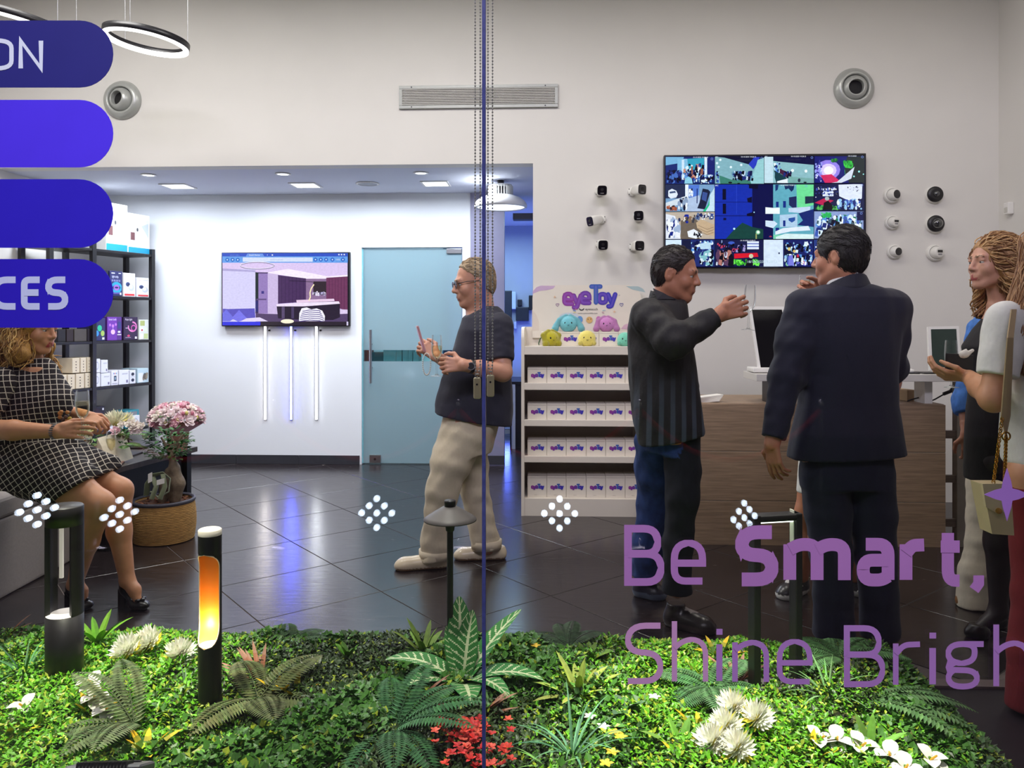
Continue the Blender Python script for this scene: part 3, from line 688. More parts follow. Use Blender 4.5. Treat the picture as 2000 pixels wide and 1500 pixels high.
pc.r(608, 752, 730, 890, (142, 112, 150)).r(652, 768, 730, 850, (52, 40, 46)).p([(730, 746), (858, 738), (858, 948), (730, 900)], (112, 56, 92))
for x in range(748, 856, 18): pc.ln([(x, 746), (x, 912 + (x - 748) * .3)], 2, (84, 40, 72))
pc.ln([(508, 764), (560, 766), (650, 772)], 3, (30, 24, 40)).spk(646, 826, 730, 858, 24, [(230, 220, 240), (60, 50, 80), (180, 170, 210)], 6, 14, random.Random(1))
pc.ln([(656, 786), (640, 810), (632, 836), (634, 862), (626, 884)], 7, (255, 236, 190)).p([(550, 880), (776, 872), (780, 886), (552, 896)], (236, 206, 232)).p([(552, 896), (780, 886), (780, 900), (552, 908)], (96, 60, 110))
pc.p([(306, 960), (440, 965), (858, 948), (858, 1012), (306, 1012)], (84, 66, 104)).p([(430, 905), (560, 896), (806, 888), (812, 902), (600, 918), (432, 918)], (240, 224, 246))
pc.p([(432, 918), (600, 918), (812, 902), (812, 984), (770, 1000), (600, 1000), (440, 990)], (42, 32, 50)).r(462, 920, 480, 990, (90, 74, 110)).r(520, 922, 536, 990, (74, 60, 96)).p([(812, 936), (858, 938), (858, 962), (812, 964)], (224, 206, 240))
pts = [(566, 1006), (568, 960), (582, 930), (612, 924), (640, 936), (672, 930), (706, 944), (722, 976), (720, 1006)]
pc.p(pts, (244, 240, 250))
for k in range(6):
    y = 940 + k * 12; pc.ln([(572 + max(0, 3 - k) * 5, y + 8), (630, y), (690, y + 4), (716 - max(0, 3 - k) * 7, y + 14)], 4, (72, 56, 130))
pc.p([(108, 932), (140, 934), (300, 930), (304, 990), (108, 1000)], (92, 84, 190)).p([(106, 960), (130, 936), (176, 990), (150, 1008), (106, 1008)], (112, 112, 226)).p([(160, 990), (206, 940), (260, 996), (200, 1010)], (120, 116, 232)).p([(250, 990), (330, 984), (380, 1008), (210, 1010)], (228, 214, 246))
pc.r(106, 1010, 334, 1032, (52, 54, 222)).r(334, 1010, 858, 1033, (44, 36, 46)).e(496, 1008, 40, 13, (255, 244, 214)).r(852, 1010, 862, 1033, (210, 200, 230))
pc.mb.build('picture', m_scr, tv)

# --- LED strips below it
for i, (px, hue, lab) in enumerate(((518, (255, 244, 238), 'white LED light strip on the wall, below the left end of the smaller screen'), (568.5, (70, 84, 255), 'blue LED light strip on the wall, below the middle of the smaller screen'), (618, (250, 252, 255), 'white LED light strip on the wall, below the right part of the smaller screen'))):
    x = xY(px, YB - .01); zt_ = zY(638, px, YB); zb_ = zY(820, px, YB)
    t = thing('led_strip', lab, 'light strip', (x, YB, zb_), 'LED strips under the smaller screen')
    MB().b2((x - .014, YB - .012, zb_), (x + .014, YB, zt_), bev=.002).build('channel', m_steel, t)
    MB().b2((x - .009, YB - .016, zb_ + .004), (x + .009, YB - .012, zt_)).build('diffuser', mat('strip_led_%d' % i, (255, 255, 255), .4, emit=hue, es=(22, 60, 22)[i]), t)
    MB().b2((x + .03, YB - .012, zt_ - .045), (x + .05, YB, zt_ - .028), bev=.002).build('clip', m_blk, t)

# --- the big camera-feed screen
ys = YM - .06
tv = thing('camera_wall_screen', 'large wall-mounted screen showing a grid of security camera pictures', 'screen', ((xY(1297, ys) + xY(1691, ys)) / 2, YM, zY(525, 1490, ys)))
a_ = onY(1297, 524.5, ys); b_ = onY(1692, 299, ys)
MB().b2((a_.x, ys, a_.z), (b_.x, YM - .014, b_.z), bev=.006).build('housing', m_blk, tv)
MB().b2((a_.x + .4, YM - .015, a_.z + .2), (b_.x - .4, YM, b_.z - .2)).build('wall_bracket', m_blkm, tv)
q = lambda x, y, k: onY(1280 + x / 4.651, 280 + y / 4.651, ys - .0004 - .00004 * k)
pc = Pic(q); rn = random.Random(11)
pc.r(88, 112, 1908, 1126, (6, 8, 40))
INK = [(8, 10, 40), (14, 20, 70), (30, 44, 120), (4, 6, 20)]; LIT = [(220, 240, 255), (150, 200, 240), (90, 150, 220), (60, 90, 180), (240, 250, 255)]; MIX = INK + LIT
# 1 shop interior crowd
pc.r(94, 122, 538, 368, (20, 40, 110)).p([(94, 124), (260, 124), (240, 176), (94, 200)], (120, 180, 220)).r(200, 140, 300, 250, (130, 190, 225)).p([(290, 140), (446, 132), (440, 220), (300, 250)], (50, 160, 190)).r(240, 150, 262, 330, (210, 232, 250)).r(446, 126, 470, 300, (220, 236, 252)).r(478, 126, 538, 330, (24, 34, 110))
pc.spk(96, 240, 250, 366, 70, INK + [(70, 110, 190)], 10, 34, rn).spk(250, 180, 460, 366, 110, MIX + [(150, 90, 70), (200, 140, 120)], 10, 30, rn, 1.3).spk(400, 280, 536, 366, 50, MIX, 10, 28, rn).p([(264, 366), (270, 320), (300, 300), (330, 320), (340, 366)], (140, 205, 230)).e(312, 290, 18, 14, (16, 18, 40))
# 2 concrete yard
pc.r(542, 122, 986, 366, (130, 178, 190)).p([(542, 122), (600, 122), (880, 200), (986, 160), (986, 122)], (10, 16, 50)).p([(846, 190), (900, 124), (950, 124), (930, 176), (890, 236)], (40, 60, 190)).p([(930, 150), (986, 130), (986, 366), (850, 366), (900, 250)], (150, 205, 210)).p([(580, 290), (690, 330), (850, 310), (870, 366), (590, 366)], (60, 128, 112))
for x, y in ((590, 150), (560, 180), (575, 215), (686, 216), (780, 196)): pc.e(x, y, 11, 11, (225, 245, 255))
pc.spk(690, 245, 900, 345, 70, INK + [(100, 150, 180), (200, 220, 240)], 12, 32, rn, 1.2).spk(544, 250, 580, 364, 18, MIX, 8, 20, rn).e(680, 356, 18, 8, (10, 14, 24)).e(757, 362, 14, 4, (10, 14, 24))
# 3 car park
pc.r(990, 122, 1440, 360, (140, 188, 196)).r(990, 122, 1070, 360, (196, 224, 236)).p([(1070, 122), (1440, 122), (1440, 196), (1160, 170), (1070, 160)], (10, 14, 60)).spk(1072, 165, 1150, 300, 40, MIX, 10, 26, rn).p([(1086, 250), (1180, 300), (1206, 340), (1204, 360), (1100, 360), (1084, 310)], (20, 60, 70)).p([(1106, 344), (1200, 320), (1204, 360), (1106, 360)], (230, 240, 250)).p([(1130, 230), (1240, 276), (1210, 320), (1130, 270)], (70, 30, 60)).e(1246, 246, 14, 14, (240, 250, 255)).e(1368, 252, 13, 14, (245, 252, 255)).spk(1160, 245, 1240, 320, 25, INK, 8, 24, rn).p([(1210, 300), (1440, 320), (1440, 360), (1210, 360)], (120, 172, 168)).e(1306, 336, 13, 18, (40, 50, 70)).e(1360, 354, 16, 6, (14, 16, 30))
# 4 red carpet by night
pc.r(1446, 118, 1900, 358, (18, 24, 110)).p([(1740, 122), (1900, 118), (1900, 358), (1760, 358), (1720, 250)], (34, 44, 46)).e(1570, 240, 110, 90, (150, 130, 235)).e(1572, 244, 74, 60, (222, 205, 255)).e(1574, 246, 44, 38, (255, 252, 255)).p([(1500, 290), (1600, 280), (1668, 334), (1650, 358), (1540, 358)], (214, 40, 96)).p([(1600, 358), (1650, 350), (1810, 212), (1780, 320), (1690, 358)], (214, 222, 238)).spk(1446, 150, 1520, 356, 26, [(150, 160, 240), (220, 226, 255), (60, 60, 160)], 10, 26, rn, 1.3)
pc.spk(1704, 150, 1800, 230, 34, [(40, 160, 60), (60, 200, 70), (20, 110, 50)], 14, 34, rn).spk(1580, 126, 1660, 176, 12, [(40, 140, 50), (20, 90, 50)], 12, 26, rn).e(1850, 256, 9, 9, (160, 240, 235)).e(1804, 300, 8, 8, (150, 230, 225)).e(1890, 280, 6, 6, (160, 240, 235)).ln([(1720, 240), (1724, 290)], 4, (70, 160, 90))
# 5 street corner
pc.r(94, 374, 538, 618, (120, 160, 200)).r(94, 374, 270, 500, (36, 46, 80)).p([(118, 430), (150, 412), (190, 430), (204, 462), (190, 492), (140, 502), (116, 480)], (226, 236, 250)).p([(128, 440), (180, 432), (186, 448), (132, 456)], (60, 80, 120)).p([(94, 540), (300, 470), (300, 520), (200, 560), (94, 600)], (210, 222, 232)).r(272, 374, 300, 520, (236, 244, 252)).p([(300, 380), (400, 376), (390, 500), (300, 490)], (80, 120, 210)).p([(300, 500), (400, 470), (440, 618), (270, 618)], (176, 196, 226)).p([(400, 540), (430, 410), (480, 420), (500, 440), (450, 600), (380, 590)], (26, 34, 60)).p([(430, 440), (474, 450), (462, 530), (420, 510)], (60, 84, 150)).p([(436, 618), (490, 560), (496, 470), (538, 400), (538, 618)], (200, 226, 240)).p([(430, 618), (480, 556), (494, 500), (492, 560), (456, 618)], (30, 190, 130)).spk(300, 405, 350, 490, 16, [(240, 246, 255), (200, 220, 250), (30, 40, 80)], 10, 24, rn, 1.6).spk(98, 560, 200, 616, 24, [(150, 80, 60), (180, 100, 70), (30, 30, 40)], 14, 28, rn).spk(200, 480, 300, 616, 34, [(235, 240, 245), (20, 24, 50), (140, 160, 190)], 12, 32, rn, 1.5).ln([(380, 410), (378, 545)], 8, (20, 30, 90))
# 6 stock room
pc.r(94, 624, 538, 868, (190, 176, 160)).p([(94, 640), (180, 660), (230, 868), (94, 868)], (226, 232, 244)).spk(96, 660, 240, 866, 50, [(240, 244, 252), (40, 50, 90), (20, 40, 130), (160, 180, 210)], 12, 40, rn, 1.4).p([(230, 700), (370, 690), (440, 760), (400, 868), (230, 868)], (110, 98, 86)).spk(250, 640, 370, 730, 26, [(20, 40, 150), (230, 226, 220), (60, 60, 70), (140, 110, 80)], 12, 32, rn).p([(370, 720), (420, 690), (536, 740), (530, 840), (460, 830), (380, 770)], (196, 170, 138))
for k in range(3): pc.ln([(390, 745 + k * 26), (470, 782 + k * 24), (530, 760 + k * 24)], 3, (110, 86, 64))
pc.spk(360, 628, 534, 700, 44, [(30, 40, 90), (230, 236, 244), (90, 110, 150)], 8, 26, rn).p([(290, 800), (350, 778), (430, 830), (370, 866), (300, 850)], (236, 240, 248)).spk(340, 800, 420, 860, 14, [(20, 20, 30), (236, 240, 248)], 10, 24, rn)
# 7 centre: dark building and lit building at night
pc.r(542, 374, 1438, 868, (6, 12, 70)).p([(542, 374), (840, 374), (880, 400), (880, 868), (542, 868)], (18, 46, 170)).ln([(738, 374), (738, 640)], 3, (46, 76, 200)).r(610, 414, 642, 512, (4, 8, 40)).r(612, 548, 642, 640, (4, 8, 40)).r(618, 676, 644, 698, (8, 14, 60)).r(542, 530, 878, 536, (12, 30, 120)).r(542, 654, 878, 662, (10, 26, 110)).p([(850, 374), (936, 374), (930, 416), (850, 408)], (4, 6, 36)).p([(832, 500), (878, 484), (878, 540), (840, 536)], (6, 8, 40)).p([(830, 640), (900, 620), (900, 664), (832, 660)], (6, 8, 40)).p([(640, 868), (700, 800), (790, 720), (880, 760), (980, 780), (980, 868)], (20, 66, 60)).e(716, 776, 10, 10, (190, 235, 255)).e(932, 808, 20, 20, (130, 200, 160)).e(934, 806, 12, 12, (240, 250, 235)).r(910, 820, 922, 868, (150, 160, 100)).e(897, 626, 6, 6, (170, 220, 255))
pc.p([(1070, 374), (1438, 374), (1438, 868), (1070, 868)], (96, 170, 190)).p([(1280, 374), (1438, 374), (1438, 560), (1290, 600)], (110, 222, 150)).p([(1000, 580), (1070, 586), (1130, 584), (1130, 640), (1000, 640)], (240, 250, 255)).p([(1000, 700), (1080, 706), (1110, 730), (1070, 770), (1000, 752)], (210, 230, 250))
for x0, y0, x1, y1 in ((1096, 530, 1120, 580), (1160, 524, 1186, 584), (1160, 690, 1182, 754), (1092, 766, 1124, 806)): pc.r(x0, y0, x1, y1, (20, 44, 130))
pc.p([(1214, 490), (1282, 480), (1282, 616), (1214, 560)], (30, 40, 90)).p([(1360, 482), (1438, 480), (1438, 540), (1360, 550)], (30, 50, 70)).p([(1170, 380), (1264, 376), (1256, 420), (1236, 440), (1210, 410), (1180, 420)], (14, 40, 90)).p([(1090, 376), (1120, 376), (1112, 420), (1090, 436)], (20, 50, 110)).p([(1210, 588), (1410, 574), (1404, 610), (1330, 634), (1210, 624)], (196, 216, 240)).p([(1300, 636), (1438, 596), (1438, 760), (1290, 742), (1340, 700)], (24, 40, 110)).p([(1130, 650), (1290, 640), (1290, 760), (1130, 760)], (176, 206, 232)).r(1160, 700, 1182, 754, (20, 44, 130)).p([(1210, 680), (1270, 670), (1270, 700), (1240, 720), (1210, 700)], (40, 80, 160)).p([(1090, 800), (1160, 770), (1390, 750), (1410, 790), (1230, 800), (1090, 830)], (226, 236, 250)).r(1072, 830, 1438, 868, (120, 210, 170)).p([(1094, 850), (1180, 820), (1438, 826), (1438, 868), (1094, 868)], (216, 240, 240)).e(1046, 852, 20, 14, (24, 34, 90)).e(1046, 846, 12, 6, (180, 50, 70))
# 8 shop front
pc.r(1444, 366, 1896, 610, (16, 24, 70)).p([(1664, 376), (1880, 368), (1876, 500), (1800, 540), (1670, 480)], (226, 234, 255)).r(1520, 410, 1618, 480, (220, 232, 250)).r(1520, 426, 1618, 436, (40, 60, 150)).r(1520, 454, 1618, 462, (40, 60, 150)).spk(1450, 390, 1660, 500, 60, [(230, 236, 250), (10, 14, 40), (60, 80, 170)], 6, 18, rn).p([(1446, 540), (1530, 500), (1620, 520), (1540, 566)], (190, 30, 80)).spk(1448, 560, 1690, 608, 50, [(40, 150, 60), (20, 80, 40), (90, 190, 90)], 10, 28, rn).p([(1524, 604), (1530, 540), (1570, 520), (1606, 560), (1610, 604)], (8, 8, 18)).e(1560, 502, 20, 18, (176, 190, 190)).spk(1640, 500, 1880, 606, 80, MIX, 12, 40, rn).spk(1730, 385, 1850, 440, 12, [(20, 26, 60)], 5, 12, rn)
# 9 crowd from above
pc.r(1440, 618, 1890, 864, (140, 160, 210)).spk(1444, 640, 1886, 860, 200, MIX + [(20, 120, 80), (230, 240, 255), (60, 90, 110)], 14, 60, rn, 1.3).spk(1500, 622, 1600, 680, 16, [(40, 180, 90), (90, 210, 120)], 12, 30, rn).r(1830, 620, 1890, 700, (16, 20, 70))
# bottom row
pc.r(94, 874, 538, 1118, (30, 44, 110)).r(94, 876, 236, 1000, (214, 234, 250)).r(242, 876, 322, 1000, (20, 26, 60)).spk(320, 880, 536, 1000, 70, MIX, 10, 34, rn).p([(400, 910), (500, 900), (506, 960), (410, 960)], (190, 220, 240)).spk(390, 960, 536, 1116, 90, [(10, 12, 30), (220, 236, 250), (130, 190, 200), (30, 50, 120)], 14, 46, rn)
pc.r(542, 876, 980, 1118, (20, 26, 70)).r(834, 890, 940, 962, (224, 234, 250)).r(834, 908, 940, 916, (70, 90, 180)).r(834, 934, 940, 942, (70, 90, 180)).r(600, 880, 608, 960, (150, 170, 220)).e(690, 904, 30, 14, (60, 90, 190)).spk(560, 900, 830, 1000, 60, INK + [(160, 150, 210), (200, 60, 90)], 10, 30, rn).p([(716, 1002), (926, 994), (936, 1030), (716, 1046)], (214, 24, 44)).spk(640, 1050, 950, 1116, 90, [(90, 220, 60), (50, 160, 40), (120, 240, 90)], 10, 28, rn).spk(544, 960, 700, 1116, 50, [(8, 8, 20), (210, 220, 240), (90, 60, 90), (180, 120, 110)], 16, 46, rn, 1.8).p([(820, 1116), (830, 1060), (870, 1042), (890, 1070), (886, 1116)], (10, 12, 24)).e(870, 1024, 20, 20, (206, 206, 170)).p([(670, 1116), (664, 1030), (690, 1000), (712, 1030), (712, 1116)], (10, 12, 26))
pc.r(984, 876, 1160, 1118, (216, 232, 250)).r(1118, 990, 1130, 1006, (30, 40, 80)).r(1160, 876, 1432, 1118, (24, 34, 100)).r(1170, 910, 1240, 1050, (14, 20, 50)).spk(1180, 890, 1430, 1000, 60, MIX, 10, 34, rn).spk(1170, 1000, 1430, 1116, 90, MIX + [(200, 40, 70), (120, 120, 220), (140, 200, 160)], 12, 40, rn, 1.4).p([(1206, 1110), (1214, 1020), (1246, 1010), (1262, 1110)], (120, 124, 220)).e(1216, 960, 14, 16, (220, 200, 120)).e(1262, 980, 12, 14, (220, 190, 110))
pc.r(1440, 876, 1890, 1118, (40, 60, 130)).spk(1444, 880, 1886, 1116, 120, MIX, 14, 44, rn)
for x in (540, 988, 1442): pc.r(x - 1, 118, x + 1.5, 366, (4, 6, 30))
for x0, y0, x1, y1 in ((538, 366, 541, 1120), (1440, 360, 1443, 870), (92, 368, 1900, 371), (92, 620, 540, 623), (1442, 612, 1894, 615), (92, 869, 1440, 872)): pc.r(x0, y0, x1, y1, (4, 6, 30))
for x, y, st in ((340, 132, '10-10-2023 19:28:13'), (776, 128, '10-10-2023 19:28:13'), (1230, 124, '10-10-2023 19:28:13'), (1750, 120, '10-10-2023'), (1134, 386, '10/10/2023 19:28:13'), (770, 888, '10-10-2023 19:28:13')): pc.txt(st, x, y, 12, (240, 246, 255))
pc.txt('IPC', 544, 390, 14, (240, 246, 255)).txt('IPC', 996, 126, 12, (230, 236, 250)).txt('IPC', 546, 130, 12, (230, 236, 250)).txt('18/10/2023 19:28:13', 832, 1086, 24, (190, 214, 226))
for x, y in ((514, 142), (966, 134), (1422, 130), (1880, 124), (514, 392), (1370, 386), (1876, 380), (514, 648), (1870, 636), (514, 894)): pc.ring(x, y, 9, 9, 3, (120, 150, 230))
pc.mb.build('picture', m_scr, tv)

# ---------------------------------------------------------------- security cameras on the main wall
m_lens = mat('camera_glass', (12, 12, 15), .12, spec=.8)
m_cream = mat('camera_white', (222, 220, 214), .4, noise=.02)
def bullet(px, py, yaw, pitch, base_dx, base_dz, label):
    """camera whose front sits near pixel px, py; its round plate is screwed to the wall"""
    bc = onY(px, py, YM); bc = V(bc.x + base_dx, YM, bc.z + base_dz)
    t = thing('bullet_camera', label, 'security camera', bc, 'bullet cameras left of the large screen')
    pl = MB().lathe([(0, 0), (.036, 0), (.036, .014), (.028, .02), (0, .02)], bc, 28, rx90).build('wall_plate', m_cream, t)
    for sx in (-.025, .025):
        for sz in (-.02, .02): MB().cyl(bc + V(sx, -.018, sz), bc + V(sx, -.0215, sz), .004, n=8).build('screw', m_blk, pl)
    MB().tube([bc + V(0, -.015, 0), bc + V(0, -.035, 0), bc + V(0, -.055, 0)], [.016, .014, .014], 12).build('joint', m_cream, t)
    o = bc + V(0, -.05, 0); rr = Matrix.Rotation(yaw, 3, 'Z') @ Matrix.Rotation(pitch, 3, 'X')
    prof = []
    n = 28
    def sq(rad, y, ex=.5):
        out = []
        for i in range(n):
            a = 2 * math.pi * i / n; c_, s_ = math.cos(a), math.sin(a)
            out.append(o + rr @ V(rad * math.copysign(abs(c_) ** ex, c_), y, rad * math.copysign(abs(s_) ** ex, s_)))
        return out
    rings = [sq(.016, .0, 1), sq(.026, -.012, .8), sq(.035, -.04, .6), sq(.0395, -.09, .5), sq(.0395, -.125, .5), sq(.037, -.128, .5)]
    mb = MB(); vs = sum(rings, []); mb.add(vs, [(j * n + i, j * n + (i + 1) % n, (j + 1) * n + (i + 1) % n, (j + 1) * n + i) for j in range(5) for i in range(n)], None, True)
    mb.add(rings[0], [tuple(range(n))]); mb.build('housing', m_cream, t)
    mb = MB(); fr_ = sq(.037, -.128, .5); f2 = sq(.034, -.131, .5); mb.add(fr_ + f2, [(i, (i + 1) % n, n + (i + 1) % n, n + i) for i in range(n)]); mb.add(f2, [tuple(range(n))[::-1]]); fc = mb.build('front_window', m_lens, t)
    MB().cyl(o + rr @ V(0, -.13, .006), o + rr @ V(0, -.133, .006), .012, n=18).build('lens', m_blk, fc)
    MB().box(o + rr @ V(0, -.1318, -.022), (.026, .002, .006), rot=rr).build('infrared_strip', mat('ir_strip', (120, 120, 124), .3), fc)
bullet(1167, 386, R(4), R(8), .015, .045, 'white bullet camera with black face, upper of the column nearer the white doorway edge')
bullet(1257, 375, R(28), R(3), -.09, .0, 'white bullet camera turned to the right, topmost of the column beside the large screen')
bullet(1141, 439, R(-52), R(14), .135, .04, 'white bullet camera turned far to the left, seen from its side')
bullet(1234, 425, R(-8), R(4), .05, .0, 'white bullet camera facing forward, middle of the column beside the large screen')
bullet(1169, 490, R(5), R(10), .012, .05, 'white bullet camera with black face, lowest of the column nearer the doorway edge')
bullet(1249, 485, R(14), R(3), -.05, .01, 'white bullet camera with black face, lowest of the column beside the large screen')
def turret(px, py, r, yaw, pitch, face, label):
    c = onY(px, py, YM); t = thing('dome_camera', label, 'security camera', c, 'dome cameras right of the large screen')
    MB().lathe([(r, 0), (r * 1.0, r * .3), (r * .92, r * .52), (r * .80, r * .6), (r * .76, r * .5)], c, 32, rx90).build('base', m_cream, t)
    rr = Matrix.Rotation(yaw, 3, 'Z') @ Matrix.Rotation(pitch, 3, 'X'); o = c + V(0, -r * .45, 0); R2 = rr @ rx90
    if face == 'dome':
        MB().lathe([(r * .93, r * .0), (r * .95, r * .18), (r * .86, r * .32), (r * .5, r * .36), (r * .2, r * .36)], o, 32, rx90).build('black_shell', m_blk, t)
        k = .36 if r < .066 else .60
        MB().lathe([(r * k, r * .34), (r * k * .97, r * .5), (r * k * .75, r * .34 + r * k * .7), (r * k * .4, r * .34 + r * k * .93), (0, r * .34 + r * k)], o, 24, R2).build('bubble', mat('bubble', (46, 48, 50), .06, spec=.9, coat=.6), t)
    else:
        e = MB().lathe([(r * .72, -r * .2), (r * .76, r * .05), (r * .7, r * .45), (r * .6, r * .7), (r * .56, r * .72), (0, r * .72)], o, 32, R2).build('eyeball', m_cream, t)
        if face == 'lens': MB().lathe([(r * .54, r * .725), (r * .5, r * .75), (0, r * .77)], o, 24, R2).build('lens_window', m_lens, e)
        else:
            MB().box(o + R2 @ V(0, r * .14, r * .73), (r * .66, r * .05, r * .3), rot=rr).build('lens_window', m_lens, e)
            MB().box(o + R2 @ V(0, -r * .22, r * .73), (r * .5, r * .05, r * .13), rot=rr).build('infrared_strip', mat('ir_strip', (120, 120, 124), .3), e)
turret(1740, 382, .062, R(22), R(0), 'lens', 'white turret camera with round black lens, top of the column beside the large screen')
turret(1822, 381, .064, R(6), R(-4), 'dome', 'black-faced dome camera with small clear bubble, top of the outer column')
turret(1741, 435, .056, R(16), R(4), 'bar', 'small white turret camera with black slot window, middle of the column beside the screen')
turret(1823, 438, .068, R(6), R(0), 'dome', 'black-faced dome camera with large clear bubble, middle of the outer column')
turret(1745, 492, .056, R(18), R(4), 'lens', 'white turret camera with round black lens, lowest of the column beside the large screen')
turret(1824, 494, .064, R(14), R(2), 'bar', 'larger white turret camera with black slot window, lowest of the outer column')
# motion sensor in the corner
c = P(1951, 408, 5.9); c.x = XR; t = thing('motion_sensor', 'small white motion sensor box in the corner of the right wall', 'sensor', c)
MB().box(c + V(-.022, -.02, 0), (.044, .062, .09), bev=.008).build('housing', m_white, t); MB().box(c + V(-.0225, -.02, -.012), (.047, .05, .045), bev=.008).build('lens', mat('sensor_lens', (196, 194, 186), .3, noise=.1, ns=120), t)
# ---------------------------------------------------------------- shelving unit at the left
rnd = random.Random(21)
C_ = P(300, 900, 7.6); B_ = P(185, 900, 6.95); sd = V(B_.x - C_.x, B_.y - C_.y, 0).normalized(); sn = V(sd.y, -sd.x, 0)
if sn.x > 0: sn = -sn
C_.z = 0
def s_at(px):
    """distance along the shelf front from its far post at which pixel column px looks"""
    a = P(px, 630, 1); dx, dy = a.x, a.y; det = sd.x * (-dy) + dx * sd.y
    return ((0 - C_.x) * (-dy) + dx * (0 - C_.y)) / det
SB, SN = s_at(185), s_at(101); SDEP = .36
LV = [.03, .397, .814, 1.226, 1.633, 2.05]
sh = thing('shelving_unit', 'black metal open shelving unit stacked with product boxes, behind the seated woman', 'shelf', C_)
ang = math.atan2(sd.y, sd.x)
def sp(s_, w, z): return C_ + sd * s_ + sn * w + V(0, 0, z)
for s_ in (0, SB, SN):
    for w in (.02, SDEP - .02): MB().box(sp(s_, w, 1.05), (.04, .04, 2.1), ang).build('post', m_blkm, sh)
for z in LV:
    for a_, b_ in ((0, SB), (SB, SN)): MB().box(sp((a_ + b_) / 2, SDEP / 2, z - .014), (b_ - a_ - .03, SDEP - .01, .024), ang, bev=.003, seg=1).build('shelf_board', m_blkm, sh)
m_box = mat('carton', attr=True, rough=.5, noise=.02)
def shelf_box(px0, px1, hpx, lv, col, label, draw=None, depth=.2, w=.03, dz=0., cat='box', name='product_box', grp='boxes on the shelving unit', side=None):
    s0, s1 = s_at(px0), s_at(px1); pm = (px0 + px1) / 2; d = (sp((s0 + s1) / 2, 0, 0) - V(0, 0, 0)); dd = -d.x * SA + d.y * CA
    h = hpx * dd / F; sm = (s0 + s1) / 2; z0 = LV[lv] + dz
    t = thing(name, label, cat, sp(sm, w + depth / 2, z0), grp)
    MB().box(sp(sm, w + depth / 2, z0 + h / 2), (abs(s0 - s1) - .004, depth, h), ang, col, bev=.002, seg=1).build('carton', m_box, t)
    if draw:
        W_ = abs(s0 - s1) - .008; smax = max(s0, s1) - .004
        to3 = lambda x, y, k: sp(smax - x * W_, w - .0006 - .0002 * k, z0 + .002 + (1 - y) * (h - .004))
        pc = Pic(to3); draw(pc); pc.mb.build('print', m_print, t)
    return t
def d_cam(pc):
    pc.r(0, 0, 1, 1, (236, 236, 234)).r(0, .86, 1, 1, (20, 140, 178)).p([(.06, .2), (.96, .12), (.96, .72), (.06, .72)], (198, 200, 202)).r(.1, .48, .3, .68, (96, 60, 62)).r(.5, .44, .78, .7, (236, 238, 240)).e(.4, .38, .14, .12, (226, 228, 230)).e(.42, .4, .05, .05, (50, 54, 60)).p([(.6, .3), (.95, .2), (.95, .6), (.8, .45)], (170, 178, 182)).txt('wireless camera', .1, .8, .05, (120, 120, 124))
def d_dome(pc): pc.r(0, 0, 1, 1, (232, 232, 236)).txt('Smart', .1, .16, .08, (190, 60, 60)).r(.5, .1, .92, .14, (190, 190, 196)).e(.36, .48, .2, .1, (60, 76, 120)).e(.4, .5, .1, .06, (36, 44, 80)).e(.66, .62, .26, .15, (186, 192, 206)).e(.62, .58, .16, .09, (220, 224, 232)).r(.06, .88, .94, .97, (206, 66, 72))
def d_blue(pc):
    pc.r(0, 0, 1, 1, (36, 40, 92)).r(.12, .06, .4, .1, (230, 232, 250)).r(.7, .06, .9, .09, (230, 232, 250)).txt('light strip', .16, .26, .1, (220, 224, 250))
    for k in range(5): pc.r(.15 + k * .15, .34, .22 + k * .15, .42, (150, 150, 220))
    pc.ring(.52, .66, .38, .17, .12, (40, 150, 190)).ring(.52, .66, .2, .08, .08, (150, 100, 200)).r(.1, .86, .8, .92, (84, 70, 150)).r(.8, .86, .92, .95, (236, 236, 240))
def d_dots(pc): pc.r(0, 0, 1, 1, (44, 46, 98)).e(.5, .45, .2, .14, (40, 190, 150)).e(.25, .68, .18, .13, (60, 150, 220)).e(.76, .68, .17, .13, (170, 200, 100)).e(.08, .4, .1, .1, (210, 60, 120)).r(.72, .86, .92, .96, (225, 226, 232))
def d_purp(pc): pc.r(0, 0, 1, 1, (84, 44, 130)).r(0, 0, .66, 1, (112, 54, 168)).txt('Smart bulb', .08, .14, .09, (236, 230, 250)).e(.18, .34, .07, .06, (190, 120, 240)).e(.38, .38, .08, .07, (200, 130, 250)).e(.58, .32, .07, .06, (190, 120, 240)).e(.38, .64, .15, .11, (230, 190, 255)).r(.36, .4, .4, .56, (190, 150, 220)).r(.72, .2, .94, .5, (50, 60, 120)).r(.68, .74, .96, .78, (230, 230, 240)).r(.72, .6, .9, .68, (226, 226, 240))
def d_pink(pc): pc.r(0, 0, 1, 1, (46, 30, 66)).txt('Rope light', .1, .14, .09, (236, 226, 240)).ring(.62, .42, .3, .2, .07, (224, 130, 190), -90, 200).ring(.7, .48, .16, .12, .05, (200, 90, 170)).r(.12, .46, .34, .5, (180, 170, 190)).e(.34, .82, .1, .05, (200, 60, 110)).r(.1, .88, .5, .91, (160, 150, 170)).r(.8, .86, .94, .96, (226, 224, 230))
def d_smal(pc): pc.r(0, 0, 1, 1, (216, 220, 214)).r(.1, .04, .6, .3, (170, 180, 110)).r(.1, .4, .45, .6, (236, 236, 236)).r(.55, .4, .9, .6, (220, 230, 210)).e(.3, .52, .1, .05, (190, 60, 60)).r(.5, .7, .94, .96, (190, 206, 140)).r(.1, .7, .4, .96, (240, 240, 240))
def d_beige(pc):
    pc.r(0, 0, 1, 1, (226, 212, 186))
    for y in (.24, .44, .64, .84): pc.e(.5, y, .09, .045, (90, 76, 70), 8)
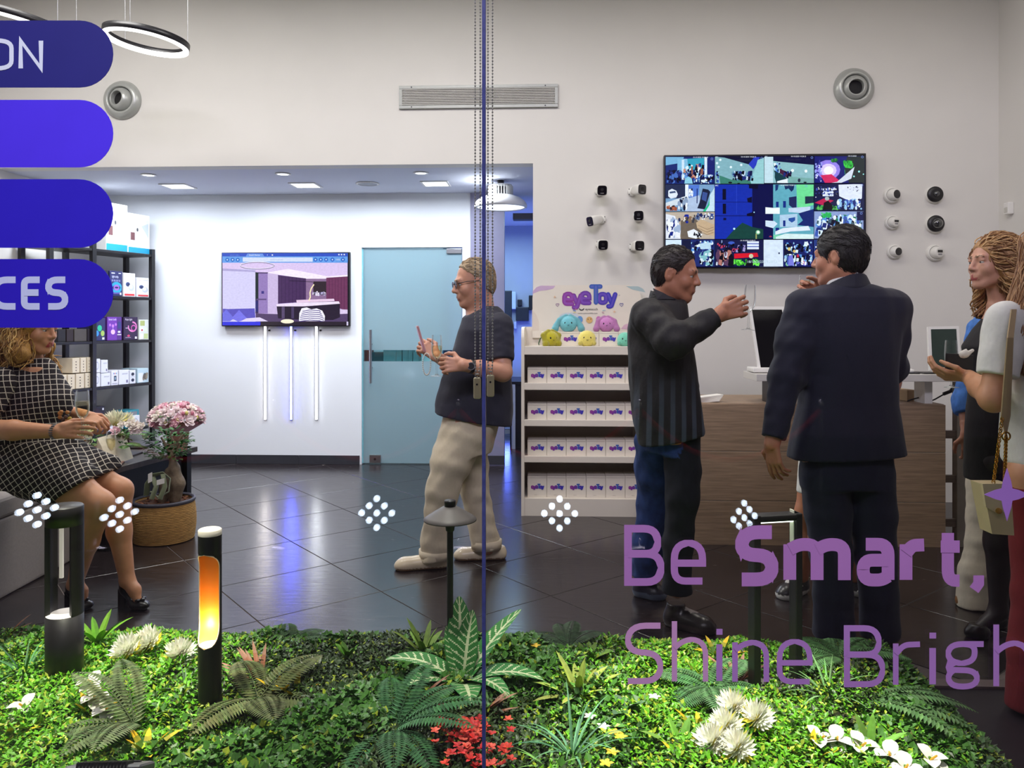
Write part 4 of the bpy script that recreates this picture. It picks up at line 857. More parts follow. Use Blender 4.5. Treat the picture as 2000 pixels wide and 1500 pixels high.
def d_white(pc): pc.r(0, 0, 1, 1, (232, 234, 242)).ring(.5, .5, .26, .26, .06, (176, 182, 204)).r(.1, .82, .3, .9, (90, 94, 110))
def d_white2(pc): pc.r(0, 0, 1, 1, (230, 232, 242)).txt('sensor', .3, .3, .16, (120, 124, 150)).r(.72, .7, .9, .9, (120, 116, 150))
def d_tab(pc): pc.r(0, 0, 1, 1, (232, 232, 240)).e(.35, .2, .07, .06, (90, 120, 200)).e(.55, .2, .07, .06, (210, 120, 90)).e(.75, .2, .07, .06, (100, 160, 200)).r(.36, .36, .76, .72, (36, 44, 70)).r(.46, .44, .66, .64, (150, 176, 200)).r(.1, .86, .9, .92, (170, 172, 190))
def d_duo(pc): pc.r(0, 0, 1, 1, (228, 230, 240)).e(.5, .28, .28, .13, (44, 50, 70)).e(.5, .74, .28, .13, (44, 50, 70)).r(.1, .48, .9, .5, (150, 156, 180))
def d_art(pc): pc.r(0, 0, 1, 1, (190, 214, 224)).r(.06, .3, .5, .96, (232, 236, 238)).spk(.4, .25, .95, .9, 16, [(110, 100, 90), (80, 84, 90), (150, 140, 120)], .12, .3, rnd)
def d_dark(pc): pc.r(0, 0, 1, 1, (34, 32, 48)).ring(.56, .52, .16, .12, .05, (120, 116, 150)).ln([(.4, .25), (.4, .38), (.62, .38)], .04, (100, 96, 130)).txt('hub', .2, .86, .1, (210, 206, 220)).r(.78, .06, .92, .14, (220, 220, 228)).r(.78, .78, .9, .88, (226, 150, 130))
shelf_box(212, 254, 92, 5, (236, 236, 232), 'large white camera carton atop the shelving, nearer the pill sign', d_cam, .24)
shelf_box(255, 297, 76, 5, (238, 238, 236), 'large white camera carton at the far end of the shelving top', d_cam, .24)
shelf_box(219, 244, 49, 4, (36, 40, 92), 'dark blue light-strip box with turquoise ring picture on the upper shelf', d_blue)
shelf_box(190, 217, 50, 4, (30, 30, 40), 'plain black carton beside the dark blue box on the upper shelf', None)
shelf_box(246, 269, 46, 4, (232, 232, 236), 'white box with grey dome picture, nearer of the two on the upper shelf', d_dome)
shelf_box(272, 296, 38, 4, (232, 232, 236), 'white box with grey dome picture at the far end of the upper shelf', d_dome)
shelf_box(188, 211, 45, 3, (44, 46, 98), 'dark blue box with coloured dots beside the middle shelf post', d_dots)
shelf_box(214, 243, 46, 3, (100, 50, 150), 'bright purple light-bulb box on the middle shelf', d_purp)
shelf_box(246, 274, 45, 3, (46, 30, 66), 'dark box with pink glowing loop picture on the middle shelf', d_pink)
shelf_box(276, 295, 39, 3, (216, 220, 214), 'small white and green box at the far end of the middle shelf', d_smal)
for i, (a_, b_, c) in enumerate(((118, 134, (24, 22, 24)), (135, 149, (40, 28, 28)), (150, 175, (74, 68, 62)), (176, 183, (40, 34, 44)))):
    shelf_box(a_, b_, 24, 3, c, ['black carton behind the seated woman\'s face on the middle shelf', 'brown-black carton, second behind the woman\'s face on the middle shelf', 'olive grey carton behind the woman on the middle shelf', 'thin dark carton against the near side of the middle shelf post'][i])
k = 0
for a_, b_, dz in ((104, 119, 0), (120, 136, 0), (137, 152, 0), (153, 170, 0), (171, 183, 0), (146, 161, .138), (162, 174, .138), (175, 183, .138)):
    k += 1; shelf_box(a_, b_, 29, 2, (226, 212, 186), ('beige carton with dark holes, %s in the %s row of its stack' % (('first', 'second', 'third', 'fourth', 'fifth')[(k - 1) if k < 6 else k - 6], 'bottom' if k < 6 else 'top')), d_beige, .18, dz=dz, grp='beige cartons')
shelf_box(188, 201, 27, 2, (232, 234, 242), 'white box with grey ring print on the lower shelf, bottom one of its pair', d_white)
shelf_box(188, 201, 27, 2, (232, 234, 242), 'white box with grey ring print on the lower shelf, upper one of its pair', d_white, dz=.128)
shelf_box(202, 221, 25, 2, (230, 232, 242), 'white sensor box lying on the lower shelf beside the ring boxes', d_white2)
shelf_box(202, 216, 25, 2, (228, 230, 240), 'white sensor box stacked on another on the lower shelf', d_white2, dz=.122)
shelf_box(222, 236, 29, 2, (232, 232, 240), 'white box showing a small dark tablet on the lower shelf', d_tab)
shelf_box(237, 257, 28, 2, (230, 230, 240), 'plain white sensor carton in the middle of the lower shelf', d_white2)
shelf_box(258, 270, 26, 2, (228, 230, 240), 'white box with two dark oval pictures on the lower shelf', d_duo)
shelf_box(273, 295, 28, 2, (190, 214, 224), 'pale blue picture box at the far end of the lower shelf', d_art)
shelf_box(126, 168, 56, 2, (52, 54, 96), 'tall dark blue case standing behind the beige cartons', None, .1, .25)
shelf_box(187, 210, 52, 1, (34, 32, 48), 'tall black hub box on the bottom shelf beside the post', d_dark)
shelf_box(212, 246, 25, 1, (226, 230, 240), 'long white carton on the bottom shelf behind the white flowers', d_white2)
t = shelf_box(252, 280, 34, 1, (56, 140, 156), 'teal speaker box with grey front on the bottom shelf', lambda pc: pc.r(.08, .08, .86, .92, (128, 130, 138)), .16, .05, name='speaker_box')
shelf_box(257, 273, 24, 1, (222, 232, 232), 'small white box with ring print in front of the teal speaker box', d_white, .04, .0)

# ---------------------------------------------------------------- low dark table with flowers and glasses
TZ = .5
t0 = onZ(212, 918, TZ); t1 = onZ(386, 872, TZ); td = (t0 - t1).normalized(); tn = V(td.y, -td.x, 0)
if tn.x > 0: tn = -tn
TL = (t0 - t1).length + .02; ta_ = math.atan2(td.y, td.x); TW = .55
tc_ = t1 + td * TL / 2 + tn * TW / 2
tab = thing('low_table', 'low black table with grey wooden edge holding flowers and glasses, behind the jute pot', 'table', (tc_.x, tc_.y, 0))
MB().box((tc_.x, tc_.y, TZ - .018), (TL, TW, .036), ta_, bev=.003).build('tabletop', mat('table_wood', (74, 66, 62), .32, noise=.25, ns=6, stretch=(1, 14, 1)), tab)
MB().box((tc_.x, tc_.y, .24), (TL * .8, TW * .78, .42), ta_, bev=.004).build('cabinet', m_blk, tab)
for a_ in (-.44, .44):
    for b_ in (-.40, .40): q_ = tc_ + td * (TL * a_) + tn * (TW * b_); MB().box((q_.x, q_.y, .232), (.05, .05, .464), ta_).build('leg', m_blkm, tab)
def tt(px, py): return onZ(px, py, TZ)

m_glass = glassmat('drinking_glass', (.975, .985, .99), 1.4, .6, .75)
m_wine = glassmat('sparkling_wine', (.975, .92, .74), 1.3, .6, .35)
FLUTE = None
def flute(base, label, tilt=None, fill=.5, s=1.0, wine=True):
    t = thing('champagne_flute', label, 'glass', base, 'champagne flutes')
    o = Vector(base)
    pr = [(0, .0), (.031, .0), (.032, .002), (.012, .006), (.005, .014), (.0042, .03), (.0042, .082), (.008, .09), (.02, .104), (.027, .125), (.0285, .15), (.0265, .19), (.0245, .215)]
    MB().lathe([(r * s, z * s) for r, z in pr], o, 24, tilt).build('bowl', m_glass, t)
    if wine:
        zl = .104 + fill * .09
        MB().lathe([(0, .094 * s), (.018 * s, .104 * s), (.0255 * s, .126 * s), (.027 * s, zl * s), (0, zl * s)], o, 20, tilt).build('wine', m_wine, t)
    return t
flute(tt(217, 907), 'champagne flute standing at the near end of the low table', fill=.65)
flute(tt(284, 884), 'half-hidden wine glass on the low table behind the small tree', fill=.3, s=.95)
# magazines
m_cov = mat('magazine', attr=True, rough=.3, noise=.15, ns=30)
for i, (px, py, rz, c, lab) in enumerate(((262, 893, .2, (38, 34, 36), 'dark glossy magazine on the low table under the flowers'), (236, 912, .5, (150, 92, 66), 'magazine with orange cover at the near edge of the low table'), (300, 872, .1, (60, 56, 60), 'grey magazine at the far end of the low table'))):
    c0 = tt(px, py); c0 -= td * 0; t = MB().box(c0 + tn * .12 + V(0, 0, .006 + .002 * i), (.28, .2, .01), ta_ + rz, c, bev=.002, seg=1).build('magazine', m_cov); tag(t, lab, 'magazine', 'magazines on the low table')

# ---------------------------------------------------------------- toy display stand
YD = 5.63; YDB = 6.14
xl, xr = xY(1018, YD), xY(1257, YD); zz = lambda py: zY(py, 1137, YD)
m_disp = mat('display_white', (224, 216, 204), .5, noise=.015)
m_dback = mat('display_back', (120, 112, 106), .6, noise=.03)
ds = thing('toy_display_stand', 'tall white display stand with shelves of toy boxes and a rounded header board', 'display', ((xl + xr) / 2, (YD + YDB) / 2, 0))
z638 = zz(639)
for x in (xl, xr - .022):
    pts = [(x, YD, 0), (x, YD, z638 - .09)] + [(x, YD + .09 - .09 * math.cos(R(a)), z638 - .09 + .09 * math.sin(R(a))) for a in range(10, 91, 10)] + [(x, YDB, z638), (x, YDB, 0)]
    MB().prism(pts, (.022, 0, 0)).build('side_panel', m_disp, ds)
MB().b2((xl + .022, YDB - .015, .0), (xr - .022, YDB, z638)).build('back_panel', m_disp, ds)
MB().b2((xl + .022, YD + .004, 0), (xr - .022, YD + .022, zz(975))).build('kick_panel', m_disp, ds)
LVL = [zz(975), zz(893), zz(822), zz(750), zz(678)]
lipb = [zz(978), zz(904), zz(833), zz(762), zz(693)]
for i, z in enumerate(LVL):
    s_ = MB().b2((xl + .022, YD + .02, z - .02), (xr - .022, YDB - .015, z)).build('shelf_board', m_disp, ds)
    if i: MB().b2((xl + .022, YD, lipb[i]), (xr - .022, YD + .02, z + .006), bev=.003).build('lip', m_disp, s_)
# header board with its print
yh = YDB - .04; hx0, hx1 = xY(1040, yh), xY(1252, yh); hz0, hz1 = zY(660, 1140, yh), zY(557, 1140, yh); rr_ = .10
pts = [(hx0, yh, hz0), (hx1, yh, hz0)] + [(hx1 - rr_ + rr_ * math.sin(R(90 - a)), yh, hz1 - rr_ + rr_ * math.sin(R(a))) for a in range(0, 91, 10)] + [(hx0 + rr_ - rr_ * math.sin(R(a)), yh, hz1 - rr_ + rr_ * math.cos(R(a))) for a in range(0, 91, 10)]
hb = MB().prism(pts, (0, .02, 0)).build('header_board', m_disp, ds)
q = lambda x, y, k: onY(1000 + x / 6.25, 540 + y / 6.25, yh - .0006 - .00012 * k)
pc = Pic(q)
pc.p([(246, 215), (262, 170), (300, 130), (350, 112), (530, 114), (500, 150), (420, 168), (340, 176), (280, 200)], (196, 168, 200)).p([(1390, 118), (1540, 120), (1600, 150), (1630, 195), (1560, 180), (1470, 160)], (166, 186, 190)).p([(245, 400), (300, 470), (330, 560), (330, 660), (245, 660)], (216, 204, 192)).p([(1330, 640), (1370, 590), (1430, 570), (1460, 600), (1460, 650)], (206, 170, 190)).e(700, 500, 130, 60, (198, 206, 216))
def toy_logo(pc, x, y, h, w, hi=True):
    """the puffy six-letter toy logo; x, y = left end and baseline"""
    def lerp(a, b, t): return tuple(a[i] + (b[i] - a[i]) * t for i in range(3))
    lay = [('e', 0, 0, 1.), ('y', .66, -.02, 1.), ('e', 1.22, .06, 1.), ('T', 1.92, .12, 1.12), ('o', 2.46, .10, 1.), ('y', 3.10, .06, 1.)]
    for off, wk, lg in ((0, 1.0, 0), (0, .42, 1)):
        if lg and not hi: break
        for i, (ch, dx, dy, sc_) in enumerate(lay):
            t = i / 5; c = lerp((140, 52, 150), (52, 48, 176), t)
            if ch == 'T': c = (50, 92, 176)
            if lg: c = lerp(c, (150, 110, 214), .35)
            pc.k += 1
            glyph(pc.mb, ch, (x + dx * h, -(y - dy * h)), h * sc_, w * wk, lambda v, kk=pc.k: q_(v.x, -v.y, kk), c, True)
q_ = q; toy_logo(pc, 640, 336, 172, 56)
pc.txt('TM', 1296, 236, 12, (110, 110, 120)).ln([(820, 392), (838, 410), (862, 408), (880, 392)], 12, (50, 52, 60)).txt('eyetouch', 894, 412, 30, (50, 52, 60)).txt('www.eyetouchlife.com', 802, 456, 19, (96, 96, 104))
def heart(x, y, s_, c): pc.ln([(x, y + s_), (x - s_, y - s_ * .1), (x - s_ * .8, y - s_ * .7), (x - s_ * .3, y - s_ * .8), (x, y - s_ * .3), (x + s_ * .4, y - s_ * .8), (x + s_ * .9, y - s_ * .6), (x + s_ * .9, y), (x, y + s_)], 5, c)
heart(556, 346, 20, (130, 84, 140)); heart(1336, 344, 22, (70, 74, 160))
for x, y in ((522, 250), (1250, 430)): pc.p([(x, y - 20), (x + 5, y - 5), (x + 20, y), (x + 5, y + 5), (x, y + 20), (x - 5, y + 5), (x - 20, y), (x - 5, y - 5)], (226, 186, 150))
pc.ln([(745, 412), (780, 420)], 9, (110, 140, 210)).ln([(770, 392), (794, 404)], 7, (214, 130, 140)).ln([(1102, 416), (1140, 410)], 8, (170, 200, 220)).ln([(1096, 436), (1126, 446)], 8, (190, 140, 160)).ln([(750, 446), (778, 434)], 8, (210, 200, 120))
pc.e(944, 530, 40, 40, (214, 172, 106)).e(928, 522, 5, 7, (70, 50, 40)).e(962, 520, 5, 7, (70, 50, 40)).e(830, 524, 34, 42, (96, 150, 206)).e(1056, 520, 30, 36, (196, 120, 180))
pc.mb.build('header_print', m_print, hb)
# toy boxes
def toy_box(px0, px1, z, htop, y0, label, small_print=False):
    x0, x1 = xY(px0, y0), xY(px1, y0); dp = min(.17, YDB - .02 - y0)
    t = thing('toy_box', label, 'box', ((x0 + x1) / 2, y0 + dp / 2, z), 'white toy boxes on the display stand')
    h = zY(htop, px0, y0) - z
    MB().b2((x0 + .001, y0, z), (x1 - .001, y0 + dp, z + h), bev=.0022).build('carton', m_disp if 0 else mat('toy_carton', (226, 218, 206), .5, noise=.012), t)
    pc = Pic(lambda x, y, k: V(x0 + x * (x1 - x0), y0 - .0006 - .00012 * k, z + h * (1 - y)))
    global q_; q_ = lambda x, y, k: V(x0 + (x + .0) * (x1 - x0), y0 - .0006 - .00012 * k, z + h - y * (x1 - x0))
    toy_logo(pc, .22, .56 * h / (x1 - x0) + .02, .17, .07, False)
    if small_print: pc.txt('soft toy', .36, .9, .035, (130, 124, 120))
    pc.mb.build('logo', m_print, t)
    # lid seam
    MB().b2((x0 + .004, y0 - .0006, z + h - .012), (x1 - .004, y0 + .001, z + h - .0105)).build('lid_seam', m_dback, t)
ORD = ['first', 'second', 'third', 'fourth', 'fifth', 'sixth']
for lv, (pys, nm) in enumerate(((930, 'lowest'), (859, 'second lowest'), (788, 'third lowest'), (718, 'fourth lowest'))):
    xs = [1030, 1068, 1106, 1145, 1183, 1221, 1256]
    for i in range(6): toy_box(xs[i], xs[i + 1], LVL[lv], pys, YD + .05, 'white toy box with purple logo, %s from the left on the %s shelf' % (ORD[i], nm), lv == 0)
xs = [1057, 1094, 1132, 1170, 1208, 1246]
for i in range(5): toy_box(xs[i], xs[i + 1], LVL[4], 648, YD + .24, 'white toy box with purple logo, %s from the left behind the plush toys' % ORD[i])
# plush toys
m_plush = mat('plush', attr=True, rough=.95, noise=.12, ns=220, bump=.5, bs=420, sheen=.4)
def plush(px, py, y0, z, col, label, r=.062, ears=True, flop=1., turn=0., beanie=False):
    c = V(xY(px, y0), y0 + .05, z); ax = V(math.cos(turn), math.sin(turn), 0); fw = V(math.sin(turn), -math.cos(turn), 0)
    dk = tuple(v * .86 for v in col); g = Sc()
    b = c + V(0, 0, r * .92); g.ell(b, (r * 1.05, r * .95, r), None, .01, 0, wr=(.0012, 260, 1))
    for s_ in (-1, 1):
        if ears:
            p0 = b + ax * (s_ * r * .25) + V(0, 0, r * .92); p1 = b + ax * (s_ * r * 1.05) + V(0, 0, r * .45) + fw * .01; p2 = b + ax * (s_ * r * 1.45 * flop) + V(0, 0, -r * .25) + fw * .02; p3 = c + ax * (s_ * r * 1.55 * flop) + V(0, 0, r * .38) + fw * .03
            g.chain([p0, p1, p2], [r * .3, r * .33, r * .36], .004, 1, wr=(.001, 260, 2)); g.cone(p2, p3, r * .36, r * .44, .008, 1)
        else: g.ell(b + ax * (s_ * r * .8) + fw * r * .5 - V(0, 0, r * .5), (r * .3,) * 3, None, .01, 1)
    t = sculpt('plush_toy', g, .0045, m_plush, [col, dk], loc=c, label=label, cat='soft toy', group='plush toys on the display stand')
    fo = b + fw * r * .9
    for s_ in (-1, 1): MB().ball(fo + ax * (s_ * r * .36) + V(0, 0, r * .12) - fw * r * .07, (r * .12, r * .06, r * .15), 10, 6).build('eye', m_blk, t)
    MB().tube([fo + ax * (-r * .1) - V(0, 0, r * .1) + fw * .003, fo - V(0, 0, r * .15) + fw * .004, fo + ax * (r * .1) - V(0, 0, r * .1) + fw * .003], .0016, 6).build('mouth', m_blk, t)
    return t
zt_ = zY(648, 1110, YD + .24)
plush(1110, 610, YD + .26, zt_, (118, 200, 214), 'turquoise long-eared plush toy sitting on the upper toy boxes', .063)
plush(1185, 610, YD + .26, zt_, (206, 132, 196), 'pink long-eared plush toy sitting on the upper toy boxes', .058, flop=.85)
plush(1075, 650, YD + .09, LVL[4], (190, 180, 30), 'olive yellow plush toy turned sideways at the end of the top shelf', .06, ears=True, flop=.55, turn=R(25))
plush(1147, 650, YD + .09, LVL[4], (236, 220, 110), 'pale yellow round plush toy in the middle of the top shelf', .062, ears=False)
plush(1222, 650, YD + .09, LVL[4], (120, 208, 180), 'mint green plush toy half hidden by the man in black shirt', .055, ears=False)
cord = onY(1058, 665, YD + .1)
MB().tube([cord + V(.012, 0, .03), cord + V(-.01, 0, .015), cord + V(-.022, 0, -.02), cord + V(-.02, 0, -.034)], .0035, 8).build('drawstring', mat('green_cord', (24, 84, 44), .7), bpy.data.objects['plush_toy.002'])

# ---------------------------------------------------------------- reception counter
YC = 4.87 * (CA + .4 * SA); m_oak = mat('grey_oak', (150, 126, 102), .5, noise=.22, ns=5, stretch=(1.2, 1, 22), bump=.04, bs=40)
m_oakd = mat('grey_oak_dark', (88, 74, 62), .5, noise=.2, ns=5, stretch=(1.2, 1, 22))
cx0, cx1 = xY(1291, YC), xY(1847, YC); cz = lambda py: zY(py, 1560, YC)
ct = thing('reception_counter', 'grey oak reception counter of wide horizontal boards with a raised white bar', 'counter', ((cx0 + cx1) / 2, YC + .3, 0))
zs = [cz(1067), cz(979.5), cz(882.5), cz(789)]
for a_, b_ in zip(zs, zs[1:]): MB().b2((cx0, YC, a_ + .0025), (cx1, YC + .022, b_ - .0025), bev=.002).build('panel', m_oak, ct)
m_groove = mat('alu_strip', (196, 184, 166), .4, metal=.5)
for z in zs[1:3]: MB().b2((cx0, YC + .004, z - .0025), (cx1, YC + .02, z + .0025)).build('joint_strip', m_groove, ct)
MB().b2((cx0, YC + .022, zs[3] - .03), (cx1, YC + .62, zs[3])).build('worktop', m_oak, ct)
MB().b2((cx0, YC + .022, zs[0]), (cx0 + .02, YC + .6, zs[3] - .03)).build('end_panel', m_oak, ct)
MB().b2((cx1 - .02, YC + .022, zs[0]), (cx1, YC + .6, zs[3] - .03)).build('end_panel', m_oak, ct)
MB().b2((cx0 + .02, YC + .08, 0), (cx1 - .02, YC + .1, zs[0])).build('plinth', m_blkm, ct)
bx0, bx1 = xY(1478, YC - .06), xY(1882, YC - .06); bz0, bz1 = zY(745, 1600, YC - .06), zY(731, 1600, YC - .06)
MB().b2((bx0, YC - .06, bz0), (bx1, YC + .27, bz1), bev=.003).build('raised_bar', mat('bar_white', (206, 202, 196), .35, noise=.02), ct)
MB().b2((xY(1497, YC + .1), YC + .06, zs[3]), (xY(1530, YC + .1), YC + .2, bz0)).build('bar_support', m_blkm, ct)
MB().b2((xY(1800, YC + .1), YC + .06, zs[3]), (xY(1815, YC + .1), YC + .2, bz0)).build('bar_support', m_white, ct)
pxp = xY(1873, YC); MB().b2((pxp, YC + .02, 0), (pxp + .06, YC + .08, bz0)).build('post', mat('post_grey', (120, 112, 102), .5), ct)
for py0, py1 in ((841, 856), (928, 942), (1013, 1028)): MB().b2((cx1, YC + .03, cz(py1)), (pxp, YC + .06, cz(py0))).build('rail', m_oakd, ct)
# things on the counter
m_pale = mat('paper', (226, 222, 214), .7, noise=.03)
c = onZ(1382, 786, zs[3]); c = V(c.x, YC + .12, zs[3]); t = thing('paper_stack', 'fanned stack of white papers on the counter beside the man in black shirt', 'papers', c)
for k in range(5): MB().box(c + V(.004 * k, .0, .004 + .008 * k), (.16, .1, .007), R(-8 + 5 * k), rot=Matrix.Rotation(R(-6), 3, 'Y') @ Matrix.Rotation(R(-6 + 4 * k), 3, 'Z')).build('sheet_bundle', m_pale, t)
c = V(xY(1779, YC + .2), YC + .3, zs[3]); t = MB().box(c + V(0, 0, .035), (.075, .16, .07), .25, bev=.003).build('kraft_box', mat('kraft', (190, 160, 124), .7, noise=.05)); tag(t, 'small beige cardboard box on the counter under the white bar', 'box')
pts = [V(xY(x, YC + .14), YC + .14, zY(y, x, YC + .14)) for x, y in ((1772, 788), (1782, 780), (1800, 775), (1812, 782), (1816, 789), (1826, 780), (1840, 772), (1852, 766), (1864, 752))]
for p in pts: p.z = max(p.z, zs[3] + .006)
t = thing('power_cable', 'black power cable with plug curling over the counter end', 'cable', pts[0]); MB().tube(pts, .0045, 8).build('cord', m_blk, t); MB().cyl(pts[-2] + V(-.03, 0, -.012), pts[-2] + V(.03, 0, .012), .011, n=12).build('plug', m_blk, t)
# leaning display and tablet on the bar
m_gl = mat('screen_glass_dark', (16, 18, 18), .06, spec=.9, noise=.02)
def bar_screen(p, label, frame, lean, name, stand=True):
    """p: four pixel corners (tl, tr, br, bl) at the bar's depth"""
    y0 = YC + .07; tl, tr, br, bl = [onY(x, y, y0) for x, y in p]
    for v in (tl, tr): v.y += lean
    nrm = (tr - bl).cross(tl - br).normalized(); nrm = nrm if nrm.y < 0 else -nrm
    t = thing(name, label, 'screen', (bl + br) / 2)
    MB().prism([tl, bl, br, tr], -nrm * .02).build('frame', m_white, t)
    f = frame; mix = lambda a, b, u: a * (1 - u) + b * u
    gl = [mix(mix(tl, tr, u), mix(bl, br, u), w) + nrm * .0008 for u, w in ((f, f * .7), (1 - f, f * .7), (1 - f, 1 - f * .8), (f, 1 - f * .8))]
    return t, gl, nrm
t, gl, nrm = bar_screen(((1470, 598), (1539, 598), (1556, 727), (1482, 727)), 'white-framed dark glossy screen leaning on the white bar, next to the raised glass', .07, .09, 'counter_screen')
MB().poly([gl[0], gl[3], gl[2], gl[1]]).build('display_glass', m_gl, t)
MB().box(onY(1476, 727, YC + .08) + V(.03, .03, .016), (.12, .16, .03), bev=.008).build('stand_foot', m_white, t)
t, gl, nrm = bar_screen(((1820, 638), (1881, 637), (1878, 723), (1816, 724)), 'white-framed tablet with dark green screen standing at the end of the white bar', .09, .05, 'counter_tablet')
MB().poly([gl[0], gl[3], gl[2], gl[1]]).build('display_glass', mat('green_screen', (16, 44, 38), .12, spec=.8, noise=.04), t)
for px0, px1, lab in ((1749, 1796, 'thin black mat lying on the white bar behind the man in the suit'), (1803, 1834, 'thin dark tray on the white bar in front of the tablet')):
    t = MB().b2((xY(px0, YC), YC - .01, bz1), (xY(px1, YC), YC + .13, bz1 + .008), bev=.003).build('bar_mat', m_blk); tag(t, lab, 'mat', 'mats on the white bar')
c = V(xY(1778, YC), YC + .05, bz1 + .008); t = MB().ball(c + V(0, 0, .006), (.05, .03, .018), 18, 10).build('computer_mouse', m_white); tag(t, 'white computer mouse on the black mat on the bar', 'mouse')

# ---------------------------------------------------------------- grey bench the woman sits on
bx = V(-2.75, 0, 0); p0 = onZ(0, 1172); p1 = onZ(212, 1057); bd = (p1 - p0).normalized(); bnm = V(bd.y, -bd.x, 0); bnm = bnm if bnm.x < 0 else -bnm
ba = math.atan2(bd.y, bd.x); bl_ = 1.45; cb = p1 - bd * (bl_ / 2 + .42) + bnm * .36; BZ = .50
bn = thing('grey_bench', 'long grey upholstered bench under the seated woman', 'bench', (cb.x, cb.y, 0)); m_fel = mat('grey_felt', (142, 134, 130), .85, noise=.06, ns=90, bump=.15, bs=300)
MB().box((cb.x, cb.y, .20), (bl_, .72, .40), ba, bev=.02, seg=3).build('base', m_fel, bn); MB().box((cb.x, cb.y, .455), (bl_, .73, .11), ba, bev=.035, seg=4).build('seat_cushion', m_fel, bn)
# ---------------------------------------------------------------- people
RT = np.array([CA, SA, 0.]); DP = np.array([-SA, CA, 0.]); UP = np.array([0., 0., 1.])
def J(px, py, d): return np.array(P(px, py, d))
def nrm_(v): v = np.array(v, float); return v / np.linalg.norm(v)
def im(r, d, u): return nrm_(RT * r + DP * d + UP * u)          # direction given as (image right, away, up)
def prow(rows, d0):
    out = []
    for r in rows:
        py, xl, xr, ry = r[:4]; d = d0 + (r[4] if len(r) > 4 else 0); c = J((xl + xr) / 2, py, d)
        out.append((c[2], c[0], c[1], (xr - xl) / 2 / F * d, ry))
    return out
m_skin = mat('skin', attr=True, rough=.48, noise=.05, ns=40, sss=.08, bump=.04, bs=260)
m_cloth = mat('cloth', attr=True, rough=.85, noise=.04, ns=90, bump=.55, bs=13, sheen=.05, stretch=(1, 1, .6))
m_denim = mat('denim', attr=True, rough=.9, noise=.22, ns=40, bump=.6, bs=16, stretch=(1, 1, .6))
m_hair = mat('hair', attr=True, rough=.42, noise=.30, ns=90, stretch=(3, 3, .6), bump=.35, bs=160)
m_leather = mat('shoe_leather', attr=True, rough=.28, noise=.08)
m_eye = mat('eyeball', attr=True, rough=.1, noise=.0)

def head(g, c, fwd, s=1.0, fem=False, up=(0, 0, 1), smile=0., ears=True, neck=None, nr=.052, beard=False):
    """adds head prims; colours: 0 skin, 1 lips, 2 brows, 3 shaded stubble; returns frame"""
    f = nrm_(fwd); r = nrm_(np.cross(f, up)); u = np.cross(r, f); M = np.stack([r, f, u], 1); c = np.array(c, float)
    Lp = lambda x, y, z: c + s * (r * x + f * y + u * z)
    jw = .9 if fem else 1.0
    g.ell(Lp(0, -.014, .034), np.array((.076, .099, .088)) * s, M, .02)
    g.ell(Lp(0, .030, -.030), np.array((.060 * jw, .062, .078)) * s, M, .035 * s)
    for q in (-1, 1):
        g.cone(Lp(q * .052 * jw, -.005, -.055), Lp(q * .020, .062, -.098), .022 * s * jw, .017 * s, .03 * s)
        g.ell(Lp(q * .036, .060, -.030), np.array((.026, .026, .026)) * s, M, .022 * s)
    g.ell(Lp(0, .074, -.100), np.array((.022 * jw, .019, .018)) * s, M, .022 * s)
    g.cone(Lp(-.036, .083, .024), Lp(.036, .083, .024), (.009 if fem else .012) * s, None, .016 * s)
    for q in (-1, 1): g.ell(Lp(q * .033, .098, .004), np.array((.018, .016, .011)) * s, M, .014 * s, 0, '-')
    for q in (-1, 1): g.ell(Lp(q * .033, .0800, .0105), np.array((.0175, .0125, .0075)) * s, M, .005 * s); g.ell(Lp(q * .033, .0785, -.0075), np.array((.0165, .0115, .0060)) * s, M, .005 * s)
    g.cone(Lp(0, .088, .018), Lp(0, .112, -.026), .0075 * s, (.010 if fem else .0128) * s, .012 * s)
    for q in (-1, 1): g.ell(Lp(q * .012, .101, -.031), np.array((.0085, .011, .008)) * s, M, .007 * s)
    g.ell(Lp(0, .086, -.060), np.array((.030, .016, .022)) * s, M, .014 * s)
    g.cone(Lp(-.02, .093, -.061 + .005 * smile), Lp(0, .0995, -.0615), .0040 * s, .0058 * s, .004 * s, 1); g.cone(Lp(.02, .093, -.061 + .005 * smile), Lp(0, .0995, -.0615), .0040 * s, .0058 * s, .004 * s, 1)
    g.cone(Lp(-.015, .093, -.072), Lp(.015, .093, -.072), .0062 * s, None, .005 * s, 1)
    g.cone(Lp(-.026, .102, -.0665 + .006 * smile), Lp(.026, .102, -.0665 + .006 * smile), .0022 * s, None, .003 * s, 0, '-')
    for q in (-1, 1):
        g.cone(Lp(q * .016, .097, .026), Lp(q * .046, .084, .029), (.0036 if fem else .0052) * s, .003 * s, .003 * s, 2)
        if ears:
            g.ell(Lp(q * .077, -.012, -.004), np.array((.010, .021, .033)) * s, M, .008 * s); g.ell(Lp(q * .086, -.004, -.0), np.array((.006, .010, .018)) * s, M, .005 * s, 0, '-')
    if beard: g.ell(Lp(0, .05, -.085), np.array((.062, .06, .05)) * s, M, 0, 3, 'c')
    if neck is not None: g.cone(Lp(0, -.022, -.06), neck, nr * s, nr * 1.18 * s, .03)
    return Lp, M
def eyes(parent, Lp, s, iris=(70, 50, 36)):
    for q in (-1, 1):
        e = MB().ball(Lp(q * .032, .0775, .002), .0122 * s, 14, 9, None, (196, 188, 180)); e.ball(Lp(q * .032, .0840, .002), (.0068 * s,) * 3, 10, 7, None, iris); e.build('eye', m_eye, parent)
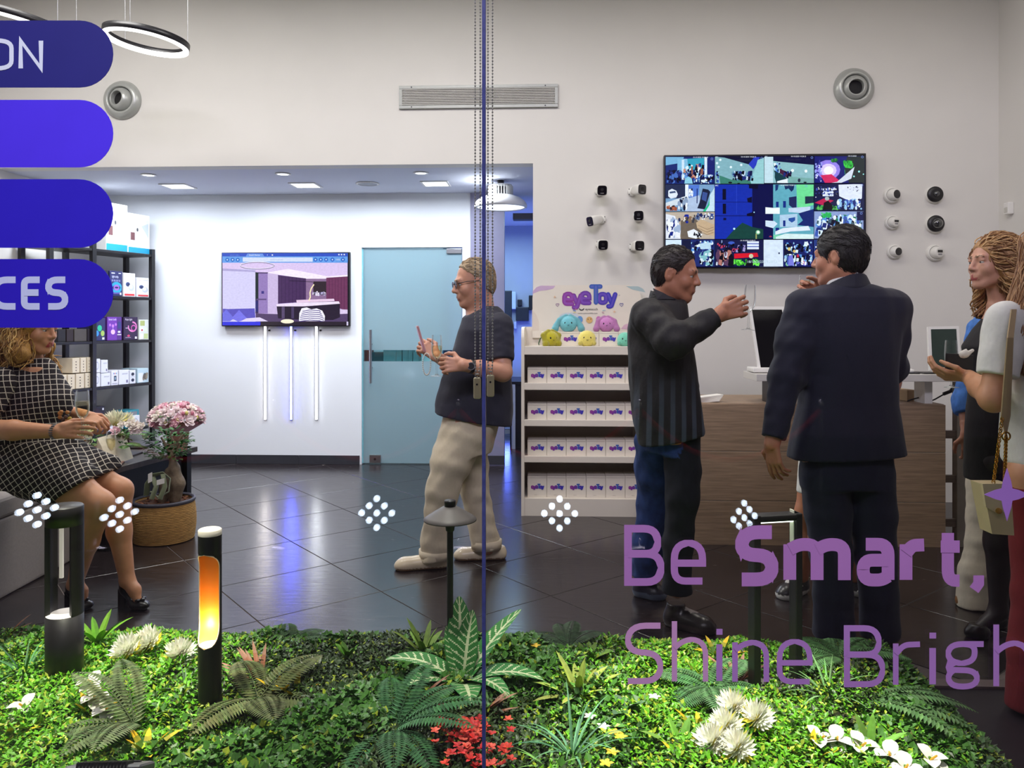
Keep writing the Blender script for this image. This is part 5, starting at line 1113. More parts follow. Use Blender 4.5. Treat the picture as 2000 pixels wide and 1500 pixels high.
def hand(g, w, dirv, back, side, curls=(.6, .7, .8, .9), s=1.0, thumb=(.55, .75, -.25, .85, .15, -.45), col=0, spread=.06):
    d = nrm_(dirv); b = np.array(back, float); b = nrm_(b - d * (b @ d)); lat = np.cross(d, b) * side; w = np.array(w, float)
    for i in range(4):
        o = (1.5 - i); kn = w + s * (d * (.084 - .004 * abs(o - .5)) + lat * o * .0205)
        g.cone(w + s * lat * o * .011, kn, .0145 * s, .0105 * s, .012 * s, col, fl=(b, .85))
        ln = ((.043, .026, .021), (.047, .030, .022), (.043, .028, .021), (.033, .021, .019))[i]; a = 0; p = kn; rr = (.0098, .0088, .0080, .0068) if i < 3 else (.0086, .0078, .0070, .0062)
        for j in range(3):
            a += curls[i] * (.85, 1.1, .7)[j]; q = p + s * ln[j] * nrm_(d * math.cos(a) - b * math.sin(a) + lat * o * spread)
            g.cone(p, q, rr[j] * s, rr[j + 1] * s, .004 * s, col); p = q
    t = thumb; p0 = w + s * (d * .022 + lat * .024); p1 = p0 + s * .045 * nrm_(d * t[0] + lat * t[1] + b * t[2]); p2 = p1 + s * .034 * nrm_(d * t[3] + lat * t[4] + b * t[5]); p3 = p2 + s * .027 * nrm_(d * t[3] + lat * (t[4] - .2) + b * (t[5] - .25))
    g.cone(w + s * lat * .012, p0, .016 * s, .0155 * s, .012 * s, col); g.cone(p0, p1, .0145 * s, .0115 * s, .008 * s, col); g.cone(p1, p2, .0108 * s, .0096 * s, .004 * s, col); g.cone(p2, p3, .0096 * s, .0074 * s, .004 * s, col)
def shoe(name, heel, toe, h, col, sole, parent, w=.046, sole_h=.022, mtl=None, top=None):
    heel = np.array(heel, float); toe = np.array(toe, float); heel[2] = toe[2] = 0; f = nrm_(toe - heel); sdv = np.array([f[1], -f[0], 0]); Ln = np.linalg.norm(toe - heel); g = Sc()
    g.cone(heel + f * .04 + UP * .03, heel + f * (Ln - .06) + UP * .024, w * .92, w, .02); g.ell(toe - f * .055 + UP * .022, (.056, w * .98, .034), np.stack([f, sdv, UP], 1), .02)
    g.cone(heel + f * .045 + UP * h * .5, heel + f * (Ln * .55) + UP * h * .42, w * .8, w * .62, .03)
    g.cone(heel + f * .05 + UP * h * .6, heel + f * .05 + UP * h, w * .78, w * .8, .02)
    if top is not None: g.cone(heel + f * .1 + UP * h * .7, heel + f * .16 + UP * h * .55, w * .3, None, .01, 2)
    g.cut(heel, -UP); g.cut(heel + UP * h, UP)
    g._a(lambda X, Y, Z: np.broadcast_to(Z - sole_h, np.broadcast(X, Y, Z).shape), heel - .4, heel + .4, 0, 'c', 1)
    return sculpt(name, g, .0055, mtl or m_leather, [col, sole, top or col], parent)
def strands(name, guides, r, cols, parent, m=m_hair, n=5, flat=1.):
    mb = MB(); rn_ = random.Random(hash(name) % 97)
    for pts in guides:
        k = len(pts); mb.tube(pts, [r * (1 - .75 * (i / (k - 1)) ** 2) for i in range(k)], n, False, rn_.choice(cols), True, flat)
    return mb.build(name, m, parent)
from mathutils.kdtree import KDTree
def groom(hair, M, n, L, dirf, r, cols, seed=1, off=.003, steps=6, curl_=0., where=None, h0=None):
    """fine strands laid over a sculpted hair shape; dirf(local xyz) -> local direction"""
    me = hair.data; o = np.array(ORG[hair.name]); nv = len(me.vertices); co = np.zeros(nv * 3, np.float32); me.vertices.foreach_get('co', co); co = co.reshape(-1, 3) + o
    no = np.zeros(nv * 3, np.float32); me.vertex_normals.foreach_get('vector', no); no = no.reshape(-1, 3); kd = KDTree(nv)
    for i, p in enumerate(co): kd.insert(p, i)
    kd.balance(); rg = random.Random(seed); mb = MB(); c0 = np.array(h0) if h0 is not None else co.mean(0); tries = 0; made = 0
    while made < n and tries < n * 6:
        tries += 1; i = rg.randrange(nv); p = co[i].copy(); lp = M.T @ (p - c0)
        if where is not None and not where(lp): continue
        made += 1; pts = [p + no[i] * off * .3]; ph = rg.uniform(0, 6.28); ln = L * rg.uniform(.6, 1.2); jd = np.array([rg.gauss(0, .22) for _ in range(3)]); amp = off * rg.uniform(.4, 1.3)
        for k in range(1, steps):
            lp = M.T @ (p - c0); d = M @ (np.array(dirf(lp)) + jd); q, j, dist = kd.find(p); nn = no[j]; d = d - nn * max(-1, d @ nn) * (1 if dist < .03 else 0); d = d / (np.linalg.norm(d) + 1e-6)
            p = p + d * ln / steps
            q, j, dist = kd.find(p)
            if dist < .035: p = np.array(q) + no[j] * amp
            if curl_: p = p + curl_ * (np.cross(d, no[j]) * math.sin(ph + k * 1.1) + no[j] * abs(math.cos(ph + k * .9)))
            pts.append(p.copy())
        mb.tube(pts, [r * (1 - .7 * k / (steps - 1)) for k in range(steps)], 4, False, rg.choice(cols), False)
    ob = mb.build('hair_strand', m_hair, hair); ob['kind'] = 'stuff'; return ob
def short_hair(parent, Lp, M, s, col, p=(0, .085, .07), nv=(0, .85, -.5), nape=-.072, rad=(.081, .104, .095), wr=.0016, side=True, h=.005):
    g = Sc(); g.ell(Lp(0, -.015, .036), np.array(rad) * s, M, .02, wr=(wr, 170, 1)); g.ell(Lp(0, -.035, -.02), np.array((.074, .075, .07)) * s, M, .03, wr=(wr, 170, 2))
    f = M[:, 1]; u = M[:, 2]; n = M @ np.array(nv, float)
    g.cut(Lp(*p), n); g.cut(Lp(0, 0, nape), M @ np.array((0, .35, -1.)))
    for q in (-1, 1): g.ell(Lp(q * .085, .004, -.012), np.array((.022, .030, .040)) * s, M, .008, 0, '-')
    hb_ = sculpt('hair', g, h, m_hair, [col], parent)
    groom(hb_, M, 900, .045 * s, lambda lp: (lp[0] * 2, -.8 if lp[2] > .03 else -.35, -.25 if lp[2] > .03 else -1.), .0016, [tuple(v * k for v in col) for k in (.7, .9, 1.1, 1.35)], 3, .0035, 4, 0, None, Lp(0, 0, 0)); return hb_

def person(name, label, parts, pal):
    """the body: one mesh, top-level"""
    v, f, c = merge([s_.run(hh, 1) for s_, hh in parts]); base = np.array([v[:, 0].mean(), v[:, 1].mean(), 0.])
    pl = np.array([lin(q) for q in pal], np.float32); ob = put(name, np_mesh('body', v - base, f, pl[np.minimum(c, len(pl) - 1)]), m_skin)
    ob.location = base; ORG[ob.name] = Vector(base); return tag(ob, label, 'person')

# ============ 1. man in navy T-shirt looking at a phone
D = 4.48; g = Sc(); hc = J(926, 553, D); fw1 = im(-1, -.28, -.16)
Lp, M = head(g, hc, fw1, 1.10, neck=J(940, 628, D + .02), nr=.066)
g.loft(prow([(615, 915, 980, .12), (650, 900, 995, .17), (700, 890, 995, .17), (800, 868, 985, .16), (840, 866, 958, .15)], D), RT, .04)
eN, wN = J(982, 727, 4.25), J(904, 713, 4.12); shN = J(976, 645, 4.33)
g.chain([shN, eN], [.06, .048], .03)
shF, eF, wF = J(930, 640, 4.64), J(893, 722, 4.58), J(852, 696, 4.42); g.chain([shF, eF, wF], [.058, .046, .030], .03)
g.chain([J(905, 835, 4.44), J(870, 945, 4.42), J(852, 1085, 4.46)], [.10, .07, .045], .03); g.chain([J(920, 835, 4.55), J(927, 945, 4.58), J(952, 1072, 4.6)], [.10, .07, .045], .03)
ga = Sc(); ga.chain([shN * .3 + eN * .7, eN, eN * .45 + wN * .55, wN], [.046, .050, .042, .031], .02)
hand(ga, wN, im(-1, .05, .02), im(.1, -1, .25), 1, (.75, .8, .85, .9), 1.05)
gb = Sc(); gb.chain([eF * .4 + wF * .6, wF], [.036, .029], .02); hand(gb, wF, im(-.75, .0, .62), im(.35, -.9, .3), 1, (.9, .95, 1.0, 1.05), 1.05)
man1 = person('person', 'grey-blond man in a navy T-shirt and cream trousers, looking at a phone', [(g, .006), (ga, .0034), (gb, .0034)], [(196, 142, 116), (160, 98, 84), (150, 120, 90)])
eyes(man1, Lp, 1.1)
short_hair(man1, Lp, M, 1.1, (160, 138, 108), p=(0, .052, .080), nv=(0, .75, -.66), nape=-.085, rad=(.080, .103, .096), wr=.002)
gl_ = MB()
for q in (-1, 1):
    o = Lp(q * .033, .104, .004); pts = [o + 1.1 * (M[:, 0] * .024 * math.cos(t) + M[:, 2] * .018 * math.sin(t)) for t in [2 * math.pi * i / 16 for i in range(16)]]
    gl_.tube(pts, .0018, 6, True); gl_.tube([Lp(q * .056, .100, .010), Lp(q * .078, .05, .012), Lp(q * .083, -.012, .008), Lp(q * .082, -.026, -.012)], .002, 6)
gl_.tube([Lp(-.01, .110, .008), Lp(0, .113, .011), Lp(.01, .110, .008)], .0018, 6); gls = gl_.build('eyeglasses', m_blkm, man1)
for q in (-1, 1):
    o = Lp(q * .033, .104, .004); MB().poly([o + 1.1 * (M[:, 0] * .023 * math.cos(t) + M[:, 2] * .017 * math.sin(t)) for t in [2 * math.pi * i / 16 for i in range(16)]]).build('lens', mat('lens_tint', (60, 70, 84), .1, noise=0), gls)
g = Sc(); W1 = (.0065, 34, 1, .6)
g.loft(prow([(598, 918, 972, .075), (606, 912, 982, .10), (620, 905, 992, .155), (645, 896, 1000, .185), (690, 881, 1002, .185), (740, 864, 1000, .18), (790, 851, 1002, .175), (836, 850, 1000, .165)], D), RT, .03, wr=W1)
g2 = Sc(); g2.chain([shN + UP * .02, shN * .25 + eN * .75], [.078, .068], .05, wr=(.003, 60, 2)); g2.cut(shN * .27 + eN * .73, nrm_(eN - shN)); g.chain([shF + UP * .02, shF * .35 + eF * .65], [.072, .064], .05)
a_, b_ = J(848, 806, D), J(1000, 832, D); dv = b_ - a_; g.cut(a_, np.cross(dv, DP) * (1 if np.cross(dv, DP)[2] < 0 else -1), lo=a_ + np.array((-.3, -.6, -.4)), hi=b_ + np.array((.3, .6, .1)))
g.cut(Lp(0, 0, -.135), M[:, 2] + .35 * M[:, 1], lo=hc + np.array((-.2, -.14, -.3)), hi=hc + np.array((.09, .14, .1)))
sculpt('t_shirt', [(g, .0065), (g2, .0065)], .0065, m_cloth, [(34, 34, 48)], man1)
g = Sc(); W2 = (.006, 42, 3)
g.loft(prow([(800, 868, 985, .155), (850, 858, 968, .155), (885, 850, 958, .14)], D), RT, .03, wr=W2)
g.chain([J(903, 850, 4.43), J(882, 900, 4.41), J(864, 955, 4.40), J(852, 1050, 4.44), J(851, 1088, 4.45)], [.120, .112, .092, .084, .092], .03, wr=W2)
g.chain([J(915, 850, 4.55), J(920, 910, 4.57), J(928, 960, 4.58), J(944, 1040, 4.60), J(950, 1068, 4.60)], [.115, .10, .084, .078, .088], .02, wr=W2)
for c_, r_ in ((J(851, 1091, 4.45), .094), (J(950, 1071, 4.6), .089)):
    g.cut(c_, -UP + .15 * RT, lo=c_ - .13, hi=c_ + np.array((.13, .13, .02)))
tr = sculpt('trousers', g, .0075, m_cloth, [(198, 184, 158)], man1)
for c_, r_ in ((J(851, 1080, 4.45), .088), (J(950, 1061, 4.6), .083)): MB().lathe([(r_ - .006, -.026), (r_ + .006, -.026), (r_ + .008, .022), (r_ - .004, .026)], c_, 28).build('cuff', mat('cuff_cloth', (204, 190, 164), .85, noise=.05, bump=.1), tr)
shoe('shoe', J(874, 1105, 4.46), J(770, 1117, 4.40), .075, (206, 190, 162), (120, 92, 66), man1, .047, .012); shoe('shoe', J(988, 1089, 4.62), J(886, 1092, 4.6), .075, (206, 190, 162), (120, 92, 66), man1, .047, .012)
wc = wN + .05 * nrm_(eN - wN); rw = Vector(nrm_(eN - wN)).to_track_quat('Z', 'Y').to_matrix()
wt = MB().lathe([(.034, -.011), (.037, -.009), (.037, .009), (.034, .011)], wc, 28, rw).build('watch', m_blk, man1)
wd = im(.05, -1, .1); MB().cyl(wc + wd * .030, wc + wd * .043, .021, n=24).build('watch_case', m_steel, wt); MB().cyl(wc + wd * .0432, wc + wd * .0438, .017, n=24).build('dial', m_blk, wt)
ring_p = J(858, 711, 4.04)
flute(J(853, 735, 4.15) + UP * 0, 'champagne flute held by the man looking at his phone', fill=.62, s=1.02)
# the phone and its bead strap
pt = thing('smartphone', 'smartphone in a pink case held up by the man in navy T-shirt', 'phone', J(823, 668, 4.36))
rp = Matrix(((1, 0, 0), (0, 1, 0), (0, 0, 1))) @ Matrix.Rotation(R(14), 3, 'Z') @ Matrix.Rotation(R(-16), 3, 'Y')
MB().box(J(822, 662, 4.36), (.012, .074, .152), rot=rp, bev=.005).build('case', mat('pink_case', (198, 140, 140), .4), pt)
MB().box(Vector(J(822, 662, 4.36)) + rp @ V(.0064, 0, 0), (.0006, .066, .142), rot=rp).build('display', mat('phone_lit', (30, 30, 36), .1, emit=(190, 205, 230), es=.5), pt)
p0 = J(832, 690, 4.33); lp = [p0 + RT * (.022 * math.sin(t)) * 1 - UP * (.06 - .06 * math.cos(t)) + RT * .004 for t in [2 * math.pi * i / 34 for i in range(34)]]
st = MB()
for q in lp: st.ball(q, .0042, 8, 5)
o = st.build('bead_strap', mat('pearl_bead', (216, 208, 196), .25), pt); o['kind'] = 'stuff'

# ============ 2. man in black shirt raising a glass
D = 3.6; g = Sc(); hc = J(1320, 535, 3.58); fw2 = im(.93, -.46, -.20)
Lp, M = head(g, hc, fw2, .98, up=im(-.1, 0, 1), smile=1.4, neck=J(1292, 606, 3.62), nr=.060)
g.loft(prow([(600, 1255, 1335, .10), (640, 1240, 1335, .15), (740, 1245, 1345, .15), (860, 1250, 1345, .15)], D), RT, .04)
shN, eN, wN = J(1266, 622, 3.46), J(1316, 667, 3.34), J(1408, 613, 3.38)
g.chain([shN, eN, eN * .2 + wN * .8], [.06, .05, .034], .03); g.chain([J(1300, 622, 3.78), J(1330, 700, 3.8), J(1345, 760, 3.72)], [.06, .048, .04], .03)
g.chain([J(1288, 840, 3.66), J(1283, 965, 3.84), J(1264, 1120, 3.94)], [.07, .055, .045], .03); g.chain([J(1320, 840, 3.6), J(1331, 970, 3.5), J(1322, 1150, 3.56)], [.07, .05, .042], .03)
ga = Sc(); ga.chain([eN * .35 + wN * .65, wN], [.037, .031], .02); hand(ga, wN, im(.93, .0, .34), im(-.1, -1, .12), -1, (.62, .72, .80, .85), 1.06, thumb=(.6, .6, -.6, .9, .1, -.5))
man2 = person('person', 'dark-haired smiling man in a black shirt and jeans, raising a glass', [(g, .006), (ga, .0034)], [(178, 120, 92), (150, 84, 72), (48, 34, 28)])
eyes(man2, Lp, .98)
short_hair(man2, Lp, M, .98, (38, 28, 24), p=(0, .070, .085), nv=(0, .80, -.42), nape=-.085, rad=(.080, .104, .097))
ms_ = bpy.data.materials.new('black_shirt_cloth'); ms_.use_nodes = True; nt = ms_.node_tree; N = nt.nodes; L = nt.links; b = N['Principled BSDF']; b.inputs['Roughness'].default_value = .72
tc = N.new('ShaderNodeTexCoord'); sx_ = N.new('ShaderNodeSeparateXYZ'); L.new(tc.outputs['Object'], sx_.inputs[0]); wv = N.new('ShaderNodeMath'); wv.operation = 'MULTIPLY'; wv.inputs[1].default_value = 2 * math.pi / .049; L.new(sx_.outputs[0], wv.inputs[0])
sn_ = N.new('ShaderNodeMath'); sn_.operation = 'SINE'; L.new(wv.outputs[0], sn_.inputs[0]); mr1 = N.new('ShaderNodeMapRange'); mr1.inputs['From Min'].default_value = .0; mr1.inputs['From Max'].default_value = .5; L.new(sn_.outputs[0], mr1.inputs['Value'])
mr2 = N.new('ShaderNodeMapRange'); mr2.inputs['From Min'].default_value = 1.2; mr2.inputs['From Max'].default_value = .95; L.new(sx_.outputs[2], mr2.inputs['Value']); mm = N.new('ShaderNodeMath'); mm.operation = 'MULTIPLY'; L.new(mr1.outputs[0], mm.inputs[0]); L.new(mr2.outputs[0], mm.inputs[1])  # lower-shirt stripes paint in a striped reflection from the window glass
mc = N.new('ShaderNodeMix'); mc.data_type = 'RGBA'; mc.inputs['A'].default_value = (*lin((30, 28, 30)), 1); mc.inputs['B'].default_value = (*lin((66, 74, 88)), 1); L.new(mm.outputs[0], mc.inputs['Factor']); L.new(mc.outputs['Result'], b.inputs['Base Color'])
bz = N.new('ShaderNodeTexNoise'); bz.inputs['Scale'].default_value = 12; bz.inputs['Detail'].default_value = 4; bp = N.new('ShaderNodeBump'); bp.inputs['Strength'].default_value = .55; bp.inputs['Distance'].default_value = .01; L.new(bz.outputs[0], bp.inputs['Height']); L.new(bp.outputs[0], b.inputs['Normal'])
g = Sc(); W3 = (.007, 34, 2, .5)
g.loft(prow([(586, 1256, 1340, .09), (595, 1243, 1342, .125), (612, 1231, 1342, .155), (640, 1226, 1345, .175), (690, 1227, 1354, .18), (740, 1230, 1360, .18), (790, 1233, 1366, .18), (830, 1238, 1374, .18), (872, 1247, 1380, .175)], D), RT, .03, wr=W3)
g.chain([shN + UP * .01, eN, eN * .12 + wN * .88], [.082, .070, .045], .045, wr=(.007, 52, 4)); g.chain([J(1300, 622, 3.78), J(1325, 690, 3.8), J(1345, 755, 3.72)], [.078, .064, .05], .04)
a_, b_ = J(1240, 870, D), J(1384, 840, D); dv = b_ - a_; g.cut(a_, np.cross(dv, DP) * (1 if np.cross(dv, DP)[2] < 0 else -1), lo=a_ + np.array((-.2, -.5, -.3)), hi=b_ + np.array((.2, .5, .12)))
nk = J(1300, 590, 3.6); g.cut(eN * .12 + wN * .88, nrm_(wN - eN), lo=wN - .1, hi=wN + .1)
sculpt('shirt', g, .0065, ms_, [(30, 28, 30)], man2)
ncx = J(1302, 585, 3.61); nd = nrm_(np.array(Lp(0, -.022, -.06)) - J(1292, 606, 3.62)); col_g = Sc(); col_g.cone(ncx - UP * .03, ncx + UP * .045 + RT * .004, .090, .076, .0); col_g.cone(ncx - UP * .1, ncx + UP * .2, .070, None, .002, 0, '-'); col_g.cut(ncx + UP * .042 - RT * .07, UP + .42 * RT); col_g.cut(ncx - UP * .045, -UP)
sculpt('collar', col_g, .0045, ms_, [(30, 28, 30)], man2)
cp = lambda x, y, d=3.505: Vector(J(x, y, d))
MB().prism([cp(1276, 563, 3.53), cp(1284, 584, 3.51), cp(1318, 612, 3.485), cp(1338, 594, 3.52), cp(1316, 584, 3.50), cp(1296, 572, 3.51)], DP * .010).build('collar_flap', mat('black_collar', (40, 37, 40), .7, noise=.06), man2)
g = Sc(); g.chain([J(1330, 855, 3.56), J(1334, 920, 3.53), J(1333, 968, 3.50), J(1324, 1060, 3.52), J(1322, 1165, 3.56)], [.085, .078, .071, .064, .066], .02, wr=W2); g.chain([J(1288, 862, 3.72), J(1285, 915, 3.78), J(1282, 970, 3.84), J(1268, 1060, 3.9), J(1264, 1120, 3.94)], [.115, .11, .09, .082, .08], .02, 1, wr=W2); g.loft(prow([(820, 1256, 1358, .15), (880, 1262, 1352, .145)], 3.62), RT, .04, 1)
g.cut(J(1322, 1158, 3.56), -UP, lo=J(1290, 1230, 3.4), hi=J(1380, 1100, 3.72)); g.cut(J(1262, 1124, 3.95), -UP, lo=J(1200, 1250, 3.75), hi=J(1320, 1100, 4.1))
sculpt('jeans', g, .0075, m_denim, [(22, 24, 34), (40, 62, 116)], man2)  # blue light painted into the rear leg's colour; front leg dark
shoe('shoe', J(1300, 1200, 3.62), J(1398, 1240, 3.49), .105, (40, 34, 34), (66, 56, 54), man2, .052, .032, top=(150, 140, 136)); shoe('shoe', J(1238, 1140, 4.0), J(1302, 1165, 3.93), .10, (44, 44, 58), (90, 100, 120), man2, .05, .03)
flute(J(1461, 645, 3.445), 'champagne flute raised by the man in black shirt', fill=.3, s=.93, tilt=Matrix.Rotation(R(3), 3, 'Y'), wine=False)

# ============ 3. man in a dark blue suit, seen from behind
D = 3.42; g = Sc(); hc = J(1640, 502, 3.42); fw3 = im(-.72, .68, -.03)
Lp, M = head(g, hc, fw3, 1.02, neck=J(1650, 575, 3.42), nr=.060)
g.loft(prow([(570, 1600, 1715, .09), (620, 1570, 1745, .12), (760, 1575, 1735, .11), (880, 1570, 1740, .12)], D), RT, .04)
sL, eL, wL = J(1572, 600, 3.40), J(1536, 735, 3.38), J(1508, 866, 3.33); sR, eR, wR = J(1738, 600, 3.42), J(1738, 720, 3.52), J(1604, 576, 3.72)
g.chain([sL, eL, wL], [.065, .05, .034], .03); g.chain([sR, eR, wR], [.065, .05, .033], .03)
g.chain([J(1610, 885, D), J(1614, 1060, D), J(1628, 1230, 3.41)], [.10, .07, .045], .03); g.chain([J(1698, 885, D), J(1704, 1060, D), J(1718, 1230, 3.41)], [.10, .07, .045], .03)
ga = Sc(); ga.chain([eL * .2 + wL * .8, wL], [.036, .031], .02); hand(ga, wL, im(.12, .05, -1), im(-.85, -.5, 0), 1, (.25, .35, .45, .5), 1.02)
gb = Sc(); gb.chain([eR * .3 + wR * .7, wR], [.036, .030], .02); hand(gb, wR, im(-.85, .1, .3), im(.1, .95, .3), -1, (.9, .95, 1.0, 1.0), 1.02)
man3 = person('person', 'man in a dark navy suit with white collar, seen from behind', [(g, .006), (ga, .0034), (gb, .0034)], [(190, 130, 104), (150, 90, 80), (40, 30, 26)])
eyes(man3, Lp, 1.02)
short_hair(man3, Lp, M, 1.02, (30, 26, 26), p=(0, .082, .05), nv=(0, .88, -.40), nape=-.088, rad=(.084, .110, .102), wr=.0022)
m_suit = mat('suit_cloth', attr=True, rough=.75, noise=.12, ns=160, bump=.5, bs=9, sheen=.1, stretch=(1, 1, .7))
g = Sc(); W4 = (.005, 30, 5, .5)
g.loft(prow([(556, 1606, 1700, .09), (566, 1580, 1732, .112), (582, 1562, 1752, .13), (610, 1554, 1760, .14), (660, 1558, 1754, .145), (730, 1568, 1746, .14), (790, 1562, 1746, .14), (850, 1548, 1760, .15), (905, 1540, 1772, .155)], D), RT, .03, wr=W4, n=2.4)
for a_, b_, c_, q in ((sL, eL, wL, -1), (sR, eR, wR, 1)):
    g.chain([a_ + UP * .0 + RT * q * .005, a_ * .5 + b_ * .5, b_, b_ * .08 + c_ * .92], [.080, .076, .068, .052], .04, wr=(.006, 44, 3 + q))
a_, b_ = J(1538, 896, D), J(1772, 884, D); dv = b_ - a_; g.cut(a_, np.cross(dv, DP) * (1 if np.cross(dv, DP)[2] < 0 else -1), lo=a_ + np.array((.0, -.5, -.3)), hi=b_ + np.array((.2, .5, .2)))
g.cut(eL * .08 + wL * .92, nrm_(wL - eL), lo=wL - .09, hi=wL + np.array((.055, .1, .1))); g.cut(eR * .08 + wR * .92, nrm_(wR - eR), lo=wR - .1, hi=wR + .1)
vx = J(1652, 850, D); g.cone(J(1652, 800, 3.26), J(1656, 905, 3.26), .004, .010, .006, 0, '-')
g.cone(J(1655, 560, 3.30), J(1653, 800, 3.276), .0025, None, .004, 0, '-')
sculpt('jacket', g, .0065, m_suit, [(20, 22, 46)], man3)
nb = J(1651, 546, 3.42); cg = Sc(); cg.cone(nb - UP * .01, nb + UP * .045, .082, .070, 0); cg.cone(nb - UP * .1, nb + UP * .2, .066, None, .002, 0, '-'); cg.cut(nb + UP * .042 - DP * .07, UP + .45 * DP - .28 * RT); cg.cut(nb - UP * .03, -UP); sculpt('shirt_collar', cg, .0045, m_cloth, [(226, 224, 226)], man3)
cg = Sc(); cg.cone(nb - UP * .035, nb + UP * .028, .108, .080, 0); cg.cone(nb - UP * .1, nb + UP * .2, .0745, None, .002, 0, '-'); cg.cut(nb + UP * .020 - DP * .08, UP + .5 * DP - .25 * RT); cg.cut(nb - UP * .05, -UP); sculpt('jacket_collar', cg, .005, m_suit, [(22, 23, 42)], man3)
g = Sc(); g.loft(prow([(850, 1575, 1742, .13), (910, 1566, 1740, .13), (950, 1568, 1740, .125)], D), RT, .03)
g.chain([J(1612, 930, D), J(1617, 1000, D), J(1622, 1080, 3.41), J(1626, 1160, 3.41), J(1628, 1232, 3.42)], [.108, .098, .088, .080, .088], .02, wr=(.004, 34, 1)); g.chain([J(1697, 930, D), J(1704, 1000, D), J(1709, 1080, 3.41), J(1716, 1160, 3.41), J(1718, 1232, 3.42)], [.104, .096, .086, .078, .082], .02, wr=(.004, 34, 2))
g.cut(J(1670, 1244, 3.42), -UP); sculpt('trousers', g, .0075, m_suit, [(21, 24, 50)], man3)
shoe('shoe', J(1632, 1262, 3.37), J(1612, 1240, 3.62), .08, (18, 16, 18), (10, 10, 10), man3, .045); shoe('shoe', J(1716, 1262, 3.37), J(1730, 1240, 3.62), .08, (18, 16, 18), (10, 10, 10), man3, .045)
flute(J(1572, 529, 3.78) - UP * .235, 'champagne flute at the lips of the man in the suit', fill=.95)

# ============ 4. blonde woman in black dress
def curl(p0, p1, amp, turns, ph, n=16, sag=None):
    p0 = np.array(p0, float); p1 = np.array(p1, float); ax_ = nrm_(p1 - p0); a = nrm_(np.cross(ax_, UP + .3 * RT + .1)); b_ = np.cross(ax_, a); out = []
    for i in range(n):
        t = i / (n - 1); w = amp * min(1, t * 2.2); q = p0 + (p1 - p0) * t + (sag * 4 * t * (1 - t) if sag is not None else 0)
        out.append(q + w * (a * math.cos(ph + turns * 6.28 * t) + b_ * math.sin(ph + turns * 6.28 * t)))
    return out
D = 3.5; g = Sc(); hc = J(1938, 514, D); fw4 = im(-1, -.16, .0)
Lp, M = head(g, hc, fw4, .97, fem=True, smile=.5, neck=J(1958, 610, 3.52), nr=.046)
g.loft(prow([(600, 1940, 1990, .08), (640, 1915, 2005, .11), (760, 1905, 2000, .10), (900, 1900, 2008, .12)], D), RT, .04)
sN = J(1965, 632, 3.37); g.chain([sN, J(1980, 740, 3.33), J(1930, 760, 3.22)], [.045, .038, .028], .03); g.chain([J(1950, 632, 3.66), J(1960, 740, 3.7), J(1930, 800, 3.6)], [.045, .038, .028], .03)
g.chain([J(1950, 900, 3.45), J(1952, 1060, 3.45), J(1950, 1195, 3.47), J(1915, 1225, 3.46)], [.085, .058, .034, .026], .03, 4); g.chain([J(1968, 900, 3.58), J(1972, 1060, 3.58), J(1968, 1190, 3.58), J(1935, 1216, 3.57)], [.085, .058, .034, .026], .03, 4)
wm = person('person', 'woman with wavy dark-blonde hair in a sleeveless black dress, facing left by the counter end', [(g, .0055)], [(204, 152, 128), (176, 84, 84), (110, 80, 54), (0, 0, 0), (40, 32, 34)])
eyes(wm, Lp, .97)
g = Sc(); g.ell(Lp(0, -.03, .035), np.array((.094, .112, .098)), M, .02, wr=(.004, 60, 1)); g.cone(Lp(0, -.075, .0), J(1990, 590, 3.52), .085, .075, .05, wr=(.006, 70, 2)); g.cone(Lp(-.06, -.03, .0), J(1972, 585, 3.42), .05, .05, .03, wr=(.006, 80, 3)); g.cone(Lp(.07, -.0, .0), J(1915, 600, 3.6), .035, .04, .03, 1, wr=(.006, 80, 4))
g.cut(Lp(0, .068, .05), M @ np.array((0, .9, -.42)), lo=hc - .2, hi=hc + .25); g.ell(Lp(0, .07, -.05), np.array((.066, .07, .085)), M, .01, 0, '-')
hair4 = sculpt('hair', g, .006, m_hair, [(176, 132, 84), (134, 92, 68)], wm)
groom(hair4, M, 700, .24, lambda lp: (lp[0] * 4, -1., .0) if lp[1] > -.02 else (lp[0] * 3, -.5 if lp[2] > .05 else -.1, -.5 if lp[2] > .05 else -1.), .0034, [(184, 140, 90), (160, 116, 72), (206, 166, 116), (140, 98, 66)], 5, .006, 10, .006, lambda lp: lp[1] < .09, hc)
rn_ = random.Random(5); gd = []
for i in range(90):
    th = rn_.uniform(-.2, 2.9); s_ = rn_.choice((-1, 1)); p0 = np.array(Lp(s_ * .085 * math.sin(th * .5 + .4), -.02 - .09 * math.sin(th), .10 - .03 * th)); gd.append(curl(p0, p0 + np.array(RT) * rn_.uniform(.0, .10) - UP * rn_.uniform(.16, .27) - DP * rn_.uniform(-.02, .06), rn_.uniform(.012, .028), rn_.uniform(.8, 1.8), rn_.uniform(0, 6), 14))
for i in range(22): p0 = np.array(Lp(.07, .02 - rn_.uniform(0, .05), -.03)); gd.append(curl(p0, J(1912 + rn_.uniform(-10, 14), 612 + rn_.uniform(-14, 8), 3.58), rn_.uniform(.014, .022), 1.6, rn_.uniform(0, 6), 14))
strands('hair_strand', gd, .0075, [(184, 140, 90), (160, 116, 72), (200, 160, 110), (140, 98, 66)], hair4, n=5)['kind'] = 'stuff'
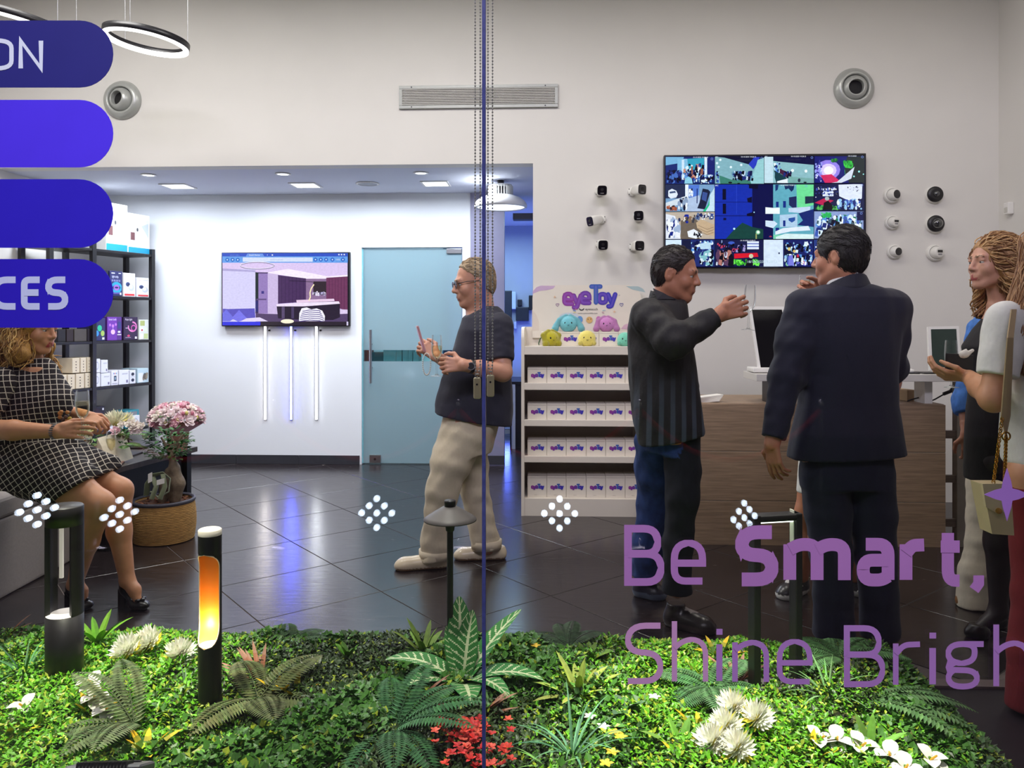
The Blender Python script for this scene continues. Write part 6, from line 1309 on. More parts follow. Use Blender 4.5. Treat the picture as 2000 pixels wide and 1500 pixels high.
g = Sc(); g.loft(prow([(600, 1946, 1992, .07), (618, 1930, 2004, .10), (645, 1908, 2006, .125), (677, 1886, 2004, .13), (720, 1894, 2002, .118), (760, 1899, 2002, .115), (800, 1896, 2008, .13), (860, 1893, 2014, .14), (938, 1893, 2008, .14)], D), RT, .03, wr=(.002, 30, 1)); sculpt('dress', g, .007, m_cloth, [(20, 18, 20)], wm)
shoe('shoe', J(1930, 1236, 3.46), J(1884, 1236, 3.46), .06, (26, 20, 20), (14, 12, 12), wm, .036); shoe('shoe', J(1968, 1222, 3.58), J(1912, 1224, 3.57), .06, (26, 20, 20), (14, 12, 12), wm, .036)

# ============ 5. woman in white T-shirt at the right edge
D = 2.8; g = Sc(); hc = J(2046, 500, 2.8); fw5 = im(.1, .97, -.05)
Lp, M = head(g, hc, fw5, .97, fem=True, neck=J(2040, 610, 2.8), nr=.047)
g.loft(prow([(600, 1990, 2090, .08), (650, 1975, 2110, .10), (780, 1985, 2105, .10), (920, 1985, 2110, .11)], D), RT, .04)
sN, eN, wN = J(1966, 632, 2.74), J(1940, 778, 2.72), J(1892, 736, 2.98); g.chain([sN, eN], [.048, .044], .03); g.chain([J(2110, 632, 2.82), J(2130, 770, 2.82), J(2080, 780, 2.95)], [.048, .04, .03], .03)
g.chain([J(2018, 930, 2.78), J(2020, 1130, 2.78), J(2008, 1350, 2.78)], [.09, .06, .04], .03); g.chain([J(2085, 930, 2.82), J(2090, 1130, 2.82), J(2090, 1350, 2.82)], [.09, .06, .04], .03)
ga = Sc(); ga.chain([sN * .35 + eN * .65, eN, eN * .5 + wN * .5, wN], [.045, .046, .040, .027], .02); hand(ga, wN, im(-.8, .35, .05), im(.1, -.55, -.8), 1, (.5, .55, .6, .7), .95, thumb=(.55, .7, -.1, .9, .1, -.3))
wm5 = person('person', 'woman with long fair hair, white T-shirt and burgundy trousers at the right edge', [(g, .006), (ga, .0034)], [(206, 150, 116), (170, 90, 86), (120, 90, 60)])
eyes(wm5, Lp, .97)
gd = []; rn_ = random.Random(8); g = Sc(); g.ell(Lp(0, -.02, .03), np.array((.090, .110, .096)), M, .02, wr=(.002, 80, 1)); g.cone(Lp(0, -.06, 0), J(2020, 700, 2.72), .085, .06, .04, wr=(.004, 50, 2)); g.cone(Lp(-.05, -.04, -.05), J(1990, 640, 2.72), .06, .05, .03, wr=(.004, 50, 3)); g.ell(Lp(0, .085, -.03), np.array((.066, .06, .1)), M, .01, 0, '-')
h5 = sculpt('hair', g, .006, m_hair, [(176, 132, 92)], wm5)
groom(h5, M, 350, .3, lambda lp: (lp[0] * 1.5, -.4 if lp[2] > .05 else 0, -.6 if lp[2] > .05 else -1.), .0030, [(190, 146, 104), (168, 122, 82), (206, 168, 126), (146, 104, 72)], 7, .005, 9, .002, None, hc)
for i in range(110):
    p0 = np.array(Lp(rn_.uniform(-.085, .05), -.05 - rn_.uniform(0, .06), rn_.uniform(.0, .10))); p1 = J(rn_.uniform(1958, 2030), rn_.uniform(640, 740), 2.70 + rn_.uniform(0, .1)); gd.append(curl(p0, p1, rn_.uniform(.004, .012), rn_.uniform(.6, 1.3), rn_.uniform(0, 6), 12, np.array(-RT * .02)))
strands('hair_strand', gd, .0065, [(190, 146, 104), (168, 122, 82), (206, 168, 126), (146, 104, 72)], h5, n=5)['kind'] = 'stuff'
g = Sc(); g.loft(prow([(596, 2000, 2080, .07), (606, 1976, 2104, .095), (640, 1962, 2118, .12), (700, 1965, 2120, .128), (780, 1967, 2118, .124), (860, 1964, 2120, .13), (900, 1968, 2118, .13), (926, 1988, 2100, .115)], D), RT, .03, wr=(.003, 26, 1, .5)); g2 = Sc(); g2.chain([sN + UP * .01, sN * .28 + eN * .72], [.070, .066], .04, wr=(.003, 40, 3)); g2.cut(sN * .30 + eN * .70, nrm_(eN - sN)); sculpt('t_shirt', [(g, .0065), (g2, .0065)], .0065, m_cloth, [(232, 230, 228)], wm5)
g = Sc(); g.loft(prow([(900, 1972, 2116, .12), (960, 1972, 2118, .125)], D), RT, .03); g.chain([J(2018, 960, 2.78), J(2022, 1060, 2.78), J(2022, 1160, 2.78), J(2014, 1270, 2.78), J(2012, 1372, 2.78)], [.088, .078, .074, .072, .078], .02, wr=(.003, 30, 2)); g.chain([J(2088, 960, 2.82), J(2090, 1160, 2.82), J(2090, 1372, 2.82)], [.09, .08, .08], .02); g.cut(J(2012, 1384, 2.78), -UP); sculpt('trousers', g, .0075, m_cloth, [(120, 22, 30)], wm5)
shoe('shoe', J(2030, 1398, 2.78), J(1992, 1392, 2.82), .07, (40, 26, 28), (20, 16, 16), wm5, .04)
pw = thing('black_wallet', 'flat black phone wallet held out by the woman in white T-shirt', 'wallet', J(1872, 716, 3.02))
MB().box(J(1873, 709, 3.0), (.100, .014, .070), rot=Matrix.Rotation(R(4), 3, 'Y'), bev=.004).build('cover', m_blk, pw); MB().box(J(1873, 709, 3.008), (.094, .012, .064), rot=Matrix.Rotation(R(4), 3, 'Y')).build('pages', m_blkm, pw)
g = Sc(); g.cone(J(1880, 692, 2.99), J(1888, 681, 2.99), .012, .003, .01, wr=(.003, 90, 1)); g.cone(J(1886, 693, 2.99), J(1899, 685, 2.99), .011, .006, .01, wr=(.003, 90, 2)); sculpt('paper_napkin', g, .003, m_pale, [(226, 222, 220)], label='crumpled white paper napkin held above the black wallet', cat='napkin')
bpy.data.objects['paper_napkin'].data.color_attributes
flute(J(1858, 757, 3.06), 'champagne flute held behind the black wallet', fill=.15, s=.86, wine=False)
# handbag on a chain
bg = thing('handbag', 'cream leather handbag on a gold chain strap at the woman in white T-shirt', 'bag', J(1952, 1045, 2.64))
p = lambda x, y, d=2.62: Vector(J(x, y, d))
MB().prism([p(1919, 946), p(1938, 1043), p(1981, 1046), p(1974, 946)], DP * .07).build('bag_body', mat('cream_leather', (206, 186, 146), .4, noise=.05), bg)
MB().prism([p(1919, 945, 2.615), p(1926, 990, 2.615), p(1952, 1006, 2.615), p(1974, 990, 2.615), p(1974, 945, 2.615)], DP * .012).build('flap', mat('cream_leather2', (214, 196, 158), .38, noise=.05), bg)
MB().cyl(p(1951, 998, 2.606), p(1951, 998, 2.62), .010, n=16).build('clasp', mat('gold', (200, 150, 60), .25, metal=1.), bg)
m_gold = mat('gold', (200, 150, 60), .25, metal=1.)
for a_, b_ in (((1958, 812), (1940, 944)), ((1965, 850), (1962, 944))):
    mb = MB(); nn = 26
    for i in range(nn):
        c_ = p(*a_, 2.66) * (1 - (i + .5) / nn) + p(*b_, 2.62) * ((i + .5) / nn); q = Matrix.Rotation(R(90) * (i % 2) + .5, 3, 'Z')
        mb.tube([c_ + q @ V(.0055 * math.cos(t), 0, .0085 * math.sin(t)) for t in [2 * math.pi * k / 8 for k in range(8)]], .0016, 5, True)
    o = mb.build('chain', m_gold, bg); o['kind'] = 'stuff'
MB().prism([p(1976, 604, 2.68), p(1968, 660, 2.62), p(1956, 812, 2.655), p(1965, 856, 2.66), p(1974, 812, 2.655), p(1980, 660, 2.62), p(1986, 604, 2.68)], DP * .006).build('strap', mat('beige_strap', (170, 146, 112), .5, noise=.05), bg)
MB().tube([p(1965, 852, 2.655) + Vector(RT * .014 * math.cos(t) + UP * .014 * math.sin(t)) for t in [2 * math.pi * k / 14 for k in range(14)]], .003, 6, True).build('ring', m_gold, bg)

# ============ 6. person in blue shirt and wide white trousers behind the blonde woman
D = 3.93; g = Sc(); hc = J(1950, 522, D); Lp, M = head(g, hc, im(-.8, -.6, 0), .92, fem=True, neck=J(1948, 606, D), nr=.046)
g.loft(prow([(600, 1920, 1980, .09), (650, 1905, 1990, .11), (760, 1912, 1985, .10), (920, 1905, 1985, .11)], D), RT, .04); sN, eN, wN = J(1915, 645, 3.9), J(1888, 785, 3.86), J(1890, 846, 3.8)
g.chain([sN, eN, wN], [.05, .042, .028], .03); g.chain([J(1985, 645, 4.0), J(1995, 780, 4.0), J(1990, 850, 3.95)], [.05, .042, .028], .03); g.chain([J(1930, 900, D), J(1918, 1040, 3.84), J(1902, 1165, 3.84)], [.05, .036, .03], .03); g.chain([J(1965, 900, D), J(1965, 1040, 3.9), J(1962, 1150, 3.92)], [.06, .05, .04], .03)
ga = Sc(); ga.chain([eN * .3 + wN * .7, wN], [.034, .028], .02); hand(ga, wN, im(.1, -.1, -1), im(-.3, -.9, 0), 1, (.6, .7, .8, .8), .95)
p6 = person('person', 'person in bright blue shirt and wide white trousers, mostly hidden behind the blonde woman', [(g, .006), (ga, .004)], [(186, 128, 100), (160, 90, 84), (60, 44, 36)]); eyes(p6, Lp, .92); short_hair(p6, Lp, M, .92, (60, 44, 38))
g = Sc(); g.loft(prow([(604, 1922, 1978, .08), (625, 1908, 1990, .11), (700, 1908, 1988, .12), (800, 1908, 1988, .115), (930, 1900, 1985, .12)], D), RT, .03, wr=(.003, 40, 1)); g2 = Sc(); g2.chain([sN, eN, eN * .6 + wN * .4], [.062, .064, .056], .03, wr=(.004, 50, 2)); g2.cut(eN * .6 + wN * .4, nrm_(wN - eN)); sculpt('shirt', [(g, .007), (g2, .007)], .007, m_denim, [(84, 138, 224)], p6)
g = Sc(); g.loft(prow([(900, 1898, 1988, .12), (950, 1894, 1988, .12)], D), RT, .03); g.chain([J(1920, 945, D), J(1918, 1010, 3.88), J(1916, 1060, 3.84), J(1908, 1120, 3.83), J(1904, 1182, 3.83)], [.075, .068, .068, .078, .084], .02, wr=(.004, 46, 1)); g.chain([J(1962, 945, 3.88), J(1964, 1060, 3.88), J(1962, 1170, 3.9)], [.075, .066, .08], .02, wr=(.004, 46, 2)); g.cut(J(1900, 1182, 3.83), -UP + .12 * RT); sculpt('trousers', g, .007, m_cloth, [(226, 214, 190)], p6)
shoe('shoe', J(1905, 1168, 3.95), J(1880, 1188, 3.81), .075, (150, 104, 62), (120, 84, 56), p6, .045, .014); shoe('shoe', J(1962, 1160, 4.0), J(1945, 1180, 3.87), .075, (150, 104, 62), (120, 84, 56), p6, .045, .014)

# ============ 7. person in white shorts behind the man in the suit
D = 3.95; g = Sc(); hc = J(1650, 520, 4.0); Lp, M = head(g, hc, im(.1, -1, 0), .92, neck=J(1650, 600, 4.0), nr=.052)
g.loft(prow([(600, 1605, 1695, .09), (650, 1590, 1712, .11), (760, 1592, 1710, .10), (900, 1580, 1700, .11)], D), RT, .04); g.chain([J(1590, 640, D), J(1590, 760, D), J(1600, 830, 3.9)], [.05, .042, .03], .03); g.chain([J(1718, 640, D), J(1741, 745, D), J(1738, 815, 3.9)], [.05, .042, .03], .03)
g.chain([J(1594, 930, D), J(1576, 1000, D), J(1574, 1050, 3.97), J(1566, 1125, 3.99)], [.085, .054, .052, .034], .03); g.chain([J(1662, 930, D), J(1662, 1000, D), J(1664, 1050, 3.97), J(1668, 1125, 3.99)], [.085, .054, .052, .034], .03)
p7 = person('person', 'person in white shorts and black-white trainers standing hidden behind the suited man', [(g, .006)], [(186, 122, 86), (150, 84, 72), (50, 38, 30)]); eyes(p7, Lp, .92); short_hair(p7, Lp, M, .92, (44, 34, 28))
g = Sc(); g.loft(prow([(604, 1610, 1690, .08), (625, 1592, 1712, .11), (760, 1590, 1708, .12), (890, 1582, 1700, .13)], D), RT, .03); g.chain([J(1592, 640, D), J(1591, 710, D)], [.06, .06], .03); g.chain([J(1716, 640, D), J(1730, 700, D)], [.06, .06], .03); sculpt('t_shirt', g, .008, m_cloth, [(190, 188, 184)], p7)
g = Sc(); g.loft(prow([(870, 1580, 1700, .13), (910, 1572, 1702, .13)], D), RT, .03); g.chain([J(1598, 905, D), J(1589, 958, D)], [.095, .082], .02); g.chain([J(1664, 905, D), J(1664, 958, D)], [.09, .076], .02); g.cut(J(1620, 962, D), -UP); sculpt('shorts', g, .008, m_cloth, [(224, 222, 214)], p7)
for a_, b_ in ((J(1570, 1150, 4.06), J(1524, 1172, 3.92)), (J(1662, 1150, 4.06), J(1694, 1166, 3.95))):
    s_ = shoe('shoe', a_, b_, .11, (40, 38, 40), (214, 212, 206), p7, .05, .028, top=(206, 204, 200))
    f_ = nrm_(np.array(b_) - np.array(a_)); f_[2] = 0; mid = (np.array(a_) + np.array(b_)) / 2; mid[2] = .06; sd_ = np.array([f_[1], -f_[0], 0])
    for k in range(3): MB().tube([mid + f_ * (.03 * k - .02) + sd_ * .046 * q - UP * (.028 * abs(q) - .022 + .012 * k) for q in (-1, -.6, 0, .6, 1)], .004, 6).build('stripe', mat('white_stripe', (220, 218, 212), .5), s_)

# ============ 8. seated woman in a checked dress
D = 3.78; g = Sc(); hc = J(70, 640, D); fw8 = im(.97, -.2, -.18)
Lp, M = head(g, hc, fw8, .97, fem=True, neck=J(62, 716, 3.80), nr=.047)
g.loft(prow([(715, 20, 105, .10), (760, 0, 118, .12), (830, -10, 112, .12), (900, -20, 130, .15), (935, -15, 120, .15)], 3.8), RT, .04)
sN, eN, wN = J(0, 752, 3.64), J(-42, 838, 3.56), J(112, 843, 3.50); sF, eF, wF = J(60, 745, 3.98), J(122, 806, 4.0), J(166, 812, 3.90)
g.chain([sN, eN, eN * .6 + wN * .4], [.052, .046, .043], .03); g.chain([sF, eF, wF], [.05, .042, .03], .03)
hN, kN, aN = J(70, 905, 3.74), J(196, 985, 3.66), J(146, 1142, 3.80); hF, kF, aF = J(95, 895, 3.92), J(234, 958, 3.86), J(249, 1135, 3.82)
g.chain([hN, kN * .55 + hN * .45, kN, kN * .55 + aN * .45 + RT * -.012, aN], [.10, .085, .060, .055, .034], .03); g.chain([hF, kF * .55 + hF * .45, kF, kF * .55 + aF * .45 - RT * .02, aF], [.10, .085, .058, .054, .034], .03)
fN, fF = J(163, 1168, 3.80), J(268, 1170, 3.79); g.chain([aN, aN * .5 + fN * .5 + RT * .01, fN], [.034, .028, .020], .02); g.chain([aF, aF * .5 + fF * .5 + RT * .01, fF], [.034, .028, .020], .02)
ga = Sc(); ga.chain([sN * .3 + eN * .7, eN, eN * .55 + wN * .45, wN], [.047, .049, .044, .028], .02); hand(ga, wN, im(1, -.02, .10), im(-.1, -1, .35), -1, (.55, .62, .68, .75), 1.0, thumb=(.75, .5, -.35, .95, .05, -.25))
gb = Sc(); gb.chain([eF * .4 + wF * .6, wF], [.033, .028], .02); hand(gb, wF, im(.85, -.1, -.38), im(.35, -.5, .8), -1, (.75, .85, .95, 1.0), .94)
wm8 = person('person', 'seated woman with curly blonde hair in a black and white checked dress', [(g, .0055), (ga, .0032), (gb, .0032)], [(200, 142, 104), (176, 60, 66), (130, 96, 60)])
eyes(wm8, Lp, .97)
def grid_mat(name, rotd, per=.0265):
    m = bpy.data.materials.new(name); m.use_nodes = True; nt = m.node_tree; N = nt.nodes; L = nt.links; b = N['Principled BSDF']; b.inputs['Roughness'].default_value = .9
    tc = N.new('ShaderNodeTexCoord'); nz = N.new('ShaderNodeTexNoise'); nz.inputs['Scale'].default_value = 6; L.new(tc.outputs['Object'], nz.inputs['Vector'])
    ad = N.new('ShaderNodeVectorMath'); ad.operation = 'MULTIPLY_ADD'; ad.inputs[1].default_value = (.012,) * 3; L.new(nz.outputs['Color'], ad.inputs[0]); L.new(tc.outputs['Object'], ad.inputs[2]); ls = []; ct_, st_ = math.cos(R(rotd)), math.sin(R(rotd))
    for vec in ((ct_ / per, .45 / per, st_ / per), (-st_ / per, .12 / per, ct_ / per)):
        dt = N.new('ShaderNodeVectorMath'); dt.operation = 'DOT_PRODUCT'; dt.inputs[1].default_value = vec; L.new(ad.outputs[0], dt.inputs[0])
        fr = N.new('ShaderNodeMath'); fr.operation = 'FRACT'; L.new(dt.outputs['Value'], fr.inputs[0]); lt = N.new('ShaderNodeMath'); lt.operation = 'LESS_THAN'; lt.inputs[1].default_value = .13; L.new(fr.outputs[0], lt.inputs[0]); ls.append(lt)
    mx_ = N.new('ShaderNodeMath'); mx_.operation = 'MAXIMUM'; L.new(ls[0].outputs[0], mx_.inputs[0]); L.new(ls[1].outputs[0], mx_.inputs[1])
    n2 = N.new('ShaderNodeTexNoise'); n2.inputs['Scale'].default_value = 260; L.new(tc.outputs['Object'], n2.inputs['Vector']); m2 = N.new('ShaderNodeMath'); m2.operation = 'MULTIPLY'; L.new(mx_.outputs[0], m2.inputs[0]); mrr = N.new('ShaderNodeMapRange'); mrr.inputs['From Min'].default_value = .3; mrr.inputs['From Max'].default_value = .6; mrr.inputs['To Min'].default_value = .45; L.new(n2.outputs['Fac'], mrr.inputs['Value']); L.new(mrr.outputs[0], m2.inputs[1])
    mc = N.new('ShaderNodeMix'); mc.data_type = 'RGBA'; mc.inputs['A'].default_value = (*lin((28, 20, 24)), 1); mc.inputs['B'].default_value = (*lin((222, 212, 196)), 1); L.new(m2.outputs[0], mc.inputs['Factor']); L.new(mc.outputs['Result'], b.inputs['Base Color'])
    bp = N.new('ShaderNodeBump'); bp.inputs['Strength'].default_value = .25; bp.inputs['Distance'].default_value = .004; L.new(n2.outputs['Fac'], bp.inputs['Height']); L.new(bp.outputs[0], b.inputs['Normal']); return m
g = Sc(); g.loft(prow([(699, 38, 92, .058), (706, 22, 100, .075), (714, 6, 107, .095), (735, -14, 116, .125), (772, -16, 138, .145), (795, -16, 137, .145), (822, -14, 124, .135), (858, -16, 148, .15), (900, -20, 160, .165)], 3.8), RT, .03, wr=(.003, 30, 1)); g2 = Sc(); g2.chain([sN + UP * .015, sN * .45 + eN * .55], [.070, .064], .05); g2.cut(sN * .46 + eN * .54, nrm_(eN - sN)); g.chain([sF + UP * .01, sF * .4 + eF * .6], [.062, .056], .04)
bod = sculpt('dress_bodice', [(g, .006), (g2, .006)], .006, grid_mat('checked_bodice', 8), [(30, 24, 28)], wm8)
g = Sc(); g.loft(prow([(860, -20, 146, .155), (900, -24, 168, .18), (945, -20, 160, .18)], 3.8), RT, .03); g.chain([hN, J(168, 958, 3.68)], [.125, .108], .05, wr=(.003, 30, 2)); g.chain([hF, J(220, 925, 3.88)], [.125, .085], .06, wr=(.003, 30, 3)); g.chain([J(60, 930, 3.80), J(150, 955, 3.76)], [.11, .10], .06)
g.cut(J(218, 918, 3.85), RT * .56 - UP * .83); g.cut(J(217, 915, 3.85), RT); g.cut(J(60, 985, 3.7), -UP); sculpt('dress_skirt', g, .006, grid_mat('checked_skirt', 33), [(30, 24, 28)], wm8)
g = Sc(); g.ell(Lp(0, -.03, .03), np.array((.095, .115, .10)), M, .02, wr=(.004, 60, 1)); g.cone(Lp(0, -.08, -.02), J(20, 705, 3.78), .085, .075, .05, wr=(.006, 70, 2)); g.cone(Lp(.05, -.05, -.03), J(38, 690, 3.68), .05, .045, .03, wr=(.006, 70, 3)); g.ell(Lp(0, .075, -.05), np.array((.07, .068, .10)), M, .01, 0, '-'); h8 = sculpt('hair', g, .006, m_hair, [(176, 130, 62)], wm8)
groom(h8, M, 500, .20, lambda lp: (lp[0] * 3, -.6 if lp[2] > .05 else -.1, -.5 if lp[2] > .05 else -1.), .0034, [(196, 150, 76), (168, 120, 54), (220, 180, 110), (140, 98, 48)], 6, .007, 10, .010, lambda lp: lp[1] < .03, hc)
gd = []; rn_ = random.Random(14)
for i in range(100):
    p0 = np.array(Lp(rn_.uniform(-.05, .09), -.03 - rn_.uniform(0, .09), rn_.uniform(-.05, .08))); p1 = J(rn_.uniform(-20, 56), rn_.uniform(690, 730), 3.66 + rn_.uniform(0, .2)); gd.append(curl(p0, p1, rn_.uniform(.014, .03), rn_.uniform(1.4, 2.6), rn_.uniform(0, 6), 18))
for i in range(26):
    p0 = np.array(Lp(-.06, -.01, -.04)); gd.append(curl(p0, J(102 + rn_.uniform(-8, 16), rn_.uniform(695, 738), 3.92), rn_.uniform(.01, .02), 1.5, rn_.uniform(0, 6), 14))
strands('hair_strand', gd, .0062, [(196, 150, 76), (168, 120, 54), (214, 174, 104), (140, 98, 48)], h8, n=5)['kind'] = 'stuff'
eo = np.array(Lp(.083, -.002, -.055)); MB().tube([eo + RT * .017 * math.sin(t) + UP * .020 * math.cos(t) for t in [2 * math.pi * k / 20 for k in range(20)]], .0032, 8, True).build('earring', mat('gold_pale', (226, 196, 120), .2, metal=1.), wm8)
bw = Vector(nrm_(wN - eN)).to_track_quat('Z', 'Y').to_matrix(); mb = MB()
for k in range(18):
    t = 2 * math.pi * k / 18; q = Vector(wN) - Vector(nrm_(wN - eN)) * .01 + bw @ V(.031 * math.cos(t), .031 * math.sin(t), 0); mb.box(q, (.006, .006, .016), rot=bw, bev=.001, seg=1)
mb.build('bracelet', m_steel, wm8)['kind'] = 'stuff'
for ank, ft, toe, nm in ((aN, fN, J(182, 1190, 3.80), 0), (aF, fF, J(289, 1193, 3.78), 1)):
    toe = np.array(toe); toe[2] = 0; f_ = nrm_(np.array([toe[0] - ank[0], toe[1] - ank[1], 0])); back = ank - f_ * .02; hl = np.array([back[0] - f_[0] * .012, back[1] - f_[1] * .012, 0]); sdv = np.array([f_[1], -f_[0], 0])
    g = Sc(); hb_ = hl + UP * .095; bl_p = toe - f_ * .075 + UP * .024
    g.ell(hb_ + f_ * .028 + UP * .012, (.040, .032, .046), np.stack([f_, sdv, UP], 1), .02); g.cone(hb_ + f_ * .03 - UP * .015, bl_p, .026, .030, .02, fl=(UP, .6)); g.ell(toe - f_ * .05 + UP * .022, (.052, .037, .026), np.stack([f_, sdv, UP], 1), .02)
    g.cone(ank + UP * .05, ank - UP * .012 + f_ * .02, .036, .030, .008, 0, '-'); g.cone(ank - UP * .01 + f_ * .03, toe - f_ * .085 + UP * .058, .024, .020, .01, 0, '-'); g.cut(hl + UP * .001, -UP)
    sh_ = sculpt('shoe', g, .0036, m_leather, [(18, 15, 18)], wm8); MB().prism([hl + sdv * .022 + f_ * -.006, hl - sdv * .022 + f_ * -.006, hl - sdv * .022 + f_ * .034, hl + sdv * .022 + f_ * .034], UP * .092).build('heel', mat('heel_black', (30, 24, 24), .25), sh_)
    bq = toe - f_ * .05 + UP * .050; mb = MB()
    for k in range(5): mb.ball(bq + f_ * .016 * math.cos(k * 1.26) + sdv * .020 * math.sin(k * 1.26), (.013, .013, .008), 10, 6)
    mb.ball(bq + UP * .006, .008, 10, 6); mb.build('bow', mat('bow_gloss', (26, 24, 28), .12), sh_)
flute(J(161, 858, 3.50), 'champagne flute held by the seated woman', fill=.7, s=1.02)
cs = thing('wrist_corsage', 'small brown and yellow flower corsage on the seated woman\'s far wrist', 'corsage', J(130, 816, 3.86)); rn_ = random.Random(3)
for k in range(9):
    q = Vector(J(rn_.uniform(108, 146), rn_.uniform(804, 824), 3.62)); MB().ball(q, (.011, .008, .009), 8, 5, Matrix.Rotation(rn_.uniform(0, 3), 3, 'Y'), rn_.choice(((190, 160, 60), (84, 56, 40), (60, 44, 30), (180, 120, 60)))).build('petal', m_box, cs)
# ---------------------------------------------------------------- flowers and plants on the table and floor
m_leaf = mat('leaf', attr=True, rough=.6, noise=.14, ns=60, spec=.28)
m_petal = mat('petal', attr=True, rough=.6, noise=.05, ns=60)
rnd = random.Random(33)
def jit(c, a, r=rnd): k = 1 + r.uniform(-a, a); return tuple(max(0, min(255, v * k * (1 + r.uniform(-a, a) * .3))) for v in c)
def blade(mb, base, az, pitch, L, Wd, droop, col, n=7, fold=.35, shape=None, cols=2, twist=0.):
    """a leaf: strip bent along its length; col(t, u) -> colour, u in -1..1 across"""
    p = Vector(base); ph = pitch; pts = []; sh = shape or (lambda t: math.sin(math.pi * min(1, t * .96 + .04)) ** .75)
    h = V(math.cos(az), math.sin(az), 0); sd_ = V(-math.sin(az), math.cos(az), 0)
    for i in range(n + 1):
        t = i / n; d = h * math.cos(ph) + V(0, 0, 1) * math.sin(ph); nn = sd_.cross(d); nn = -nn if nn.z < 0 and abs(ph) < 1.5 else nn
        w = Wd / 2 * sh(t); row = []
        for j in range(cols + 1):
            u = -1 + 2 * j / cols; row.append(p + sd_ * (u * w) + nn * (abs(u) * w * fold))
        pts.append(row); p = p + d * (L / n); ph -= droop / n
    for i in range(n):
        for j in range(cols):
            t = (i + .5) / n; u = -1 + 2 * (j + .5) / cols
            mb.add([pts[i][j], pts[i][j + 1], pts[i + 1][j + 1], pts[i + 1][j]], [(0, 1, 2, 3)], col(t, u), True)
    return mb
def solid(c, a=.12):
    c0 = jit(c, a); return lambda t, u: tuple(v * (1.06 if u > 0 else .94) for v in c0)

# rose used in the bouquets
def rose_mb(col, r=.03):
    mb = MB(); rn_ = random.Random(int(sum(col)))
    mb.ball((0, 0, r * .3), (r * .42, r * .42, r * .5), 10, 6, None, tuple(v * .92 for v in col))
    for ring, (k, rad, z, tilt) in enumerate(((4, .40, .25, 80), (5, .62, .12, 66), (6, .85, -.05, 48))):
        for i in range(k):
            a = 2 * math.pi * (i + .5 * ring) / k + rn_.uniform(-.15, .15); c_ = V(math.cos(a), math.sin(a), 0); s_ = V(-math.sin(a), math.cos(a), 0)
            up_ = c_ * math.cos(R(tilt)) + V(0, 0, math.sin(R(tilt))); o = c_ * r * rad * .55 + V(0, 0, r * (z - .3)); wd = r * (.55 + .12 * ring); ht = r * (.85 + .1 * ring)
            vs = [o - s_ * wd * .5, o + s_ * wd * .5, o + s_ * wd * .62 + up_ * ht * .6 - c_ * r * .12, o - s_ * wd * .62 + up_ * ht * .6 - c_ * r * .12, o + s_ * wd * .3 + up_ * ht + c_ * r * .1, o - s_ * wd * .3 + up_ * ht + c_ * r * .1]
            mb.add(vs, [(0, 1, 2, 3), (3, 2, 4, 5)], jit(col, .06, rn_), True)
    return mb
ROSES = [rose_mb(c).mesh('rose') for c in ((242, 212, 216), (246, 228, 228), (230, 178, 190), (246, 236, 224), (238, 200, 208))]
for me in ROSES: me.materials.append(m_petal)
def add_rose(parent, pos, nrm, s, i, name='rose'):
    o = bpy.data.objects.new(name, ROSES[i]); COL.objects.link(o); o.parent = parent; o.location = Vector(pos) - orgof(parent)
    o.rotation_euler = Vector(nrm).to_track_quat('Z', 'Y').to_euler(); o.scale = (s, s, s); return o
c = tt(352, 884) - td * .0 + tn * .10; c.z = TZ
t = thing('pink_bouquet', 'domed bouquet of pink roses in a kraft paper hat box on the low table', 'bouquet', c)
ctr = V(*P(344, 818, 5.45)); c.x, c.y = ctr.x + .01, ctr.y
MB().lathe([(.062, 0), (.075, .12), (.078, .19), (.07, .19), (.06, .01)], V(c.x, c.y, TZ), 28).build('hat_box', mat('kraft_dark', (150, 108, 88), .7, noise=.1), t)
for k in range(46):
    z = 1 - (k + .5) / 46 * 1.12; th = k * 2.39996; rr2 = math.sqrt(max(0, 1 - z * z)); n_ = V(rr2 * math.cos(th), rr2 * math.sin(th), z)
    add_rose(t, ctr + V(n_.x * .165, n_.y * .165, n_.z * .095), V(n_.x, n_.y, n_.z + .3), rnd.uniform(.95, 1.35), rnd.choice((0, 0, 1, 1, 2, 3, 4)))
for k in range(14):
    th = rnd.uniform(0, 6.28); q = ctr + V(.17 * math.cos(th), .17 * math.sin(th), rnd.uniform(-.03, .06)); MB().ball(q, (.012, .012, .015), 8, 6, None, rnd.choice(((206, 206, 96), (216, 206, 120), (190, 110, 130)))).build('bud', m_petal, t)
for k in range(16):
    th = rnd.uniform(0, 6.28); blade(MB(), ctr + V(.15 * math.cos(th), .15 * math.sin(th), rnd.uniform(-.04, .04)), th, .3, .06, .028, .5, solid((76, 120, 60)), 4).build('leaf', m_leaf, t)
mb = MB(); 
for k in range(30):
    a0, a1 = 2 * math.pi * k / 30, 2 * math.pi * (k + 1) / 30; f0, f1 = .165 + .012 * (k % 2), .165 + .012 * ((k + 1) % 2)
    mb.add([(ctr.x + .07 * math.cos(a0), ctr.y + .07 * math.sin(a0), ctr.z - .10), (ctr.x + .07 * math.cos(a1), ctr.y + .07 * math.sin(a1), ctr.z - .10), (ctr.x + f1 * math.cos(a1), ctr.y + f1 * math.sin(a1), ctr.z - .035), (ctr.x + f0 * math.cos(a0), ctr.y + f0 * math.sin(a0), ctr.z - .035)], [(0, 1, 2, 3)], (222, 168, 184), True)
mb.build('tissue_wrap', m_petal, t)
